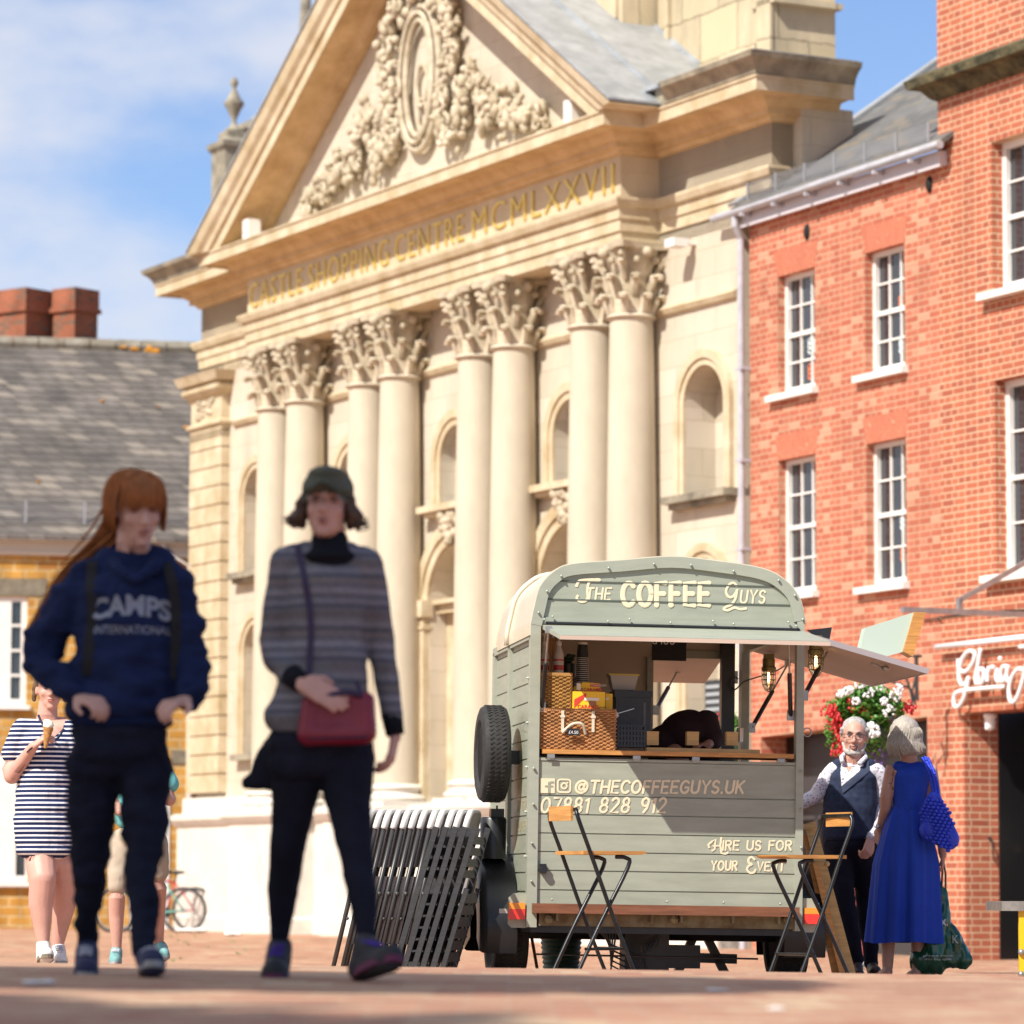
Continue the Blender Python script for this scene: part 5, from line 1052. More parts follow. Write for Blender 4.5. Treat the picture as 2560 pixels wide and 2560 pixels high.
# stack of folded chairs, white topped
def c3(x, y): return 800+x/3.22, 1960+y/3.22
gfab = pbr('grey_plastic_back', (.30, .28, .27), .5); tubeG = pbr('graphite_tube', (.060, .058, .058), .35, metal=.3)
def chair_mesh():
    t = thing('folded_chair', '', 'folding chair'); le = .245; Hh = 1.13
    for y in (-.19, .19):
        B = MB(); B.tube([(0, y, 0), (le*.76, y, .80)], .0125, 8); B.tube([(.045, y*.85, 0), (.045+le*.40, y*.85, .42)], .011, 8); B.ball((le*.44+.01, y-.012, .46), .014, 8); B.ball((le*.30+.02, y-.012, .33), .009, 8); B.build('side_tube', tubeG, t, smooth=True)
    def pl(u0, u1, w, z0, z1, th=.006, off=0):
        return [(le*z+off+dx, y, z) for z in (z0, z1) for y in (-w, w) for dx in (0, th)]
    B = MB(); zz = [.60, .72, .80, .86, .885]; ww = [.17, .18, .19, .17, .12]
    vs = []; 
    for z, w in zip(zz, ww):
        for dx in (0, .016): vs += [(le*.95*z+dx+.004, -w, z), (le*.95*z+dx+.016, 0, z), (le*.95*z+dx+.004, w, z)]
    fs = []
    for i in range(4):
        for j in (0, 1): fs += [(i*6+j, i*6+j+1, i*6+j+7, i*6+j+6), (i*6+3+j, i*6+9+j, i*6+10+j, i*6+4+j)]
        fs += [(i*6, i*6+6, i*6+9, i*6+3), (i*6+2, i*6+5, i*6+11, i*6+8)]
    fs += [(24, 25, 28, 27), (25, 26, 29, 28), (0, 3, 4, 1), (1, 4, 5, 2)]
    B.add(vs, fs); B.build('backrest', gfab, t)
    B = MB(); B.tube(smoothpath([(le*.76, -.19, .80), (le*.83, -.185, .86), (le*.855, -.14, .885), (le*.86, 0, .89), (le*.855, .14, .885), (le*.83, .185, .86), (le*.76, .19, .80)], 4), .017, 8); B.build('white_top', whiteP, t, smooth=True)
    B = MB(); B.box(-.004, .014, -.17, .17, 0, .36, Matrix.Translation((le*.30+.03, 0, .20)) @ Matrix.Rotation(math.atan(le), 4, 'Y')); B.build('seat', gfab, t)
    return t
ch0 = chair_mesh()
pos = ['leftmost', 'second', 'third', 'fourth', 'fifth', 'sixth', 'seventh', 'eighth', 'ninth', 'tenth', 'eleventh', 'last']
zt_c = W(*c3(465, 205), 22.9).z
for i in range(12):
    c = ch0 if i == 0 else copytree(ch0)
    c['label'] = f"white topped folding chair, {pos[i]} from the left in the leaning row" if i < 11 else 'white topped folding chair at the trailer end of the leaning row'
    c['group'] = 'white topped folded chairs leaning in a row'; c['category'] = 'folding chair'
    tp = W(*c3(468+i*71.5, 205), 22.9); g = zg(tp.x, 22.9); k = (tp.z-g)/.905
    c.matrix_world = Matrix.Translation((tp.x-.215*k, 22.9, g)) @ Matrix.Rotation(R_(-8+random.uniform(-1.5, 1.5)), 4, 'Z') @ Matrix.Scale(k, 4)
# black slatted folding chairs leaning on them
slatM = pbr('black_slat', (.030, .031, .035), .5, noise=(18, .5), bump=(30, .2, .002), stretch=(1, 1, 6))
def slat_chair():
    t = thing('slatted_chair', '', 'folding chair'); le = .30
    def rail(B, y, z0, z1, o, w=.04, th=.016):
        a = Vector((le*z0+o, y, z0)); b = Vector((le*z1+o, y, z1)); B.bar(a, b, th, w, up=(1, 0, 0))
    for y in (-.20, .20):
        B = MB(); rail(B, y, 0, .86, 0, .030); B.build('rail', slatM, t); B = MB(); rail(B, y*.88, .06, .52, .05, .026); B.build('rail', slatM, t)
    B = MB()
    for i in range(4): z = .60+i*.062; B.box(le*z-.006, le*z+.006, -.2, .2, z-.022, z+.022)
    B.build('back_slats', slatM, t)
    B = MB()
    for i in range(6): z = .14+i*.065; B.box(le*z+.045, le*z+.062, -.18, .18, z-.026, z+.026)
    B.build('seat_slats', slatM, t); return t
s0 = slat_chair(); pl_ = ['leftmost', 'second from the left', 'middle', 'second from the right', 'rightmost']
for i, x in enumerate((1010, 1085, 1165, 1235, 1318)):
    c = s0 if i == 0 else copytree(s0)
    c['label'] = f"black slatted folding chair, {pl_[i]} of the five leaning by the mudguard"; c['group'] = 'black slatted folded chairs'; c['category'] = 'folding chair'
    tp = W(*c3(x, 322), 22.2); g = zg(tp.x, 22.2); k = (tp.z-g)/.88
    c.matrix_world = Matrix.Translation((tp.x-.265*k, 22.2, g)) @ Matrix.Rotation(R_(-10), 4, 'Z') @ Matrix.Scale(k, 4)
# folded wooden table leaning behind the right stool
def c4(x, y): return 1860+x/2.414, 1700+y/2.414
wt = thing('folded_wooden_table', 'long folded wooden trestle leaning behind the right hand bar stool', 'trestle', loc=W(*c4(600, 1780), 23.2))
oo = wt.location.copy()
for (p, q_, w, d) in (((395, 860), (645, 1800), .07, 0), ((375, 930), (560, 1800), .045, .06), ((430, 1100), (600, 1800), .035, -.04)):
    a = W(*c4(*p), 23.2+d)-oo; b = W(*c4(*q_), 23.2+d)-oo; B = MB(); B.bar(a, b, w, .03, up=(0, -1, 0)); B.build('board', woodP if d == 0 else woodO, wt)
B = MB(); a = W(*c4(385, 880), 23.15)-oo; B.box(a.x-.03, a.x+.03, -.05, -.01+0, a.z-.02, a.z+.01); a = W(*c4(500, 1110), 23.15)-oo; B.ball((a.x, -.06, a.z), .018, 8); B.build('peg', woodP, wt)
# planter pot and A-stand beneath the trailer
pt = W(*c2(510, 1010), 24.2); g = zg(pt.x, 24.2)
PT = thing('ribbed_planter', 'ribbed dark green planter pot seen under the trailer', 'planter', loc=(pt.x, 24.2, g)); B = MB(); pr = []
for i in range(14): z = i*.03; pr += [(.10+.0028*i+(.008), z), (.10+.0028*i, z+.015)]
pr += [(.155, .42), (.155, .45), (.13, .45), (.13, .40), (0, .40)]; B.lathe(pr, 28); B.build('pot', pbr('pot_green', (.05, .10, .075), .5), PT, smooth=True, auto=35)
# bent chair leg seen between wheel and planter
pt = W(1300, 2390, 23.9); AF = thing('a_board', 'small dark wooden A-board behind the left trailer wheel', 'a-board', loc=(pt.x, 23.9, zg(pt.x, 23.9)))
B = MB(); B.bar((-.04, 0, 0), (.06, 0, .45), .03, .03); B.bar((.12, 0, 0), (.04, 0, .45), .02, .02); B.build('leg', woodB, AF)
B = MB(); B.box(-.01, .11, -.01, .01, .3, .45); B.build('panel', woodB, AF)
# picnic table end at the right edge
PTb = W(2530, 2266, 22.3); PK = thing('picnic_table', 'grey metal topped table with yellow leg cut by the right edge', 'table', loc=(PTb.x, 22.3, zg(PTb.x, 22.3)))
zt2 = PTb.z-PK.location.z; k = 22.3/9600
B = MB(); B.box(-28*k, .9, -.05, .7, zt2-11*k, zt2+12*k); B.build('tabletop', pbr('worn_metal_top', (.30, .28, .25), .45, noise=(14, .4), metal=.4), PK)
yelM = pbr('yellow_steel', (.80, .48, .01), .4); B = MB(); B.box(16*k, .12, -.02, .02, 0, zt2-11*k); B.box(.7, .74, -.02, .02, 0, zt2-11*k); B.build('yellow_leg', yelM, PK)
B = MB(); 
for yy in (2380, 2435): q = W(2560, yy, 22.3); B.ball((q.x-PK.location.x-.02, -.03, q.z-PK.location.z), .02, 8)
B.build('bolt', metal, PK, smooth=True)
# ---------------------------------------------------------------- flowers
leafG = pbr('geranium_leaf', (.10, .26, .03), .5, noise=(30, .5), col2=(.04, .12, .015)); petW = pbr('white_petal', (.82, .80, .78), .6); petR = pbr('red_petal', (.66, .012, .018), .5, noise=(40, .4)); petP = pbr('purple_petal', (.10, .03, .22), .6)
def leafcloud(B, n, c, r, s, rn, flat=.6):
    for _ in range(n):
        while True:
            v = Vector((rn.uniform(-1, 1), rn.uniform(-1, 1), rn.uniform(-1, 1)))
            if .35 < v.length < 1: break
        p = Vector(c)+Vector((v.x*r[0], v.y*r[1], v.z*r[2])); M = Matrix.Translation(p) @ Euler((rn.uniform(-1, 1), rn.uniform(-1, 1), rn.uniform(0, 6.3))).to_matrix().to_4x4(); k = s*rn.uniform(.6, 1.3)
        m_ = 7; vs = [(0, 0, -.15*k)]+[(k*math.cos(6.283*i/m_)*(1 if i % 2 else .82), k*math.sin(6.283*i/m_)*flat*(1 if i % 2 else .82), .1*k) for i in range(m_)]
        B.add(vs, [(0, 1+i, 1+(i+1) % m_) for i in range(m_)], M)
def flowerhead(B, c, r, rn, n=26, s=.018):
    for _ in range(n):
        v = Vector((rn.gauss(0, 1), rn.gauss(0, 1), rn.gauss(0, 1))).normalized(); p = Vector(c)+v*r*rn.uniform(.75, 1); B.ball(p, (s*rn.uniform(.7, 1.2), s*.8, s*rn.uniform(.7, 1.1)), 5)
def c9(x, y): return 2040+x/6.04, 1700+y/6.04
rn = random.Random(21); ZB = 31.0; bc = W(*c9(760, 640), ZB)
HB = thing('hanging_basket', 'hanging basket of white geraniums and trailing red flowers on the brick wall bracket', 'flower basket', loc=bc)
k = ZB/9600/6.04
def hb(x, y, d=0): return Vector(((x-760)*k, d, -(y-640)*k))
B = MB(); leafcloud(B, 1100, hb(800, 450), (.28, .28, .21), .036, rn); leafcloud(B, 300, hb(440, 480), (.17, .2, .15), .024, rn); leafcloud(B, 260, hb(330, 800), (.11, .16, .22), .02, rn); leafcloud(B, 350, hb(820, 900), (.16, .2, .14), .022, rn); B.build('foliage', leafG, HB)
B = MB()
for (x, y, r) in ((560, 340, .05), (980, 350, .05), (620, 70, .075), (690, 60, .05), (915, 95, .075), (430, 200, .055), (330, 235, .05), (480, 170, .04), (745, 220, .075), (1200, 160, .065), (1160, 260, .08), (1050, 490, .08), (850, 770, .06), (880, 830, .035), (780, 700, .04), (800, 830, .05)):
    flowerhead(B, hb(x, y, -.26), r*.62, rn, 24, .012)
B.build('white_flowers', petW, HB)
B = MB()
for _ in range(260):
    t = rn.random(); x = 180+190*math.sin(t*2.2)+rn.gauss(0, 65); y = 430+680*t+rn.gauss(0, 40)
    if x > 420: x = 420-rn.random()*60
    p = hb(x, y, rn.uniform(-.25, .1)); B.ball(p, (.011, .010, .018), 5)
for (x, y) in ((490, 330), (710, 510), (505, 440), (640, 450), (1380, 490), (1300, 430), (1350, 380), (1420, 430)): flowerhead(B, hb(x, y, -.2), .03, rn, 8, .014)
B.build('red_flowers', petR, HB)
B = MB(); flowerhead(B, hb(930, 1170, -.05), .08, rn, 18, .012); B.build('purple_flowers', petP, HB)
B = MB(); B.lathe([(.03, -.26), (.10, -.22), (.15, -.12), (.17, .0), (0, .0)], 20); B.build('basket_liner', leafD, HB, smooth=True)
B = MB(); B.tube([(0, 0, 0), (.05, 0, .55)], .003, 5); B.tube([(-.18, 0, 0), (.05, 0, .55)], .003, 5); B.tube([(.2, 0, 0), (.05, 0, .55)], .003, 5); B.build('chain', dark, HB)
# iron wall bracket
br = W(*c9(1500, 300), 39.5); BK = thing('iron_bracket', 'scrolled black iron bracket on the brick wall above the hanging basket', 'bracket', loc=W(*c9(1520, 310), 40.9))
k = 40.9/9600/6.04
def bk(x, y, d=-.02): return Vector(((x-1520)*k, d, -(y-310)*k))
B = MB(); B.tube([bk(1520, 310), bk(1515, -350)], .022, 8); B.tube([bk(1430, 480), bk(1450, 300), bk(1400, 60), bk(1300, -150)], .012, 6); B.tube(smoothpath([tuple(bk(*p)) for p in ((1500, 400), (1440, 160), (1300, 80), (1100, 0), (1000, -120), (1150, -160))], 4), .012, 6); B.tube([bk(1450, 170), bk(1500, -30), bk(1530, -200)], .012, 6); B.tube([bk(1390, 100), bk(1370, -80), bk(1420, -180)], .01, 6); B.ball(bk(1530, -360), (.06, .04, .02), 8); B.build('scrollwork', ironM, BK)
# second hanging basket, seen through the trailer
bc2 = W(1828, 1830, 33); H2 = thing('flower_basket', 'second flower basket with bright green leaves, seen through the trailer hatch', 'flower basket', loc=bc2); rn = random.Random(4)
B = MB(); leafcloud(B, 420, (0, 0, 0), (.16, .15, .17), .026, rn); B.build('foliage', leafG, H2); B = MB(); flowerhead(B, (-.10, -.12, .13), .035, rn, 14, .012); B.build('orange_flowers', petR, H2); B = MB(); flowerhead(B, (-.12, -.1, -.15), .05, rn, 14, .012); B.build('purple_flowers', petP, H2); B = MB(); B.lathe([(.02, -.3), (.12, -.22), (.15, -.05), (0, -.02)], 16); B.build('basket_liner', leafD, H2)
# notice board on the exchange
a = loc2(MS, 1764, 1780, -.05); b = loc2(MS, 1804, 1698, -.05); NB = thing('notice_board', 'dark framed notice board on the stone wall, seen through the trailer hatch', 'notice board', MS); B = MB(); B.box(a.x, b.x, -.06, -.001, a.z-.9, b.z); B.build('board', pbr('notice_dark', (.03, .035, .04), .5), NB); B = MB(); 
for i in range(4): B.box(a.x+.03, b.x-.03, -.066, -.06, b.z-.10-i*.09, b.z-.06-i*.09)
B.build('notice_lines', pbr('pale_print', (.35, .38, .40), .7), NB)
# ---------------------------------------------------------------- bicycles
turq = pbr('turquoise_paint', (.10, .48, .42), .35, coat=.5); tyreM = pbr('bike_tyre', (.045, .045, .05), .7); spokeM = pbr('spokes', (.45, .45, .46), .35, metal=.7); redp = pbr('red_paint', (.45, .03, .05), .4)
def bike(label, rx, ry, fx, fy, Z, fm, r=.325, yaw=0):
    a = W(rx, ry, Z); b = W(fx, fy, Z); g = zg(a.x, Z); o = Vector((a.x, Z, g)); M = Matrix.Translation(o) @ Matrix.Rotation(R_(yaw), 4, 'Z'); t = thing('bicycle', label, 'bicycle', M); d = (b-a).length; s = 1 if b.x > a.x else -1
    R0 = Vector((0, 0, r)); F0 = Vector((s*d, 0, r))
    for c in (R0, F0):
        B = MB(); B.tube([(c.x+r*math.cos(R_(q)), 0, c.z+r*math.sin(R_(q))) for q in range(0, 360, 10)], .021, 8, closed=True); w_ = B.build('wheel', tyreM, t, smooth=True)
        B = MB(); B.tube([(c.x+(r-.03)*math.cos(R_(q)), 0, c.z+(r-.03)*math.sin(R_(q))) for q in range(0, 360, 12)], .008, 6, closed=True)
        for q in range(0, 360, 20): B.tube([(c.x, 0, c.z), (c.x+(r-.03)*math.cos(R_(q)), 0, c.z+(r-.03)*math.sin(R_(q)))], .0025, 4)
        B.lathe([(0, -.04), (.028, -.04), (.028, .04), (0, .04)], 12, Matrix.Translation(c) @ Matrix.Rotation(R_(90), 4, 'X')); B.build('rim', spokeM, w_)
    bb = Vector((s*.43, 0, .28)); st = Vector((s*.30, 0, .74)); hd = Vector((s*(d-.22), 0, .80)); hb_ = Vector((s*(d-.17), 0, .68))
    B = MB()
    for p, q, rr in ((bb, st, .016), (st, hd, .018), (bb, hb_, .021), (hd, hb_, .018)): B.tube([p, q], rr, 8)
    for y in (-.05, .05): B.tube([bb+Vector((0, y*.5, 0)), R0+Vector((0, y, 0))], .012, 6); B.tube([st, R0+Vector((0, y, 0))], .010, 6)
    B.build('frame', fm, t, smooth=True)
    B = MB(); 
    for y in (-.05, .05): B.tube([hb_+Vector((0, y*.6, 0)), F0+Vector((0, y, 0))], .012, 6)
    B.build('fork', fm, t); B = MB(); B.tube([hd, hd+Vector((s*.02, 0, .10))], .014, 6); B.tube([hd+Vector((s*.02, -.28, .14)), hd+Vector((s*.05, -.1, .10)), hd+Vector((s*.05, .1, .10)), hd+Vector((s*.02, .28, .14))], .012, 6); B.build('handlebar', blackP, t)
    B = MB(); B.tube([st, st+Vector((-s*.03, 0, .12))], .012, 6); B.ball(st+Vector((-s*.03, 0, .15)), (.13, .06, .03), 10); B.build('saddle', blackP, t, smooth=True)
    B = MB(); B.lathe([(.085, -.01), (.085, .01), (0, .01)], 20, Matrix.Translation(bb+Vector((0, -.07, 0))) @ Matrix.Rotation(R_(90), 4, 'X')); B.bar(bb+Vector((0, -.09, 0)), bb+Vector((.12, -.09, -.12)), .02, .012); B.build('crank', blackP, t)
    return t
bike('turquoise bicycle parked against the ochre house, nearest of the bicycles', 459, 2281, 289, 2279, 57.2, turq)
bike('dark bicycle with red frame standing behind the turquoise bicycle', 486, 2279, 330, 2276, 58.6, redp)
# litter, pavement weed and street light spots
B = MB()
for i in range(26):
    x, Z = (random.uniform(.5, 3.0), random.uniform(44, 50)) ; p = W(random.choice((470, 520, 590, 350, 420, 1200))+random.uniform(-30, 30), 2350, random.uniform(38, 56)); g = zg(p.x, p.y)
    for q in range(3): a = random.uniform(0, 6.3); B.bar((p.x, p.y, g), (p.x+.03*math.cos(a), p.y+.03*math.sin(a), g+random.uniform(.01, .025)), .010, .003)
w_ = B.build('pavement_weeds', leafG); tag(w_, 'small green weeds sprouting between the paving bricks', 'weeds'); w_['kind'] = 'stuff'
pap = pbr('litter_paper', (.75, .74, .72), .7)
for (x, y, Z, s, lb) in ((475, 2336, 56.5, .16, 'crumpled white litter lying under the bicycles'), (580, 2337, 53, .11, 'small white litter by the plinth of the stone exchange'), (1790, 2465, 11.6, .022, 'small pale scrap on the sunlit paving in the middle foreground'), (1935, 2508, 9.6, .02, 'pale scrap on the paving nearest the camera, right of centre'), (97, 2464, 11.2, .03, 'white scrap in the shade at the left foreground')):
    p = W(x, y, Z); B = MB()
    for i in range(5): B.ball((random.uniform(-1, 1)*s, random.uniform(-1, 1)*s, s*.25), (s*random.uniform(.4, .9), s*.6, s*random.uniform(.15, .3)), 7)
    o = B.build('litter', pap, None, M=Matrix.Translation((p.x, Z, zg(p.x, Z)))); tag(o, lb, 'litter')
# ================================================================= people
def fuse(name, parts, mat, parent, vox=.009, smooth=4, amp=0, fs=9, brushes=(), fold=None):
    """one continuous skin over overlapping tapered forms"""
    B = MB()
    for p in parts:
        if p[0] == 'c': B.cone(*p[1:], n=14)
        elif p[0] == 'e': B.ball(p[1], p[2], 18, p[3] if len(p) > 3 else None)
        elif p[0] == 'b': B.box(*p[1:])
    o = B.build(name, mat, None); m = o.modifiers.new('r', 'REMESH'); m.mode = 'VOXEL'; m.voxel_size = vox
    s = o.modifiers.new('s', 'SMOOTH'); s.iterations = smooth; s.factor = .5
    dg = bpy.context.evaluated_depsgraph_get(); dg.update(); me = D.meshes.new_from_object(o.evaluated_get(dg)); D.objects.remove(o)
    me.name = name; me.materials.clear(); me.materials.append(mat)
    if brushes:
        for v in me.vertices:
            for c, r, d in brushes:
                q = (v.co-c).length
                if q < r: v.co += d*(math.cos(math.pi*q/r)*.5+.5)
    if amp:
        me.update(); ns = [v.normal.copy() for v in me.vertices]
        for v, n_ in zip(me.vertices, ns):
            c = v.co; k = fold or (1, 1, 1); q = Vector((c.x*fs*k[0], c.y*fs*k[1], c.z*fs*k[2]))
            v.co += n_*(noise.noise(q)*amp+noise.noise(q*2.3)*amp*.4)
    for p in me.polygons: p.use_smooth = True
    o = D.objects.new(name, me); COL.objects.link(o)
    if parent is not None: o.parent = parent
    return o
def project(o, target, off=.004, inv=None):
    tb = BVHTree.FromPolygons([v.co for v in target.data.vertices], [tuple(p.vertices) for p in target.data.polygons])
    for v in o.data.vertices:
        loc, nor, i, dd_ = tb.ray_cast(Vector((v.co.x, -2, v.co.z)), Vector((0, 1, 0)))
        if loc is not None: v.co.y = loc.y-off+v.co.y*.0
def grid_patch(name, poly, mat, parent, target, off=.004, n=14):
    xs_ = [p[0] for p in poly]; zs_2 = [p[1] for p in poly]; tri = tessellate_polygon([[Vector((x, z, 0)) for x, z in poly]])
    import bmesh
    bm = bmesh.new(); vs = [bm.verts.new((x, 0, z)) for x, z in poly]
    for t in tri: bm.faces.new([vs[i] for i in t])
    for _ in range(3): bmesh.ops.subdivide_edges(bm, edges=bm.edges[:], cuts=1, use_grid_fill=True)
    me = D.meshes.new(name); bm.to_mesh(me); bm.free(); me.materials.append(mat)
    o = D.objects.new(name, me); COL.objects.link(o); o.parent = parent; project(o, target, off)
    for p in me.polygons: p.use_smooth = True
    return o

def tuck(fig):
    body = [c for c in fig.t.children if c.name.startswith('body')][0]; cl = [c for c in fig.t.children if c is not body and len(c.data.polygons) > 3000 and not c.name.startswith(('hair', 'beard', 'shoe', 'cap', 'ponytail', 'flyaway'))]
    for g in cl:
        bb = [Vector(b) for b in g.bound_box]; lo = Vector((min(b.x for b in bb), min(b.y for b in bb), min(b.z for b in bb))); hi = Vector((max(b.x for b in bb), max(b.y for b in bb), max(b.z for b in bb)))
        bvh = BVHTree.FromPolygons([v.co for v in g.data.vertices], [tuple(p.vertices) for p in g.data.polygons])
        for _ in range(1):
            body.data.update(); nn = [v.normal.copy() for v in body.data.vertices]
            for v, n_ in zip(body.data.vertices, nn):
                c = v.co
                if any((c-h_).length < .085 for h_ in HANDS): continue
                if not (lo.x-.03 < c.x < hi.x+.03 and lo.y-.03 < c.y < hi.y+.03 and lo.z-.01 < c.z < hi.z+.01): continue
                l, fn, i, dd_ = bvh.find_nearest(c, .04)
                if l is not None and fn.dot(n_) > .35 and (c-l).dot(fn) > -.005: v.co = l-fn*.008
def loft(*es, n=3):
    out = []
    for (k1, c1, r1), (k2, c2, r2) in zip(es, es[1:]):
        for i in range(n): t = i/n; out.append(('e', c1.lerp(c2, t), tuple(a+(b-a)*t for a, b in zip(r1, r2))))
    return out+[es[-1]]
class Fig:
    def __init__(s, label, xb, Z, cat='person', nm='person', group=None):
        HANDS.clear()
        p = W(xb, 2300, Z); s.o = Vector((p.x, Z, zg(p.x, Z))); s.Z = Z; s.t = thing(nm, label, cat, None, group, loc=s.o)
    def J(s, x, y, d=0): return W(x, y, s.Z+d)-s.o
def headparts(c, h, yaw, pitch, roll=0):
    k = h/.232; M = Matrix.Translation(c) @ Euler((R_(pitch), R_(roll), R_(yaw)), 'XYZ').to_matrix().to_4x4() @ Matrix.Scale(k, 4)
    E = (Euler((R_(pitch), R_(roll), R_(yaw)), 'XYZ')).to_matrix().to_4x4()
    def e(x, y, z, a, b, c_): return ('e', M @ Vector((x, y, z)), (a*k, b*k, c_*k), E)
    def cn(a, r1, b, r2): return ('c', M @ Vector(a), r1*k, M @ Vector(b), r2*k)
    P = [e(0, .012, .030, .074, .092, .085), e(0, -.02, -.02, .062, .068, .085), e(0, -.034, -.072, .046, .05, .038), e(0, -.070, -.096, .021, .018, .016), cn((0, -.086, .006), .008, (0, -.109, -.026), .012), e(.011, -.096, -.032, .009, .009, .007), e(-.011, -.096, -.032, .009, .009, .007),
         cn((-.034, -.078, .026), .009, (.034, -.078, .026), .009), e(0, -.088, -.058, .020, .010, .011), e(.036, -.060, -.022, .022, .02, .022), e(-.036, -.060, -.022, .022, .02, .022), e(.075, .008, -.010, .009, .018, .028), e(-.075, .008, -.010, .009, .018, .028)]
    br = [(M @ Vector((x, -.085, .010)), .020*k, (E.to_3x3() @ Vector((0, .010, 0)))*k) for x in (-.030, .030)]+[(M @ Vector((0, -.098, -.058)), .008*k, (E.to_3x3() @ Vector((0, .004, 0)))*k)]
    return P, br, M, E
def face(fig, M, k=1, closed=False, lip=(.50, .17, .15), brow=(.10, .06, .04), iris=(.05, .06, .07), openm=0):
    ew = pbr('eye_white', (.45, .42, .40), .3)
    for s in (-1, 1):
        B = MB(); B.ball(M @ Vector((s*.030, -.0715, .007)), (.0125*k, .0125*k, .0095*k), 12); e = B.build('eye', pbr('shaded_lid', (.30, .17, .14), .6) if closed else ew, fig.t, smooth=True)
        B = MB(); B.ball(M @ Vector((s*.030, -.0825, .004 if closed else .006)), (.0052*k, .003*k, (.0022 if closed else .0045)*k), 8); B.build('iris', pbr('iris', iris, .2), e, smooth=True)
        B = MB(); B.tube([M @ Vector((s*x, y, z)) for x, y, z in ((.012, -.091, .026), (.028, -.091, .032), (.045, -.079, .027))], .0035*k, 6); B.build('eyebrow', pbr('brow%.2f' % brow[0], brow, .9), fig.t)
        B = MB(); B.tube([M @ Vector((s*x, y, z)) for x, y, z in ((.016, -.083, .012), (.030, -.0875, .0155), (.045, -.077, .011))], .0022*k, 6); B.build('eyelid', pbr('lash', (.08, .05, .04), .8), fig.t)
    B = MB(); B.tube([M @ Vector(p) for p in ((-.021, -.087, -.057), (-.008, -.0965, -.0535), (0, -.097, -.0555), (.008, -.0965, -.0535), (.021, -.087, -.057))], [.0015*k, .0032*k, .003*k, .0032*k, .0015*k], 6)
    B.tube([M @ Vector(p) for p in ((-.018, -.088, -.060-openm), (0, -.097, -.065-openm), (.018, -.088, -.060-openm))], [.0018*k, .0042*k, .0018*k], 6); B.build('lips', pbr('lips%.2f' % lip[0], lip, .5), fig.t, smooth=True)
    if openm: B = MB(); B.ball(M @ Vector((0, -.089, -.059-openm/2)), (.014*k, .006*k, (.004+openm/2)*k), 10); B.build('mouth', pbr('mouth', (.10, .02, .02), .6), fig.t)
HANDS = []
def handparts(w, fd, pn, curl=25, k=1, th=1, spread=.0):
    fd = Vector(fd).normalized(); HANDS.append(Vector(w)+fd*.09); pn = Vector(pn); pn = (pn-fd*pn.dot(fd)).normalized(); ac = fd.cross(pn); P = []
    for i, (L, o) in enumerate(((.072, .030), (.080, .010), (.075, -.010), (.058, -.029))):
        kn = w+fd*(.088-abs(i-1.2)*.005)*k+ac*o*k; P.append(('c', w+ac*o*.55*k+fd*.01*k, .015*k, kn, .0115*k)); d = (fd+ac*o*spread*20).normalized(); p = kn; r = .0095*k
        ang = 0
        for j, f in enumerate((.45, .32, .23)):
            ang += R_(curl*(.8 if j == 0 else 1.15)); dd = d*math.cos(ang)+pn*math.sin(ang); e = p+dd*L*f*k; P.append(('c', p, r, e, r*.9)); p = e; r *= .92
    b = w+fd*.022*k+ac*.026*th*k; m = b+(fd*.6+ac*.7*th+pn*.35).normalized()*.042*k; e = m+(fd*.9+ac*.15*th+pn*.35).normalized()*.032*k
    P += [('c', b, .015*k, m, .0115*k), ('c', m, .011*k, e, .0085*k)]
    return P
def skinm(nm, c): return pbr('skin_'+nm, c, .5, noise=(9, .10), spec=.35)
hoodM = pbr('navy_jersey', (.013, .022, .070), .95, noise=(5, .25), bump=(90, .3, .002), spec=.15)
blackC = pbr('black_cloth', (.014, .015, .026), .95, noise=(7, .35), bump=(80, .3, .002), spec=.12)
denim = pbr('dark_trousers', (.013, .015, .030), .95, noise=(6, .4), bump=(70, .3, .002), spec=.12)
# ---------------------------------------------------------------- girl in the navy hoodie
F = Fig('young person with long ginger hair walking in a navy hooded top with pale lettering', 300, 12.8); J = F.J; T_ = F.t
HP_, BR_, HM, HE = headparts(J(342, 1272), .245, 22, 14, -3)
body = HP_+[('c', J(335, 1330, .02), .058, J(333, 1410, .02), .058), ('c', J(215, 1440), .045, J(430, 1445), .045), ('e', J(306, 1560), (.13, .09, .20)), ('e', J(303, 1800), (.14, .10, .16)),
  ('c', J(215, 1440), .045, J(98, 1640, .05), .035), ('c', J(98, 1640, .05), .035, J(196, 1738, -.10), .026), ('c', J(432, 1445), .045, J(476, 1640), .035), ('c', J(476, 1640), .035, J(466, 1752, -.12), .026),
  ('c', J(240, 1900), .08, J(225, 2154, .05), .05), ('c', J(225, 2154, .05), .05, J(218, 2370, .13), .03), ('c', J(360, 1900), .08, J(352, 2154, -.12), .05), ('c', J(352, 2154, -.12), .05, J(364, 2385, -.30), .03)]
body += handparts(J(196, 1738, -.10), (.75, -.55, -.30), (-.1, .45, -.9), 42, 1.0, -1)+handparts(J(466, 1752, -.12), (-.55, -.75, -.15), (.1, .35, -.9), 38, 1.0, 1)
fuse('body', body, skinm('girl', (.60, .35, .28)), T_, .0065, 3, brushes=BR_); face(F, HM, 1.05, closed=True, brow=(.26, .13, .08), lip=(.36, .12, .11))
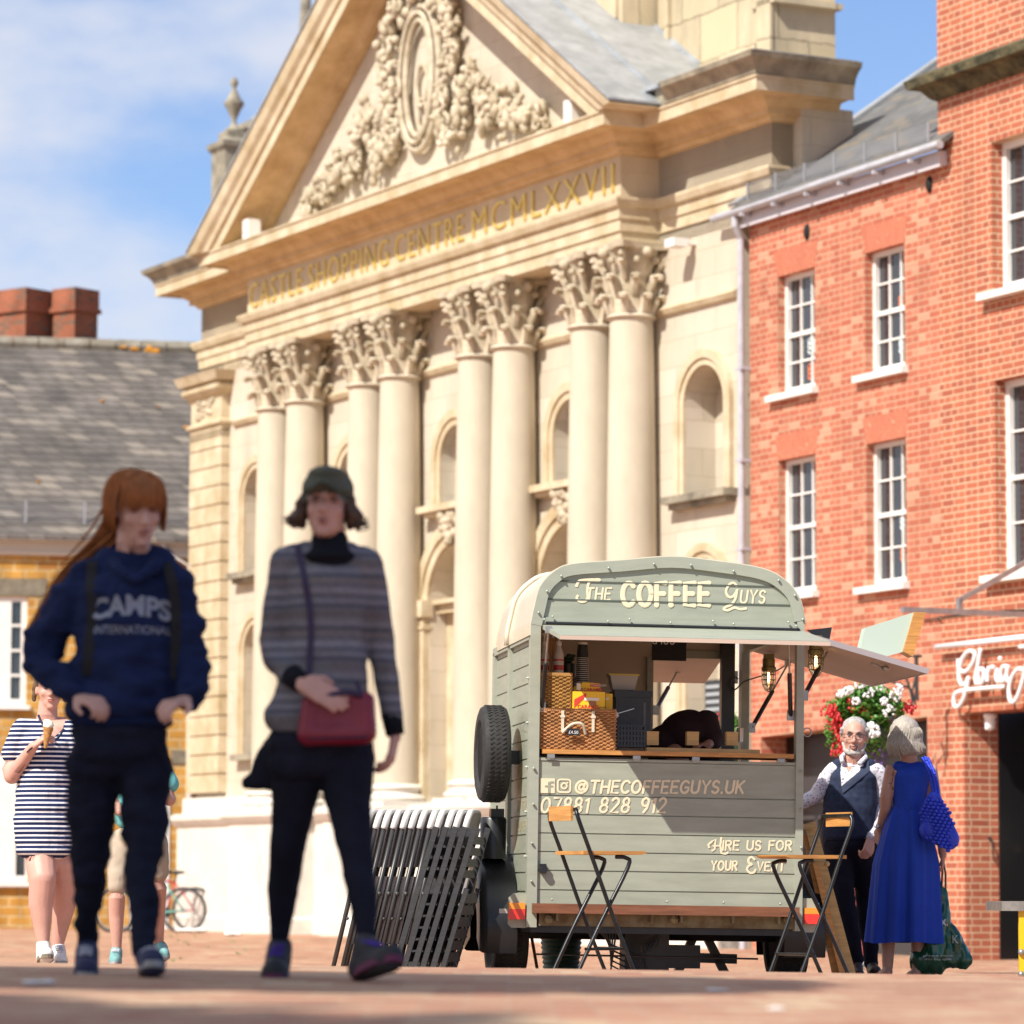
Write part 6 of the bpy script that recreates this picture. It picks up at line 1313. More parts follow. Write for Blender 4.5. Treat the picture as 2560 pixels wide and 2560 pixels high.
hood = fuse('hooded_top', loft(('e', J(308, 1500), (.172, .125, .13)), ('e', J(308, 1620), (.168, .13, .14)), ('e', J(304, 1750), (.190, .14, .11)))+[ ('c', J(222, 1436), .058, J(424, 1440), .058), ('c', J(262, 1415, .03), .055, J(395, 1412, .03), .055),
  ('c', J(213, 1446), .070, J(105, 1610, .05), .070), ('c', J(105, 1610, .05), .068, J(100, 1665, .03), .062), ('c', J(100, 1665, .03), .062, J(186, 1728, -.09), .044), ('c', J(432, 1450), .068, J(474, 1620), .064), ('c', J(474, 1620), .064, J(482, 1690, -.03), .058), ('c', J(482, 1690, -.03), .056, J(470, 1744, -.10), .046)],
  hoodM, T_, .010, 4, amp=.024, fs=7, fold=(1.2, 1.2, 2.4))
hd = fuse('hood', [('c', J(268, 1402, .06), .045, J(296, 1424, -.08), .026), ('c', J(296, 1424, -.08), .026, J(338, 1450, -.13), .016), ('c', J(405, 1402, .06), .045, J(384, 1422, -.08), .026), ('c', J(384, 1422, -.08), .026, J(342, 1450, -.13), .016), ('c', J(268, 1402, .06), .05, J(335, 1392, .13), .06), ('c', J(335, 1392, .13), .06, J(405, 1402, .06), .05)], hoodM, T_, .009, 4, amp=.006, fs=12)
cuff = pbr('navy_rib', (.010, .017, .055), .95, bump=(200, .5, .002), spec=.1)
B = MB(); B.tube([J(176, 1722, -.08), J(194, 1736, -.10)], [.044, .036], 14); B.build('cuff', cuff, hood, smooth=True); B = MB(); B.tube([J(474, 1735, -.09), J(468, 1752, -.115)], [.045, .037], 14); B.build('cuff', cuff, hood, smooth=True)
fuse('hem_band', [('e', J(304, 1806), (.178, .132, .040))], cuff, hood, .010, 3, amp=.004)
ltm = pbr('pale_print_letters', (.26, .29, .36), .8)
def chest_text(s, x0, x1, y0, y1, arch=0, ow=.006):
    t = btext(s, .1, Matrix(), ltm, 'chest_lettering', hood, ext=0, off=.004 if len(s) < 8 else .001); c = [v.co for v in t.data.vertices]; a0 = min(v.x for v in c); a1 = max(v.x for v in c); b0 = min(v.z for v in c); b1 = max(v.z for v in c)
    A = J(x0, y1); Bq = J(x1, y0); 
    for v in t.data.vertices: u = (v.co.x-a0)/(a1-a0); v.co.x = A.x+(Bq.x-A.x)*u; v.co.z = A.z+(Bq.z-A.z)*(v.co.z-b0)/(b1-b0)+arch*(1-(2*u-1)**2)
    import bmesh
    bm = bmesh.new(); bm.from_mesh(t.data); bmesh.ops.triangulate(bm, faces=bm.faces[:]); bmesh.ops.subdivide_edges(bm, edges=[e for e in bm.edges if e.calc_length() > .02], cuts=2); bm.to_mesh(t.data); bm.free()
    project(t, hood, .003); return t
chest_text('CAMPS', 236, 432, 1508, 1560, .020); chest_text('INTERNATIONAL', 244, 432, 1570, 1590)
B = MB(); B.tube(smoothpath([tuple(J(*p)) for p in ((322, 1432, -.14), (300, 1450, -.155), (280, 1490, -.155))], 4), .003, 5); B.tube(smoothpath([tuple(J(*p)) for p in ((358, 1432, -.14), (395, 1465, -.145), (412, 1500, -.135))], 4), .003, 5); B.build('drawstring', cuff, hood)
# trousers
fuse('trousers', [('e', J(300, 1885), (.172, .125, .10)), ('e', J(302, 1835), (.160, .118, .08)), ('c', J(238, 1900), .098, J(226, 2060, .04), .078), ('c', J(226, 2060, .04), .078, J(225, 2160, .05), .063), ('c', J(225, 2160, .05), .063, J(218, 2345, .13), .037), ('c', J(362, 1900), .098, J(362, 2060, -.06), .076), ('c', J(362, 2060, -.06), .076, J(354, 2160, -.12), .060), ('c', J(354, 2160, -.12), .060, J(362, 2370, -.29), .042)], denim, T_, .010, 4, amp=.016, fs=9, fold=(1, 1, 2.0))
shoeN = pbr('navy_canvas_shoe', (.03, .035, .085), .9, bump=(60, .3, .002)); soleW = pbr('white_sole', (.36, .36, .36), .8, noise=(20, .4)); laceW = pbr('pale_lace', (.45, .46, .52), .9)
def shoe(fig, ank, heel, toe, w, up, sole, lace=None, h=.05, stripes=0):
    """upper round ankle, heel and toe, with a flat sole underneath"""
    d = (toe-heel); L = d.length; d.normalize(); ac = Vector((1, 0, 0)); ac = (ac-d*ac.dot(d)).normalized() if abs(d.x) < .8 else Vector((0, 1, 0)); upv = ac.cross(d); upv = upv if upv.z > 0 else -upv
    s = fuse('shoe', [('c', heel+upv*.035, .036*w, toe+upv*.028-d*.02, .034*w), ('c', heel+upv*.03+d*.10, .037*w, toe+upv*.02-d*.03, .038*w), ('c', ank, .036*w, heel+upv*.04+d*.03, .038*w), ('c', ank, .034*w, heel+d*L*.6+upv*.035, .030*w)], up, fig.t, .008, 4)
    B = MB(); pts = [];
    for i in range(20):
        a = 2*math.pi*i/20; u = math.cos(a); q = heel+d*(L*.5)+d*(L*.5+.03)*u+ac*math.sin(a)*(.036+.008*(u > 0)*u)*w*1.05; pts.append(q)
    n_ = len(pts); B.add([p+upv*.022 for p in pts]+[p for p in pts], [tuple(range(n_)), tuple(range(2*n_-1, n_-1, -1))]+[(i, (i+1) % n_, (i+1) % n_+n_, i+n_) for i in range(n_)]); B.build('sole', sole, s)
    if lace:
        B = MB()
        for i in range(4):
            c = ank+(heel+d*L*.62+upv*.062-ank)*(i+.6)/4+upv*.012-Vector((0, .03, 0)); B.tube([c-ac*.022, c+upv*.006+d*.004, c+ac*.022], .004, 5)
        B.build('laces', lace, s)
    return s
shoe(F, J(218, 2375, .12), J(216, 2444, .16), J(214, 2446, -.06), 1.12, shoeN, soleW, laceW)
shoe(F, J(366, 2392, -.30), J(372, 2442, -.28), J(384, 2420, -.49), 1.12, shoeN, soleW, laceW)
hairG = pbr('ginger_hair', (.34, .115, .030), .55, noise=(25, .4), bump=(120, .5, .002), stretch=(3, 3, 1), spec=.3)
def HV(x, y, z): return HM @ Vector((x, y, z))
hp = [('e', HV(0, .034, .034), (.080, .088, .086), HE), ('c', HV(0, .08, .05), .05, HV(-.01, .11, -.01), .045)]
for i in range(11): x = -.06+.012*i; hp += [('c', HV(-.004+(x+.004)*.5, -.015, .114), .012, HV(x, -.066+abs(x)*.2, .088), .010)]
fuse('hair', hp, hairG, T_, .007, 3, amp=.006, fs=40)
B = MB(); rn = random.Random(77)
for i in range(330):
    s = rn.choice((-1, 1)); y0 = rn.uniform(-.05, .10); z_e = rn.uniform(-.075, -.02)
    P_ = [HV(-.004, y0*.55, .122), HV(s*(.052+rn.uniform(-.006, .006)), y0*.9-.005, .104), HV(s*.082, y0*.95, .05), HV(s*(.083+rn.uniform(-.002, .003)), y0*.9+.006, z_e)]
    sp_ = smoothpath([tuple(p) for p in P_], 4); B.tube(sp_, [.0030]*(len(sp_)-3)+[.0026, .0018, .0008], 4)
for i in range(150):
    x0 = rn.uniform(-.072, .072); q = abs(x0)/.072; z_e = rn.uniform(.012, .034)-.030*q*rn.random()
    P_ = [HV(x0*.35, -.02, .119), HV(x0*.8, -.066+.010*q, .096), HV(x0*1.02, -.094+.030*q*q, .066), HV(x0*1.08+rn.uniform(-.004, .004), -.100+.042*q*q, z_e)]
    sp_ = smoothpath([tuple(p) for p in P_], 4); B.tube(sp_, [.0026]*(len(sp_)-4)+[.0022, .0018, .0012, .0006], 4)
B.build('hair_strands', hairG, T_, smooth=True)
tail = [(328, 1262, .12), (300, 1312, .12), (266, 1356, .12), (218, 1394, .12), (168, 1434, .13), (130, 1484, .14), (100, 1532, .15), (72, 1572, .16)]; tr_ = (.045, .050, .044, .032, .022, .015, .010, .005)
rn = random.Random(9); B = MB(); B.tube(smoothpath([tuple(J(*p)) for p in tail[:5]], 3), [.030]*6+[.026, .022, .018, .014, .010, .008, .006], 10)
for i in range(120):
    a, b, c = rn.gauss(0, 1), rn.gauss(0, 1), rn.gauss(0, 1); P_ = []
    for j, p in enumerate(tail): q = J(*p); r = tr_[j]; P_.append(tuple(q+Vector((a*r*.5, b*r*.5, c*r*.5))))
    n_ = rn.choice((6, 7, 8, 8)); sp_ = smoothpath(P_[:n_], 3); B.tube(sp_, [max(.001, .0065*(1-.75*k/len(sp_))) for k in range(len(sp_))], 5)
B.build('ponytail', hairG, T_, smooth=True)
# her backpack
BPk = thing('backpack', 'black backpack on the back of the ginger haired walker, its straps over the navy top', 'backpack', loc=F.o)
strapM = pbr('black_webbing', (.012, .012, .015), .9)
def ribbon(pts, w, mat, name, parent, target=None, th=.004, off=.004):
    B = MB(); P_ = smoothpath([tuple(p) for p in pts], 6)
    if target is not None:
        Q = []
        for p in P_:
            ok, l, n_, i = target.ray_cast(Vector((p.x, -2, p.z)), Vector((0, 1, 0))); Q.append(Vector((p.x, (l.y-off) if ok else p.y, p.z)))
        P_ = [(Q[max(i-1, 0)]+Q[i]*2+Q[min(i+1, len(Q)-1)])/4 for i in range(len(Q))]
    vs = []
    for i, p in enumerate(P_):
        t = (P_[min(i+1, len(P_)-1)]-P_[max(i-1, 0)]).normalized(); s = t.cross(Vector((0, -1, 0))).normalized() if abs(t.y) < .95 else Vector((1, 0, 0)); vs += [p-s*w/2, p+s*w/2, p+s*w/2+Vector((0, -th, 0)), p-s*w/2+Vector((0, -th, 0))]
    fs = [(i*4+j, i*4+(j+1) % 4, i*4+4+(j+1) % 4, i*4+4+j) for i in range(len(P_)-1) for j in range(4)]; B.add(vs, fs); return B.build(name, mat, parent)
ribbon([J(232, 1404, -.02), J(224, 1440, -.12), J(228, 1520, -.14), J(222, 1600, -.15), J(216, 1690, -.14)], .036, strapM, 'strap', BPk, hood); ribbon([J(415, 1408, -.02), J(428, 1450, -.10), J(436, 1530, -.12), J(434, 1610, -.13), J(432, 1700, -.1)], .034, strapM, 'strap', BPk, hood)
fuse('pack', [('e', J(320, 1560, .22), (.13, .08, .2)), ('e', J(320, 1640, .22), (.13, .09, .14))], strapM, BPk, .015, 4)
tuck(F)
# ---------------------------------------------------------------- woman with green cap
F = Fig('woman striding in a green cap, grey striped knitted tunic and black leggings', 800, 12.6); J = F.J; T_ = F.t
HP_, BR_, HM, HE = headparts(J(818, 1268), .235, -4, -6, 2)
body = HP_+[('c', J(822, 1320, .02), .055, J(822, 1400, .02), .055), ('c', J(722, 1405), .045, J(912, 1405), .045), ('e', J(815, 1520), (.12, .085, .20)), ('e', J(810, 1770), (.13, .10, .16)),
  ('c', J(722, 1405), .042, J(684, 1625, .02), .034), ('c', J(684, 1625, .02), .034, J(752, 1706, -.17), .025), ('c', J(912, 1405), .042, J(950, 1600, .05), .034), ('c', J(950, 1600, .05), .034, J(988, 1838, .06), .024),
  ('c', J(750, 1900), .08, J(716, 2144, .08), .048), ('c', J(716, 2144, .08), .048, J(700, 2360, .20), .028), ('c', J(865, 1900), .08, J(890, 2144, -.1), .048), ('c', J(890, 2144, -.1), .048, J(918, 2345, -.28), .028)]
body += handparts(J(752, 1706, -.18), (.86, -.18, -.42), (.05, .8, -.5), 12, 1.06, 1, .03)+handparts(J(988, 1838, .06), (-.16, -.15, -1), (-.9, .1, .0), 30, .95, 1)
fuse('body', body, skinm('cap', (.56, .31, .25)), T_, .0065, 3, brushes=BR_); face(F, HM, 1.0, closed=True, brow=(.10, .06, .05), lip=(.36, .10, .10), openm=.006)
knit = stripemat('grey_knit', [(0, (0.155, 0.158, 0.192)), (.08, (0.078, 0.081, 0.106)), (.16, (0.194, 0.194, 0.232)), (.27, (0.102, 0.105, 0.131)), (.36, (0.232, 0.229, 0.264)), (.47, (0.116, 0.115, 0.138)), (.56, (0.178, 0.155, 0.157)), (.66, (0.081, 0.084, 0.106)), (.75, (0.202, 0.198, 0.227)), (.88, (0.132, 0.121, 0.128))], .172, wob=.010, fine=85)
tun = fuse('striped_tunic', loft(('e', J(815, 1470), (.150, .115, .11)), ('e', J(814, 1590), (.136, .11, .11)), ('e', J(802, 1740), (.158, .13, .11)), ('e', J(795, 1800), (.172, .135, .07)))+[ ('e', J(735, 1790, .02), (.10, .10, .075)), ('e', J(868, 1790), (.075, .11, .075)), ('c', J(730, 1402), .054, J(905, 1402), .054), ('c', J(770, 1385), .045, J(870, 1385), .045),
  ('c', J(720, 1412), .060, J(684, 1600, .03), .055), ('c', J(684, 1600, .03), .055, J(696, 1650, -.0), .050), ('c', J(696, 1650, -.0), .048, J(738, 1696, -.12), .037), ('c', J(914, 1412), .060, J(948, 1590, .05), .049), ('c', J(948, 1590, .05), .049, J(982, 1790, .06), .035)], knit, T_, .009, 4, amp=.008, fs=9, fold=(1.4, 1.4, 1))
rib = pbr('black_rib', (.012, .013, .018), .95, bump=(160, .6, .003), spec=.1)
fuse('roll_neck', [('c', J(826, 1398, .0), .088, J(824, 1370, .01), .070), ('c', J(824, 1370, .01), .070, J(823, 1352, .015), .060), ('e', J(826, 1392, -.02), (.092, .09, .02))], rib, tun, .008, 4, amp=.004, fs=20)
B = MB(); B.tube([J(730, 1690, -.11), J(756, 1710, -.16)], [.040, .033], 14); B.build('cuff', rib, tun, smooth=True); B = MB(); B.tube([J(979, 1785, .06), J(988, 1838, .06)], [.037, .031], 14); B.build('cuff', rib, tun, smooth=True)
fuse('skirt', [('e', J(790, 1862), (.172, .13, .06)), ('c', J(720, 1862, .02), .075, J(650, 1945, .05), .045), ('c', J(730, 1880), .09, J(680, 1942, .04), .05), ('c', J(650, 1945, .05), .04, J(626, 1958, .05), .03), ('e', J(770, 1910), (.15, .12, .075)), ('c', J(880, 1870), .075, J(868, 1935, -.02), .085)], blackC, T_, .010, 4, amp=.012, fs=12, fold=(1.6, 1.6, .6))
fuse('leggings', [('c', J(745, 1900), .098, J(737, 1990, .03), .078), ('c', J(737, 1990, .03), .076, J(716, 2140, .08), .056), ('c', J(716, 2140, .08), .057, J(707, 2230, .14), .052), ('c', J(707, 2230, .14), .052, J(700, 2345, .20), .032), ('c', J(866, 1900), .098, J(870, 2000, -.04), .078), ('c', J(870, 2000, -.04), .076, J(890, 2140, -.1), .056), ('c', J(890, 2140, -.1), .055, J(904, 2230, -.18), .050), ('c', J(904, 2230, -.18), .050, J(917, 2335, -.27), .033)], blackC, T_, .009, 4, amp=.004, fs=14)
shG = pbr('dark_trainer', (.03, .03, .035), .8, noise=(30, .4), bump=(80, .4, .002)); shM = pbr('magenta_sole', (.12, .015, .06), .7); lcP = pbr('purple_lace', (.08, .03, .35), .7)
shoe(F, J(700, 2368, .2), J(694, 2446, .24), J(684, 2450, .0), 1.2, shG, shM, lcP); shoe(F, J(914, 2362, -.28), J(900, 2448, -.27), J(985, 2408, -.46), 1.2, shG, shM, lcP)
capM = pbr('green_cap', (.085, .092, .066), .9, noise=(12, .25), bump=(90, .3, .002))
def HV(x, y, z): return HM @ Vector((x, y, z))
cp = fuse('cap', [('e', HV(0, .005, .060), (.088, .100, .068), HE), ('c', HV(-.070, -.055, .045), .012, HV(0, -.090, .052), .012), ('c', HV(.070, -.055, .045), .012, HV(0, -.090, .052), .012), ('c', HV(-.084, .0, .03), .012, HV(-.05, .085, .03), .012), ('c', HV(.084, .0, .03), .012, HV(.05, .085, .03), .012), ('e', HV(0, -.02, .10), (.07, .08, .03), HE)], capM, T_, .007, 3, amp=.003, fs=18)
B = MB()
for j, ext in enumerate((-.004, .034, .066)):
    for i in range(11): a = R_(-152+124*i/10); B.v.append(tuple(HV(.088*math.cos(a)*(1-.10*j), .102*math.sin(a)-ext*max(0, abs(math.sin(a))-.25)/.75, .040+.004*j-.034*abs(math.cos(a))**1.6*(1+.25*j))))
B.f = [(j*11+i, j*11+i+1, j*11+i+12, j*11+i+11) for j in range(2) for i in range(10)]; n_ = len(B.v); B.v += [(x, y, z-.004) for x, y, z in B.v]; B.f += [tuple(reversed([q+n_ for q in f])) for f in B.f]; B.build('brim', capM, cp, smooth=True)
hairB = pbr('brown_hair', (.065, .032, .018), .6, noise=(30, .4), bump=(120, .5, .002)); rn = random.Random(17)
hp = [('e', HV(0, .04, .01), (.082, .075, .075), HE)]
for s in (-1, 1): hp += [('c', HV(s*.076, -.02, .02), .018, HV(s*.088, -.025, -.03), .022), ('c', HV(s*.088, -.025, -.03), .022, HV(s*.082, -.01, -.06), .018), ('e', HV(s*.092, .01, -.035), (.028, .04, .035))]
hp += [('c', HV(-.09, -.01, -.04), .014, HV(-.125, -.02, -.045), .006), ('c', HV(.09, -.01, -.045), .016, HV(.115, -.01, -.03), .012)]
fuse('hair', hp, hairB, T_, .006, 2, amp=.010, fs=35)
B = MB()
for i in range(60):
    s = rn.choice((-1, 1)); a = HV(s*.08, rn.uniform(-.03, .05), rn.uniform(-.02, .02)); b = HV(s*rn.uniform(.09, .11), rn.uniform(-.03, .04), rn.uniform(-.07, -.03)); c = HV(s*rn.uniform(.10, .15), rn.uniform(-.03, .03), rn.uniform(-.065, -.03)); B.tube(smoothpath([tuple(a), tuple(b), tuple(c)], 3), [.0028]*6+[.001], 4)
B.build('flyaway_curls', hairB, T_)
CB = thing('crossbody_bag', 'crimson leather crossbody bag worn by the woman in the green cap', 'handbag', loc=F.o); crim = pbr('crimson_leather', (.22, .008, .030), .4, noise=(5, .2), bump=(40, .15, .002))
a = J(760, 1862, -.24); b = J(930, 1738, -.24)
fuse('bag_body', [('c', J(778, 1758, -.135), .032, J(912, 1752, -.135), .032), ('c', J(774, 1835, -.135), .040, J(912, 1832, -.135), .040), ('c', J(778, 1758, -.135), .032, J(774, 1835, -.135), .040), ('c', J(912, 1752, -.135), .032, J(912, 1832, -.135), .040), ('b', J(780, 1840, -.135).x, J(910, 1840, -.135).x, J(800, 1800, -.135).y-.03, J(800, 1800, -.135).y+.03, J(800, 1840, -.135).z, J(800, 1755, -.135).z)], crim, CB, .008, 5, amp=.003, fs=8)
B = MB(); B.tube([J(768, 1846, -.168), J(920, 1842, -.168)], .006, 6); B.build('seam', pbr('dark_purple', (.05, .01, .05), .5), CB); pur = pbr('purple_strap', (.022, .010, .05), .6)
ribbon([J(744, 1362, .02), J(756, 1420, -.10), J(770, 1500, -.14), J(776, 1560, -.14), J(774, 1640, -.14), J(768, 1740, -.17)], .020, pur, 'strap', CB, tun); B = MB(); B.tube([J(800, 1742, -.2), J(870, 1730, -.19), J(905, 1738, -.18)], .010, 6); B.tube([J(892, 1705, -.12), J(905, 1740, -.16)], .007, 6); B.build('strap_end', pur, CB)
tuck(F)
# ---------------------------------------------------------------- man in waistcoat
F = Fig('grey bearded man with glasses in a navy waistcoat leaning on the trailer', 2130, 25.3); J = F.J; T_ = F.t
HP_, BR_, HM, HE = headparts(J(2136, 1842), .258, -6, 2, 3)
body = HP_+[('c', J(2136, 1880), .062, J(2132, 1915), .065), ('c', J(2090, 1925), .05, J(2185, 1928), .05), ('e', J(2128, 1990), (.15, .10, .2)), ('e', J(2125, 2080), (.16, .12, .12)),
  ('c', J(2082, 1925), .045, J(2040, 1992), .04), ('c', J(2040, 1992), .04, J(1990, 2012, .0), .03), ('c', J(2193, 1925), .045, J(2208, 2015, .05), .04), ('c', J(2208, 2015, .05), .04, J(2176, 2098, -.13), .028), ('c', J(2098, 2130), .085, J(2112, 2260), .055), ('c', J(2112, 2260), .055, J(2140, 2400), .035), ('c', J(2160, 2130), .085, J(2166, 2260, .1), .055), ('c', J(2166, 2260, .1), .055, J(2178, 2405, .15), .035)]
body += handparts(J(2176, 2098, -.14), (-.25, -.35, -.9), (-.6, .7, .1), 50, 1.1, 1)+handparts(J(1990, 2012), (-1, 0, -.1), (0, 0, -1), 20, 1.05, 1)
fuse('body', body, skinm('man', (.58, .31, .235)), T_, .007, 2, brushes=BR_); face(F, HM, 1.1, brow=(.30, .27, .25), lip=(.48, .20, .18), openm=.004)
def HV(x, y, z): return HM @ Vector((x, y, z))
greyH = pbr('short_grey_hair', (.42, .40, .38), .8, noise=(60, .4), bump=(150, .6, .002)); fuse('hair', [('e', HV(0, .016, .044), (.086, .094, .086), HE), ('c', HV(-.074, -.02, .045), .014, HV(-.078, .0, -.0), .010), ('c', HV(.074, -.02, .045), .014, HV(.078, .0, -.0), .010)], greyH, T_, .007, 2, amp=.004, fs=60)
beard = pbr('white_beard', (.50, .46, .42), .9, noise=(60, .4), bump=(150, .6, .002)); bp_ = [('e', HV(0, -.066, -.094), (.030, .026, .022), HE)]
for s in (-1, 1): bp_ += [('c', HV(s*.066, -.005, -.04), .010, HV(s*.050, -.04, -.082), .014), ('c', HV(s*.050, -.04, -.082), .016, HV(s*.015, -.070, -.098), .017), ('c', HV(s*.026, -.084, -.050), .006, HV(s*.024, -.080, -.075), .008), ('c', HV(0, -.093, -.046), .005, HV(s*.024, -.085, -.05), .005)]
fuse('beard', bp_, beard, T_, .006, 2, amp=.004, fs=60)
B = MB()
for s in (-1, 1):
    B.tube([HV(s*x, y, z) for x, y, z in ((.008, -.104, .014), (.055, -.094, .016), (.054, -.092, -.010), (.044, -.096, -.017), (.016, -.103, -.017), (.008, -.104, -.008))], .0016, 5, closed=True); B.tube([HV(s*.055, -.094, .014), HV(s*.079, -.02, .010), HV(s*.079, .01, .008)], .002, 5)
B.tube([HV(-.008, -.104, .008), HV(.008, -.104, .008)], .0016, 5); B.build('glasses', blackP, T_)
# patterned shirt
def dotmat(name, base, dot, sc):
    mt = D.materials.new(name); mt.use_nodes = True; nt = mt.node_tree; b = nt.nodes['Principled BSDF']; b.inputs['Roughness'].default_value = .85; tc = N('ShaderNodeTexCoord', nt); v = N('ShaderNodeTexVoronoi', nt); v.inputs['Scale'].default_value = sc; nt.links.new(tc.outputs['Object'], v.inputs['Vector']); r = N('ShaderNodeValToRGB', nt); r.color_ramp.interpolation = 'CONSTANT'
    r.color_ramp.elements[0].color = (*dot, 1); r.color_ramp.elements[1].position = .28; r.color_ramp.elements[1].color = (*base, 1); nt.links.new(v.outputs['Distance'], r.inputs['Fac']); nt.links.new(r.outputs['Color'], b.inputs['Base Color']); MATS[name] = mt; return mt
shirt = dotmat('patterned_shirt', (.66, .64, .70), (.12, .08, .16), 62)
sh = fuse('shirt', [('e', J(2128, 1960), (.16, .11, .12)), ('e', J(2124, 2070), (.175, .13, .10)), ('c', J(2085, 1925), .055, J(2190, 1928), .055), ('c', J(2080, 1930), .058, J(2040, 1990), .052), ('c', J(2040, 1990), .052, J(1992, 2012), .044), ('c', J(2195, 1932), .058, J(2208, 2010, .05), .054), ('c', J(2208, 2010, .05), .054, J(2180, 2090, -.06), .040), ('c', J(2190, 2080, -.05), .045, J(2180, 2094, -.09), .042)], shirt, T_, .009, 3, amp=.010, fs=14)
nav = pbr('navy_wool', (.028, .038, .075), .9, noise=(30, .3), bump=(120, .3, .002), spec=.2)
vs_ = fuse('waistcoat', loft(('e', J(2130, 1950), (.172, .125, .10)), ('e', J(2126, 2000), (.182, .142, .10)), ('e', J(2122, 2050), (.186, .150, .10)), ('e', J(2122, 2090), (.180, .142, .055)))+[ ('c', J(2098, 1915), .050, J(2100, 1945), .06), ('c', J(2172, 1915), .050, J(2172, 1945), .06)], nav, T_, .009, 4, amp=.007, fs=10)
def patch(name, pts, mat, target, off, par=None): return grid_patch(name, [(J(*p).x, J(*p).z) for p in pts], mat, par or T_, target, off)
patch('shirt_front', [(2104, 1892), (2158, 1890), (2150, 1925), (2100, 1968), (2098, 1935)], shirt, vs_, .004, sh); patch('bare_neck', [(2114, 1892), (2150, 1890), (2117, 1932), (2110, 1915)], skinm('man', (.58, .31, .235)), vs_, .008)
lap = pbr('lapel_wool', (.036, .048, .09), .9); patch('lapel', [(2156, 1894), (2170, 1900), (2172, 1928), (2102, 1985), (2100, 1966), (2146, 1928)], lap, vs_, .010, vs_)
B = MB(); B.tube([J(2106, 1905, -.09), J(2104, 1893, -.06), J(2112, 1884, -.0), J(2136, 1880, .06)], .016, 8); B.tube([J(2148, 1910, -.09), J(2164, 1893, -.04), J(2160, 1884, .0), J(2136, 1880, .06)], .016, 8); B.build('collar', shirt, sh, smooth=True)
fuse('trousers', [('e', J(2124, 2112), (.175, .135, .08)), ('c', J(2096, 2130), .100, J(2108, 2240), .078), ('c', J(2108, 2240), .078, J(2140, 2400), .050), ('c', J(2158, 2130), .100, J(2166, 2240, .1), .075), ('c', J(2166, 2240, .1), .075, J(2178, 2405, .15), .050)], blackC, T_, .010, 4, amp=.008, fs=10)
brS = pbr('dark_brown_shoe', (.05, .025, .018), .5)
shoe(F, J(2142, 2410), J(2142, 2440, .06), J(2146, 2444, -.17), 1.1, brS, MATS['rubber']); shoe(F, J(2178, 2412, .15), J(2180, 2436, .2), J(2190, 2438, -.02), 1.1, brS, MATS['rubber'])
tuck(F)
# ---------------------------------------------------------------- lady in blue
F = Fig('woman seen from behind with grey blonde bob in a long cobalt blue dress', 2262, 24.6); J = F.J; T_ = F.t
HP_, BR_, HM, HE = headparts(J(2262, 1838), .235, 165, 4)
skL = skinm('lady', (.50, .27, .20))
body = HP_+[('c', J(2268, 1875), .052, J(2275, 1912), .055), ('c', J(2232, 1920), .042, J(2322, 1922), .042), ('e', J(2276, 1980), (.11, .09, .17)), ('e', J(2270, 2090), (.14, .11, .14)), ('c', J(2230, 1925), .046, J(2216, 1990), .042), ('c', J(2216, 1990), .042, J(2214, 2022, .02), .038), ('c', J(2214, 2022, .02), .038, J(2199, 2072, .1), .024), ('c', J(2326, 1925), .046, J(2344, 2030, .02), .038), ('c', J(2344, 2030, .02), .038, J(2357, 2138), .026),
  ('c', J(2232, 2150), .08, J(2222, 2300), .055), ('c', J(2222, 2300), .055, J(2219, 2420), .034), ('c', J(2306, 2150), .08, J(2298, 2300), .055), ('c', J(2298, 2300), .055, J(2292, 2420), .034)]
for (x, y) in ((2219, 2430), (2290, 2433)): body += [('c', J(x, y, -.02), .034, J(x-14, y+6, .17), .030)]
body += handparts(J(2199, 2072, .1), (-.15, .35, -.9), (.7, .5, 0), 35, .95, -1)+handparts(J(2357, 2138), (.0, .05, -1), (-1, .2, 0), 55, .95, 1)
fuse('body', body, skL, T_, .0075, 3, brushes=BR_)
hL = pbr('grey_blonde_hair', (.44, .39, .33), .5, noise=(40, .35), bump=(100, .6, .003), stretch=(4, 4, 1)); cH = J(2262, 1838)
fuse('hair', [('e', cH+Vector((0, -.005, .03)), (.098, .102, .092)), ('e', cH+Vector((.01, -.02, -.04)), (.108, .095, .085)), ('e', cH+Vector((.02, -.02, -.09)), (.105, .085, .045))], hL, T_, .009, 3, amp=.004, fs=16, fold=(3, 3, .5))
rn = random.Random(31); B = MB()
for i in range(760):
    a = rn.uniform(0, 2*math.pi); ph = rn.uniform(.1, 1.0); sx_, sy_ = math.cos(a), math.sin(a)
    if sy_ > .75: continue
    p0 = cH+Vector((.02*sx_, .02*sy_, .122)); p1 = cH+Vector((.10*sx_*ph+.01, .105*sy_*ph-.005, .03+.09*(1-ph))); p2 = cH+Vector((.112*sx_, .105*sy_-.01, -.04)); p3 = cH+Vector((.112*sx_+.02+rn.gauss(0, .004), .095*sy_-.015, -.118+rn.gauss(0, .008)-.02*sx_*-1))
    sp_ = smoothpath([tuple(p0), tuple(p1), tuple(p2), tuple(p3)], 4); B.tube(sp_, [.0034]*(len(sp_)-2)+[.0025, .001], 4)
B.build('hair_strands', hL, T_, smooth=True)
blu = pbr('cobalt_jersey', (.010, .050, .40), .7, noise=(3, .12), bump=(60, .15, .002), spec=.3)
dr_ = fuse('dress_top', loft(('e', J(2278, 1945), (.122, .098, .09)), ('e', J(2275, 1985), (.112, .094, .07)), ('e', J(2271, 2025), (.106, .094, .05)))+[ ('c', J(2246, 1918), .042, J(2308, 1920), .042), ('e', J(2280, 1925), (.085, .07, .045))], blu, T_, .008, 4, amp=.004, fs=12)
B = MB(); NR, NS = 26, 96
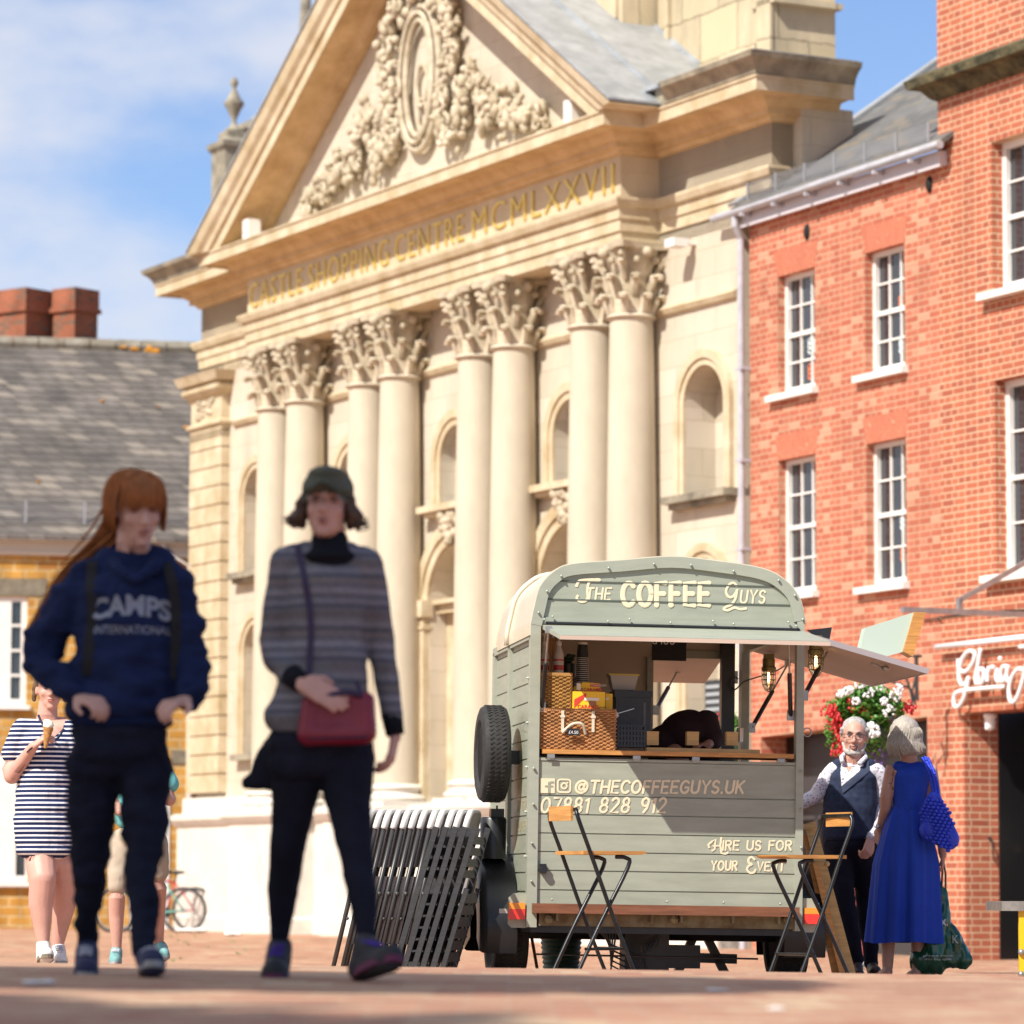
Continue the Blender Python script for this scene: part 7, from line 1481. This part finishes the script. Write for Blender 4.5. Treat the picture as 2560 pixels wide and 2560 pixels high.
for i in range(NR+1):
    t = i/NR; y = 2016+(2356-2016)*t; c = J(2269-8*t, y, .0); rx = .103+.125*min(1, t*2.4)**.8*.62+.052*t; ry = rx*.78
    for j in range(NS):
        a = 2*math.pi*j/NS; fo = (.004+.020*t)*math.sin(a*9+math.sin(a*3)*1.2)+.008*t*math.sin(a*17+1); B.v.append((c.x+(rx+fo)*math.cos(a), c.y+(ry+fo)*math.sin(a), c.z+(.006*math.sin(a*3) if i == NR else 0)))
for i in range(NR):
    for j in range(NS): B.f.append((i*NS+j, i*NS+(j+1) % NS, (i+1)*NS+(j+1) % NS, (i+1)*NS+j))
B.build('dress_skirt', blu, T_, smooth=True)
B = MB(); B.tube([tuple(J(2199, 2066, .09)+Vector((.028*math.cos(R_(q)), .028*math.sin(R_(q)), .006*math.cos(R_(q))))) for q in range(0, 360, 24)], .006, 6, closed=True); B.ball(J(2194, 2066, .06), (.014, .010, .016), 10); B.build('wristwatch', sil, T_)
B = MB(); B.tube([cH+Vector((-.085, -.02, .07)), cH+Vector((-.055, .02, .115)), cH+Vector((.02, .04, .12))], .006, 6); B.ball(cH+Vector((-.075, .06, .10)), (.03, .01, .025), 8); B.build('sunglasses', pbr('tortoise', (.03, .018, .01), .3), T_)
tn = pbr('tan_sandal', (.20, .10, .05), .6)
for (x, y) in ((2219, 2440), (2290, 2443)): B = MB(); a = J(x, y, -.04); b = J(x-14, y+5, .18); B.bar(a, b, .075, .016); B.tube([a+Vector((-.035, .12, .0)), a+Vector((-.01, .12, .045)), a+Vector((.03, .12, .0))], .009, 6); B.build('sandal', tn, T_)
# her crocheted bag
CG = thing('quilted_bag', 'puffy cobalt blue quilted shoulder bag hanging on the back of the woman in blue', 'shoulder bag', loc=F.o); blb = pbr('puffy_blue', (.022, .055, .62), .5, noise=(10, .15))
fuse('lining', [('c', J(2335, 1990, -.16), .03, J(2330, 2080, -.16), .075), ('c', J(2326, 2076, -.16), .075, J(2374, 2104, -.16), .055), ('c', J(2335, 1995, -.16), .045, J(2378, 2098, -.16), .055), ('c', J(2325, 2010, -.16), .045, J(2330, 2080, -.16), .075)], blb, CG, .010, 3)
poly = [(2300, 2030), (2316, 1990), (2350, 1988), (2372, 2012), (2396, 2106), (2366, 2126), (2312, 2094)]
def inpoly(x, y, P_):
    c = False
    for (x1, y1), (x2, y2) in zip(P_, P_[1:]+P_[:1]):
        if (y1 > y) != (y2 > y) and x < (x2-x1)*(y-y1)/(y2-y1)+x1: c = not c
    return c
B = MB(); yy = 1985; row = 0
while yy < 2130:
    xx = 2296+(row % 2)*5.5+(yy-1985)*.14
    while xx < 2400:
        if inpoly(xx, yy, poly): e = min(abs(xx-2300), abs(2396-xx), abs(yy-1985), 40)/40; B.ball(J(xx, yy+(xx-2340)*.12, -.175-.065*e), (.0165, .014, .0128), 8)
        xx += 11
    yy += 8.6; row += 1
B.build('puffs', blb, CG, smooth=True)
B = MB()
for i in range(34):
    t = i/33; p = J(2313+(2340-2313)*t+6*math.sin(t*3.1), 1895+(1992-1895)*t, -.10-.07*t)
    for q in range(3): B.ball(p+Vector(((q-1)*.017, -.006*(q % 2), random.uniform(-.004, .004))), (.0115, .013, .0095), 6)
B.build('strap', blb, CG, smooth=True)
# green carrier bag
GB = thing('carrier_bag', 'large dark green plastic carrier bag hanging from the right hand of the woman in blue', 'carrier bag', loc=F.o); grn = pbr('green_plastic', (.008, .085, .045), .25, noise=(4, .4), spec=.7)
gb = fuse('bag', [('c', J(2358, 2225, .02), .025, J(2350, 2290, .02), .07), ('c', J(2350, 2290, .02), .07, J(2330, 2395, .02), .115), ('c', J(2330, 2395, .02), .11, J(2310, 2405, .02), .10), ('c', J(2352, 2300, .02), .065, J(2400, 2395, .02), .065), ('c', J(2330, 2395, .02), .08, J(2412, 2398, .02), .055)], grn, GB, .010, 3, amp=.030, fs=9, fold=(1.6, 1, .8))
B = MB(); B.tube([J(2353, 2235, .0), J(2356, 2180, 0), J(2360, 2160, 0), J(2364, 2185, .02), J(2364, 2240, .03)], .007, 6); B.build('handles', grn, GB)
wt_ = pbr('white_print_bag', (.6, .62, .6), .5)
for (s, x0, x1, y0, y1) in (('x.', 2350, 2368, 2298, 2314), ('K', 2380, 2394, 2338, 2358), ('please reuse', 2305, 2380, 2386, 2392), ('this bag again', 2308, 2376, 2395, 2401)):
    t = btext(s, .1, Matrix(), wt_, 'bag_print', GB, ext=0); c = [v.co for v in t.data.vertices]; a0, a1, b0, b1 = min(v.x for v in c), max(v.x for v in c), min(v.z for v in c), max(v.z for v in c); A = J(x0, y1); Bq = J(x1, y0)
    for v in t.data.vertices: v.co.x = A.x+(Bq.x-A.x)*(v.co.x-a0)/(a1-a0); v.co.z = A.z+(Bq.z-A.z)*(v.co.z-b0)/(b1-b0)
    project(t, gb, .003)
tuck(F)
# ---------------------------------------------------------------- someone in red trousers behind the man
F = Fig('person in faded red trousers and white shoes mostly hidden behind the man in the waistcoat', 2170, 30); J = F.J; T_ = F.t
HP_, BR_, HM, HE = headparts(J(2160, 1985), .21, 0, 0)
fuse('body', HP_+[('c', J(2160, 2020), .045, J(2160, 2050), .05), ('e', J(2160, 2110), (.13, .09, .2)), ('c', J(2125, 2065), .04, J(2112, 2180), .03), ('c', J(2195, 2065), .04, J(2200, 2180), .03), ('c', J(2148, 2180), .06, J(2150, 2400), .03), ('c', J(2172, 2180), .06, J(2173, 2400), .03)], skinm('man', (.58, .31, .235)), T_, .012, 3)
fuse('top', [('e', J(2160, 2120), (.14, .1, .2)), ('c', J(2128, 2070), .045, J(2192, 2070), .045)], nav, T_, .014, 3); fuse('trousers', [('c', J(2148, 2190), .075, J(2152, 2395), .045), ('c', J(2174, 2190), .075, J(2172, 2395), .045)], pbr('faded_red_cotton', (.45, .10, .09), .9), T_, .012, 3)
shoe(F, J(2152, 2400), J(2152, 2418, .05), J(2152, 2418, -.12), 1, whiteP, soleW); shoe(F, J(2173, 2400), J(2174, 2418, .05), J(2176, 2418, -.14), 1, whiteP, soleW)
tuck(F)
# ---------------------------------------------------------------- woman in stripes
F = Fig('woman in a navy and white striped dress holding an ice cream cone', 110, 21.8); J = F.J; T_ = F.t
skS = skinm('stripe', (.62, .34, .27)); HP_, BR_, HM, HE = headparts(J(126, 1722), .24, 10, 4)
body = HP_+[('c', J(120, 1762), .055, J(118, 1800), .06), ('c', J(68, 1815), .05, J(170, 1815), .05), ('e', J(115, 1890), (.14, .11, .2)), ('e', J(112, 2040), (.16, .12, .14)), ('c', J(56, 1820), .055, J(26, 1915), .052), ('c', J(26, 1915), .050, J(30, 1940, -.04), .047), ('c', J(30, 1940, -.04), .047, J(84, 1866, -.20), .029), ('c', J(176, 1820), .05, J(190, 1930), .045), ('c', J(190, 1930), .045, J(180, 2010), .03),
  ('c', J(95, 2110), .10, J(107, 2195, -.12), .078), ('c', J(107, 2195, -.12), .078, J(102, 2262, -.10), .070), ('c', J(102, 2262, -.10), .070, J(108, 2355, -.10), .036), ('c', J(150, 2110), .095, J(160, 2200, .06), .076), ('c', J(160, 2200, .06), .074, J(160, 2265, .12), .066), ('c', J(160, 2265, .12), .066, J(144, 2360, .16), .036)]
body += handparts(J(84, 1866, -.20), (.75, -.1, .62), (.5, .3, -.6), 48, 1.0, 1)
fuse('body', body, skS, T_, .0075, 3, brushes=BR_); face(F, HM, 1.0)
strp_ = stripemat('striped_jersey', [(0, (.016, .026, .085)), (.62, (.80, .78, .80))], .0262)
ds = fuse('striped_dress', loft(('e', J(114, 1865), (.160, .135, .11)), ('e', J(112, 1950), (.160, .148, .10)), ('e', J(109, 2050), (.178, .158, .10)), ('e', J(112, 2125), (.170, .150, .065)))+[ ('c', J(66, 1822), .058, J(168, 1822), .055), ('c', J(58, 1822), .064, J(32, 1882), .066), ('c', J(174, 1825), .06, J(186, 1885), .06)], strp_, T_, .009, 4, amp=.006, fs=9)
patch('bare_chest', [(98, 1792), (168, 1792), (160, 1822), (140, 1846), (120, 1822)], skS, ds, .004); B = MB(); B.tube(smoothpath([tuple(J(*p)) for p in ((96, 1788, -.09), (108, 1812, -.135), (138, 1848, -.15), (160, 1822, -.13))], 4), .007, 6); B.build('neck_trim', nav, ds)
hS = pbr('dark_blonde_hair', (.16, .09, .045), .6, noise=(30, .4)); fuse('hair', [('e', HM @ Vector((0, .03, .035)), (.088, .095, .092)), ('c', HM @ Vector((-.08, .02, .02)), .02, HM @ Vector((-.085, .03, -.06)), .016), ('c', HM @ Vector((.08, .02, .02)), .02, HM @ Vector((.085, .03, -.06)), .016)], hS, T_, .008, 3, amp=.006, fs=30)
B = MB()
for k_, zz in ((0, 0), (1, .016)): c = J(80+k_*3, 1872, -.19); B.tube([tuple(c+Vector((.034*math.cos(R_(q))*.8, .034*math.sin(R_(q)), .02*math.cos(R_(q))+zz*.5))) for q in range(0, 360, 24)], .004, 5, closed=True)
B.build('bracelet', dark, T_)
shoe(F, J(108, 2362, -.10), J(107, 2410, -.06), J(118, 2396, -.27), 1.15, whiteP, pbr('dirty_sole', (.22, .18, .13), .9, noise=(20, .5))); shoe(F, J(146, 2368, .16), J(148, 2408, .2), J(153, 2412, .0), 1.1, whiteP, soleW, laceW)
IC = thing('ice_cream_cone', 'vanilla ice cream in a waffle cone held by the woman in stripes', 'ice cream', loc=J(117, 1846, -.27)+F.o); waf = pbr('waffle', (.50, .25, .08), .8, noise=(60, .5), bump=(90, .8, .003))
B = MB(); B.lathe([(.008, -.055), (.030, .060), (.027, .062), (0, .04)], 18, Matrix.Rotation(R_(8), 4, 'Y')); B.build('cone', waf, IC, smooth=True, auto=40); fuse('ice_cream', [('e', Vector((.008, 0, .072)), (.031, .031, .024)), ('e', Vector((.0, -.004, .090)), (.022, .022, .018)), ('e', Vector((.018, .0, .086)), (.016, .02, .014))], pbr('vanilla', (.82, .77, .60), .5), IC, .004, 2, amp=.004, fs=50)
tuck(F)
# ---------------------------------------------------------------- youth in turquoise shirt
F = Fig('person in turquoise shirt and beige shorts behind the ginger haired walker', 345, 23.2); J = F.J; T_ = F.t
skK = skinm('kid', (.60, .33, .26)); HP_, BR_, HM, HE = headparts(J(345, 1838), .225, 0, 0)
body = HP_+[('c', J(345, 1872), .045, J(345, 1900), .05), ('c', J(300, 1908), .045, J(395, 1908), .045), ('e', J(347, 1985), (.12, .085, .18)), ('c', J(408, 1912), .045, J(426, 1975), .042), ('c', J(426, 1975), .042, J(424, 2000, -.03), .038), ('c', J(424, 2000, -.03), .038, J(392, 1975, -.16), .026), ('c', J(290, 1912), .045, J(275, 1990), .04), ('c', J(275, 1990), .04, J(300, 2030, -.15), .026),
  ('c', J(300, 2100), .075, J(293, 2232, -.04), .055), ('c', J(293, 2232, -.04), .052, J(291, 2285, .0), .048), ('c', J(291, 2285, .0), .048, J(292, 2372, .02), .029), ('c', J(388, 2100), .075, J(397, 2215, .06), .052), ('c', J(397, 2215, .06), .05, J(395, 2275, .2), .045), ('c', J(395, 2275, .2), .045, J(398, 2358, .32), .028)]
body += handparts(J(392, 1975, -.16), (-.9, -.2, .2), (0, .6, -.7), 40, .95, 1)
fuse('body', body, skK, T_, .009, 3, brushes=BR_); face(F, HM, .95)
tq = pbr('turquoise_jersey', (.16, .50, .52), .85, noise=(5, .2)); fuse('shirt', loft(('e', J(347, 1955), (.145, .105, .12)), ('e', J(346, 2045), (.150, .115, .09)))+[ ('c', J(302, 1912), .052, J(396, 1912), .052), ('c', J(404, 1918), .058, J(423, 1958), .060), ('c', J(292, 1918), .058, J(278, 1958), .060)], tq, T_, .010, 3, amp=.008, fs=12)
bg_ = pbr('beige_cotton', (.46, .38, .29), .9, noise=(6, .2)); fuse('shorts', [('e', J(345, 2092), (.168, .12, .07)), ('c', J(304, 2110), .088, J(294, 2215, -.03), .062), ('c', J(386, 2110), .085, J(397, 2180, .04), .062)], bg_, T_, .010, 3, amp=.008, fs=12)
fuse('hair', [('e', HM @ Vector((0, .02, .035)), (.085, .092, .088))], hS, T_, .009, 3, amp=.006, fs=30); tsh = pbr('turquoise_trainer', (.20, .42, .42), .7, noise=(25, .4))
shoe(F, J(291, 2378, .02), J(290, 2408, .08), J(287, 2412, -.14), 1.05, tsh, soleW, laceW); shoe(F, J(400, 2364, .32), J(404, 2386, .36), J(410, 2398, .18), 1.05, tsh, soleW)
tuck(F)
# ---------------------------------------------------------------- barista bending inside the trailer
F = Fig('barista in a dark maroon top bending down inside the trailer', 1725, 23.35, nm='person'); F.t.location.z += .28; F.o.z += .28; J = F.J; T_ = F.t
HP_, BR_, HM, HE = headparts(J(1690, 1902, -.12), .22, -20, 80)
fuse('body', HP_+[('e', J(1715, 1850, .05), (.14, .12, .12)), ('c', J(1775, 1815), .05, J(1787, 1850, -.05), .042), ('c', J(1787, 1850, -.05), .042, J(1770, 1862, -.22), .028), ('c', J(1700, 1870, .2), .10, J(1700, 2080, .25), .06), ('c', J(1700, 2080, .25), .06, J(1700, 2290, .25), .04), ('c', J(1750, 1870, .2), .10, J(1750, 2080, .25), .06), ('c', J(1750, 2080, .25), .06, J(1750, 2290, .25), .04)]+handparts(J(1772, 1860, -.2), (-.7, -.6, -.1), (0, 0, -1), 25, 1, 1), skinm('barista', (.42, .22, .16)), T_, .009, 3)
mar = pbr('maroon_jersey', (.030, .010, .012), .9, noise=(5, .3)); fuse('jersey', [('e', J(1722, 1838, .05), (.185, .16, .155)), ('e', J(1665, 1868, .05), (.13, .14, .14)), ('c', J(1765, 1808, .0), .085, J(1785, 1845, -.05), .065), ('c', J(1785, 1845, -.05), .062, J(1778, 1860, -.12), .05)], mar, T_, .010, 4, amp=.012, fs=8)
fuse('dark_trousers', [('c', J(1700, 1885, .2), .12, J(1700, 2280, .25), .06), ('c', J(1750, 1885, .2), .12, J(1750, 2280, .25), .06)], blackC, T_, .014, 3)
tuck(F)
# ================================================================= unseen trees added beside the viewer to shade the foreground
barkM = pbr('bark', (.12, .09, .065), .95, noise=(5, .4), bump=(12, .8, .03)); treeL = pbr('shade_tree_leaf', (.055, .11, .025), .6, noise=(2, .4))
def tree(label, sx, sy, hx, hy, hz, hh, n, seed, shape=2.0, s=.24):
    rn = random.Random(seed); cx, cy = sx-.440/.707*hh, sy-.553/.707*hh; g = zg(cx, cy); t = thing('shade_tree', label, 'tree', loc=(cx, cy, g), group='trees behind the viewpoint')
    B = MB(); B.tube([(0, 0, 0), (.05, .02, hh*.4), (0, 0, hh*.8)], [.28, .22, .14], 12)
    for i in range(10): a = rn.uniform(0, 6.3); r = rn.uniform(.5, .9); B.tube([(0, 0, hh*rn.uniform(.5, .8)), (hx*r*.5*math.cos(a), hy*r*.5*math.sin(a), hh*.9), (hx*r*math.cos(a), hy*r*math.sin(a), hh+rn.uniform(-.3, .5)*hz)], [.10, .07, .03], 8)
    B.build('trunk', barkM, t); B = MB(); k = 0
    while k < n:
        x, y, z = rn.uniform(-1, 1), rn.uniform(-1, 1), rn.uniform(-1, 1); e = (abs(x)**shape+abs(y)**shape)+abs(z)**2
        if e > 1+rn.uniform(-.18, .04): continue
        M = Matrix.Translation((x*hx, y*hy, hh+z*hz)) @ Euler((rn.uniform(-1, 1), rn.uniform(-1, 1), rn.uniform(0, 6.3))).to_matrix().to_4x4(); q = s*rn.uniform(.7, 1.3)
        B.add([(-q, 0, 0), (-q*.3, -q*.7, .05), (q*.6, -q*.6, 0), (q, 0, -.04), (q*.6, q*.6, 0), (-q*.3, q*.7, .05)], [(0, 1, 2, 3, 4, 5)], M); k += 1
    B.build('crown', treeL, t)
tree('leafy plane tree to the left of the viewpoint, its crown shading the two foreground walkers', -3.3, 12.75, 4.2, 1.85, .8, 8.6, 5200, 2, shape=5)
tree('broad plane tree behind the viewpoint shading the nearest paving', -4.6, 6.8, 4.9, 4.1, .9, 9.0, 5600, 3)
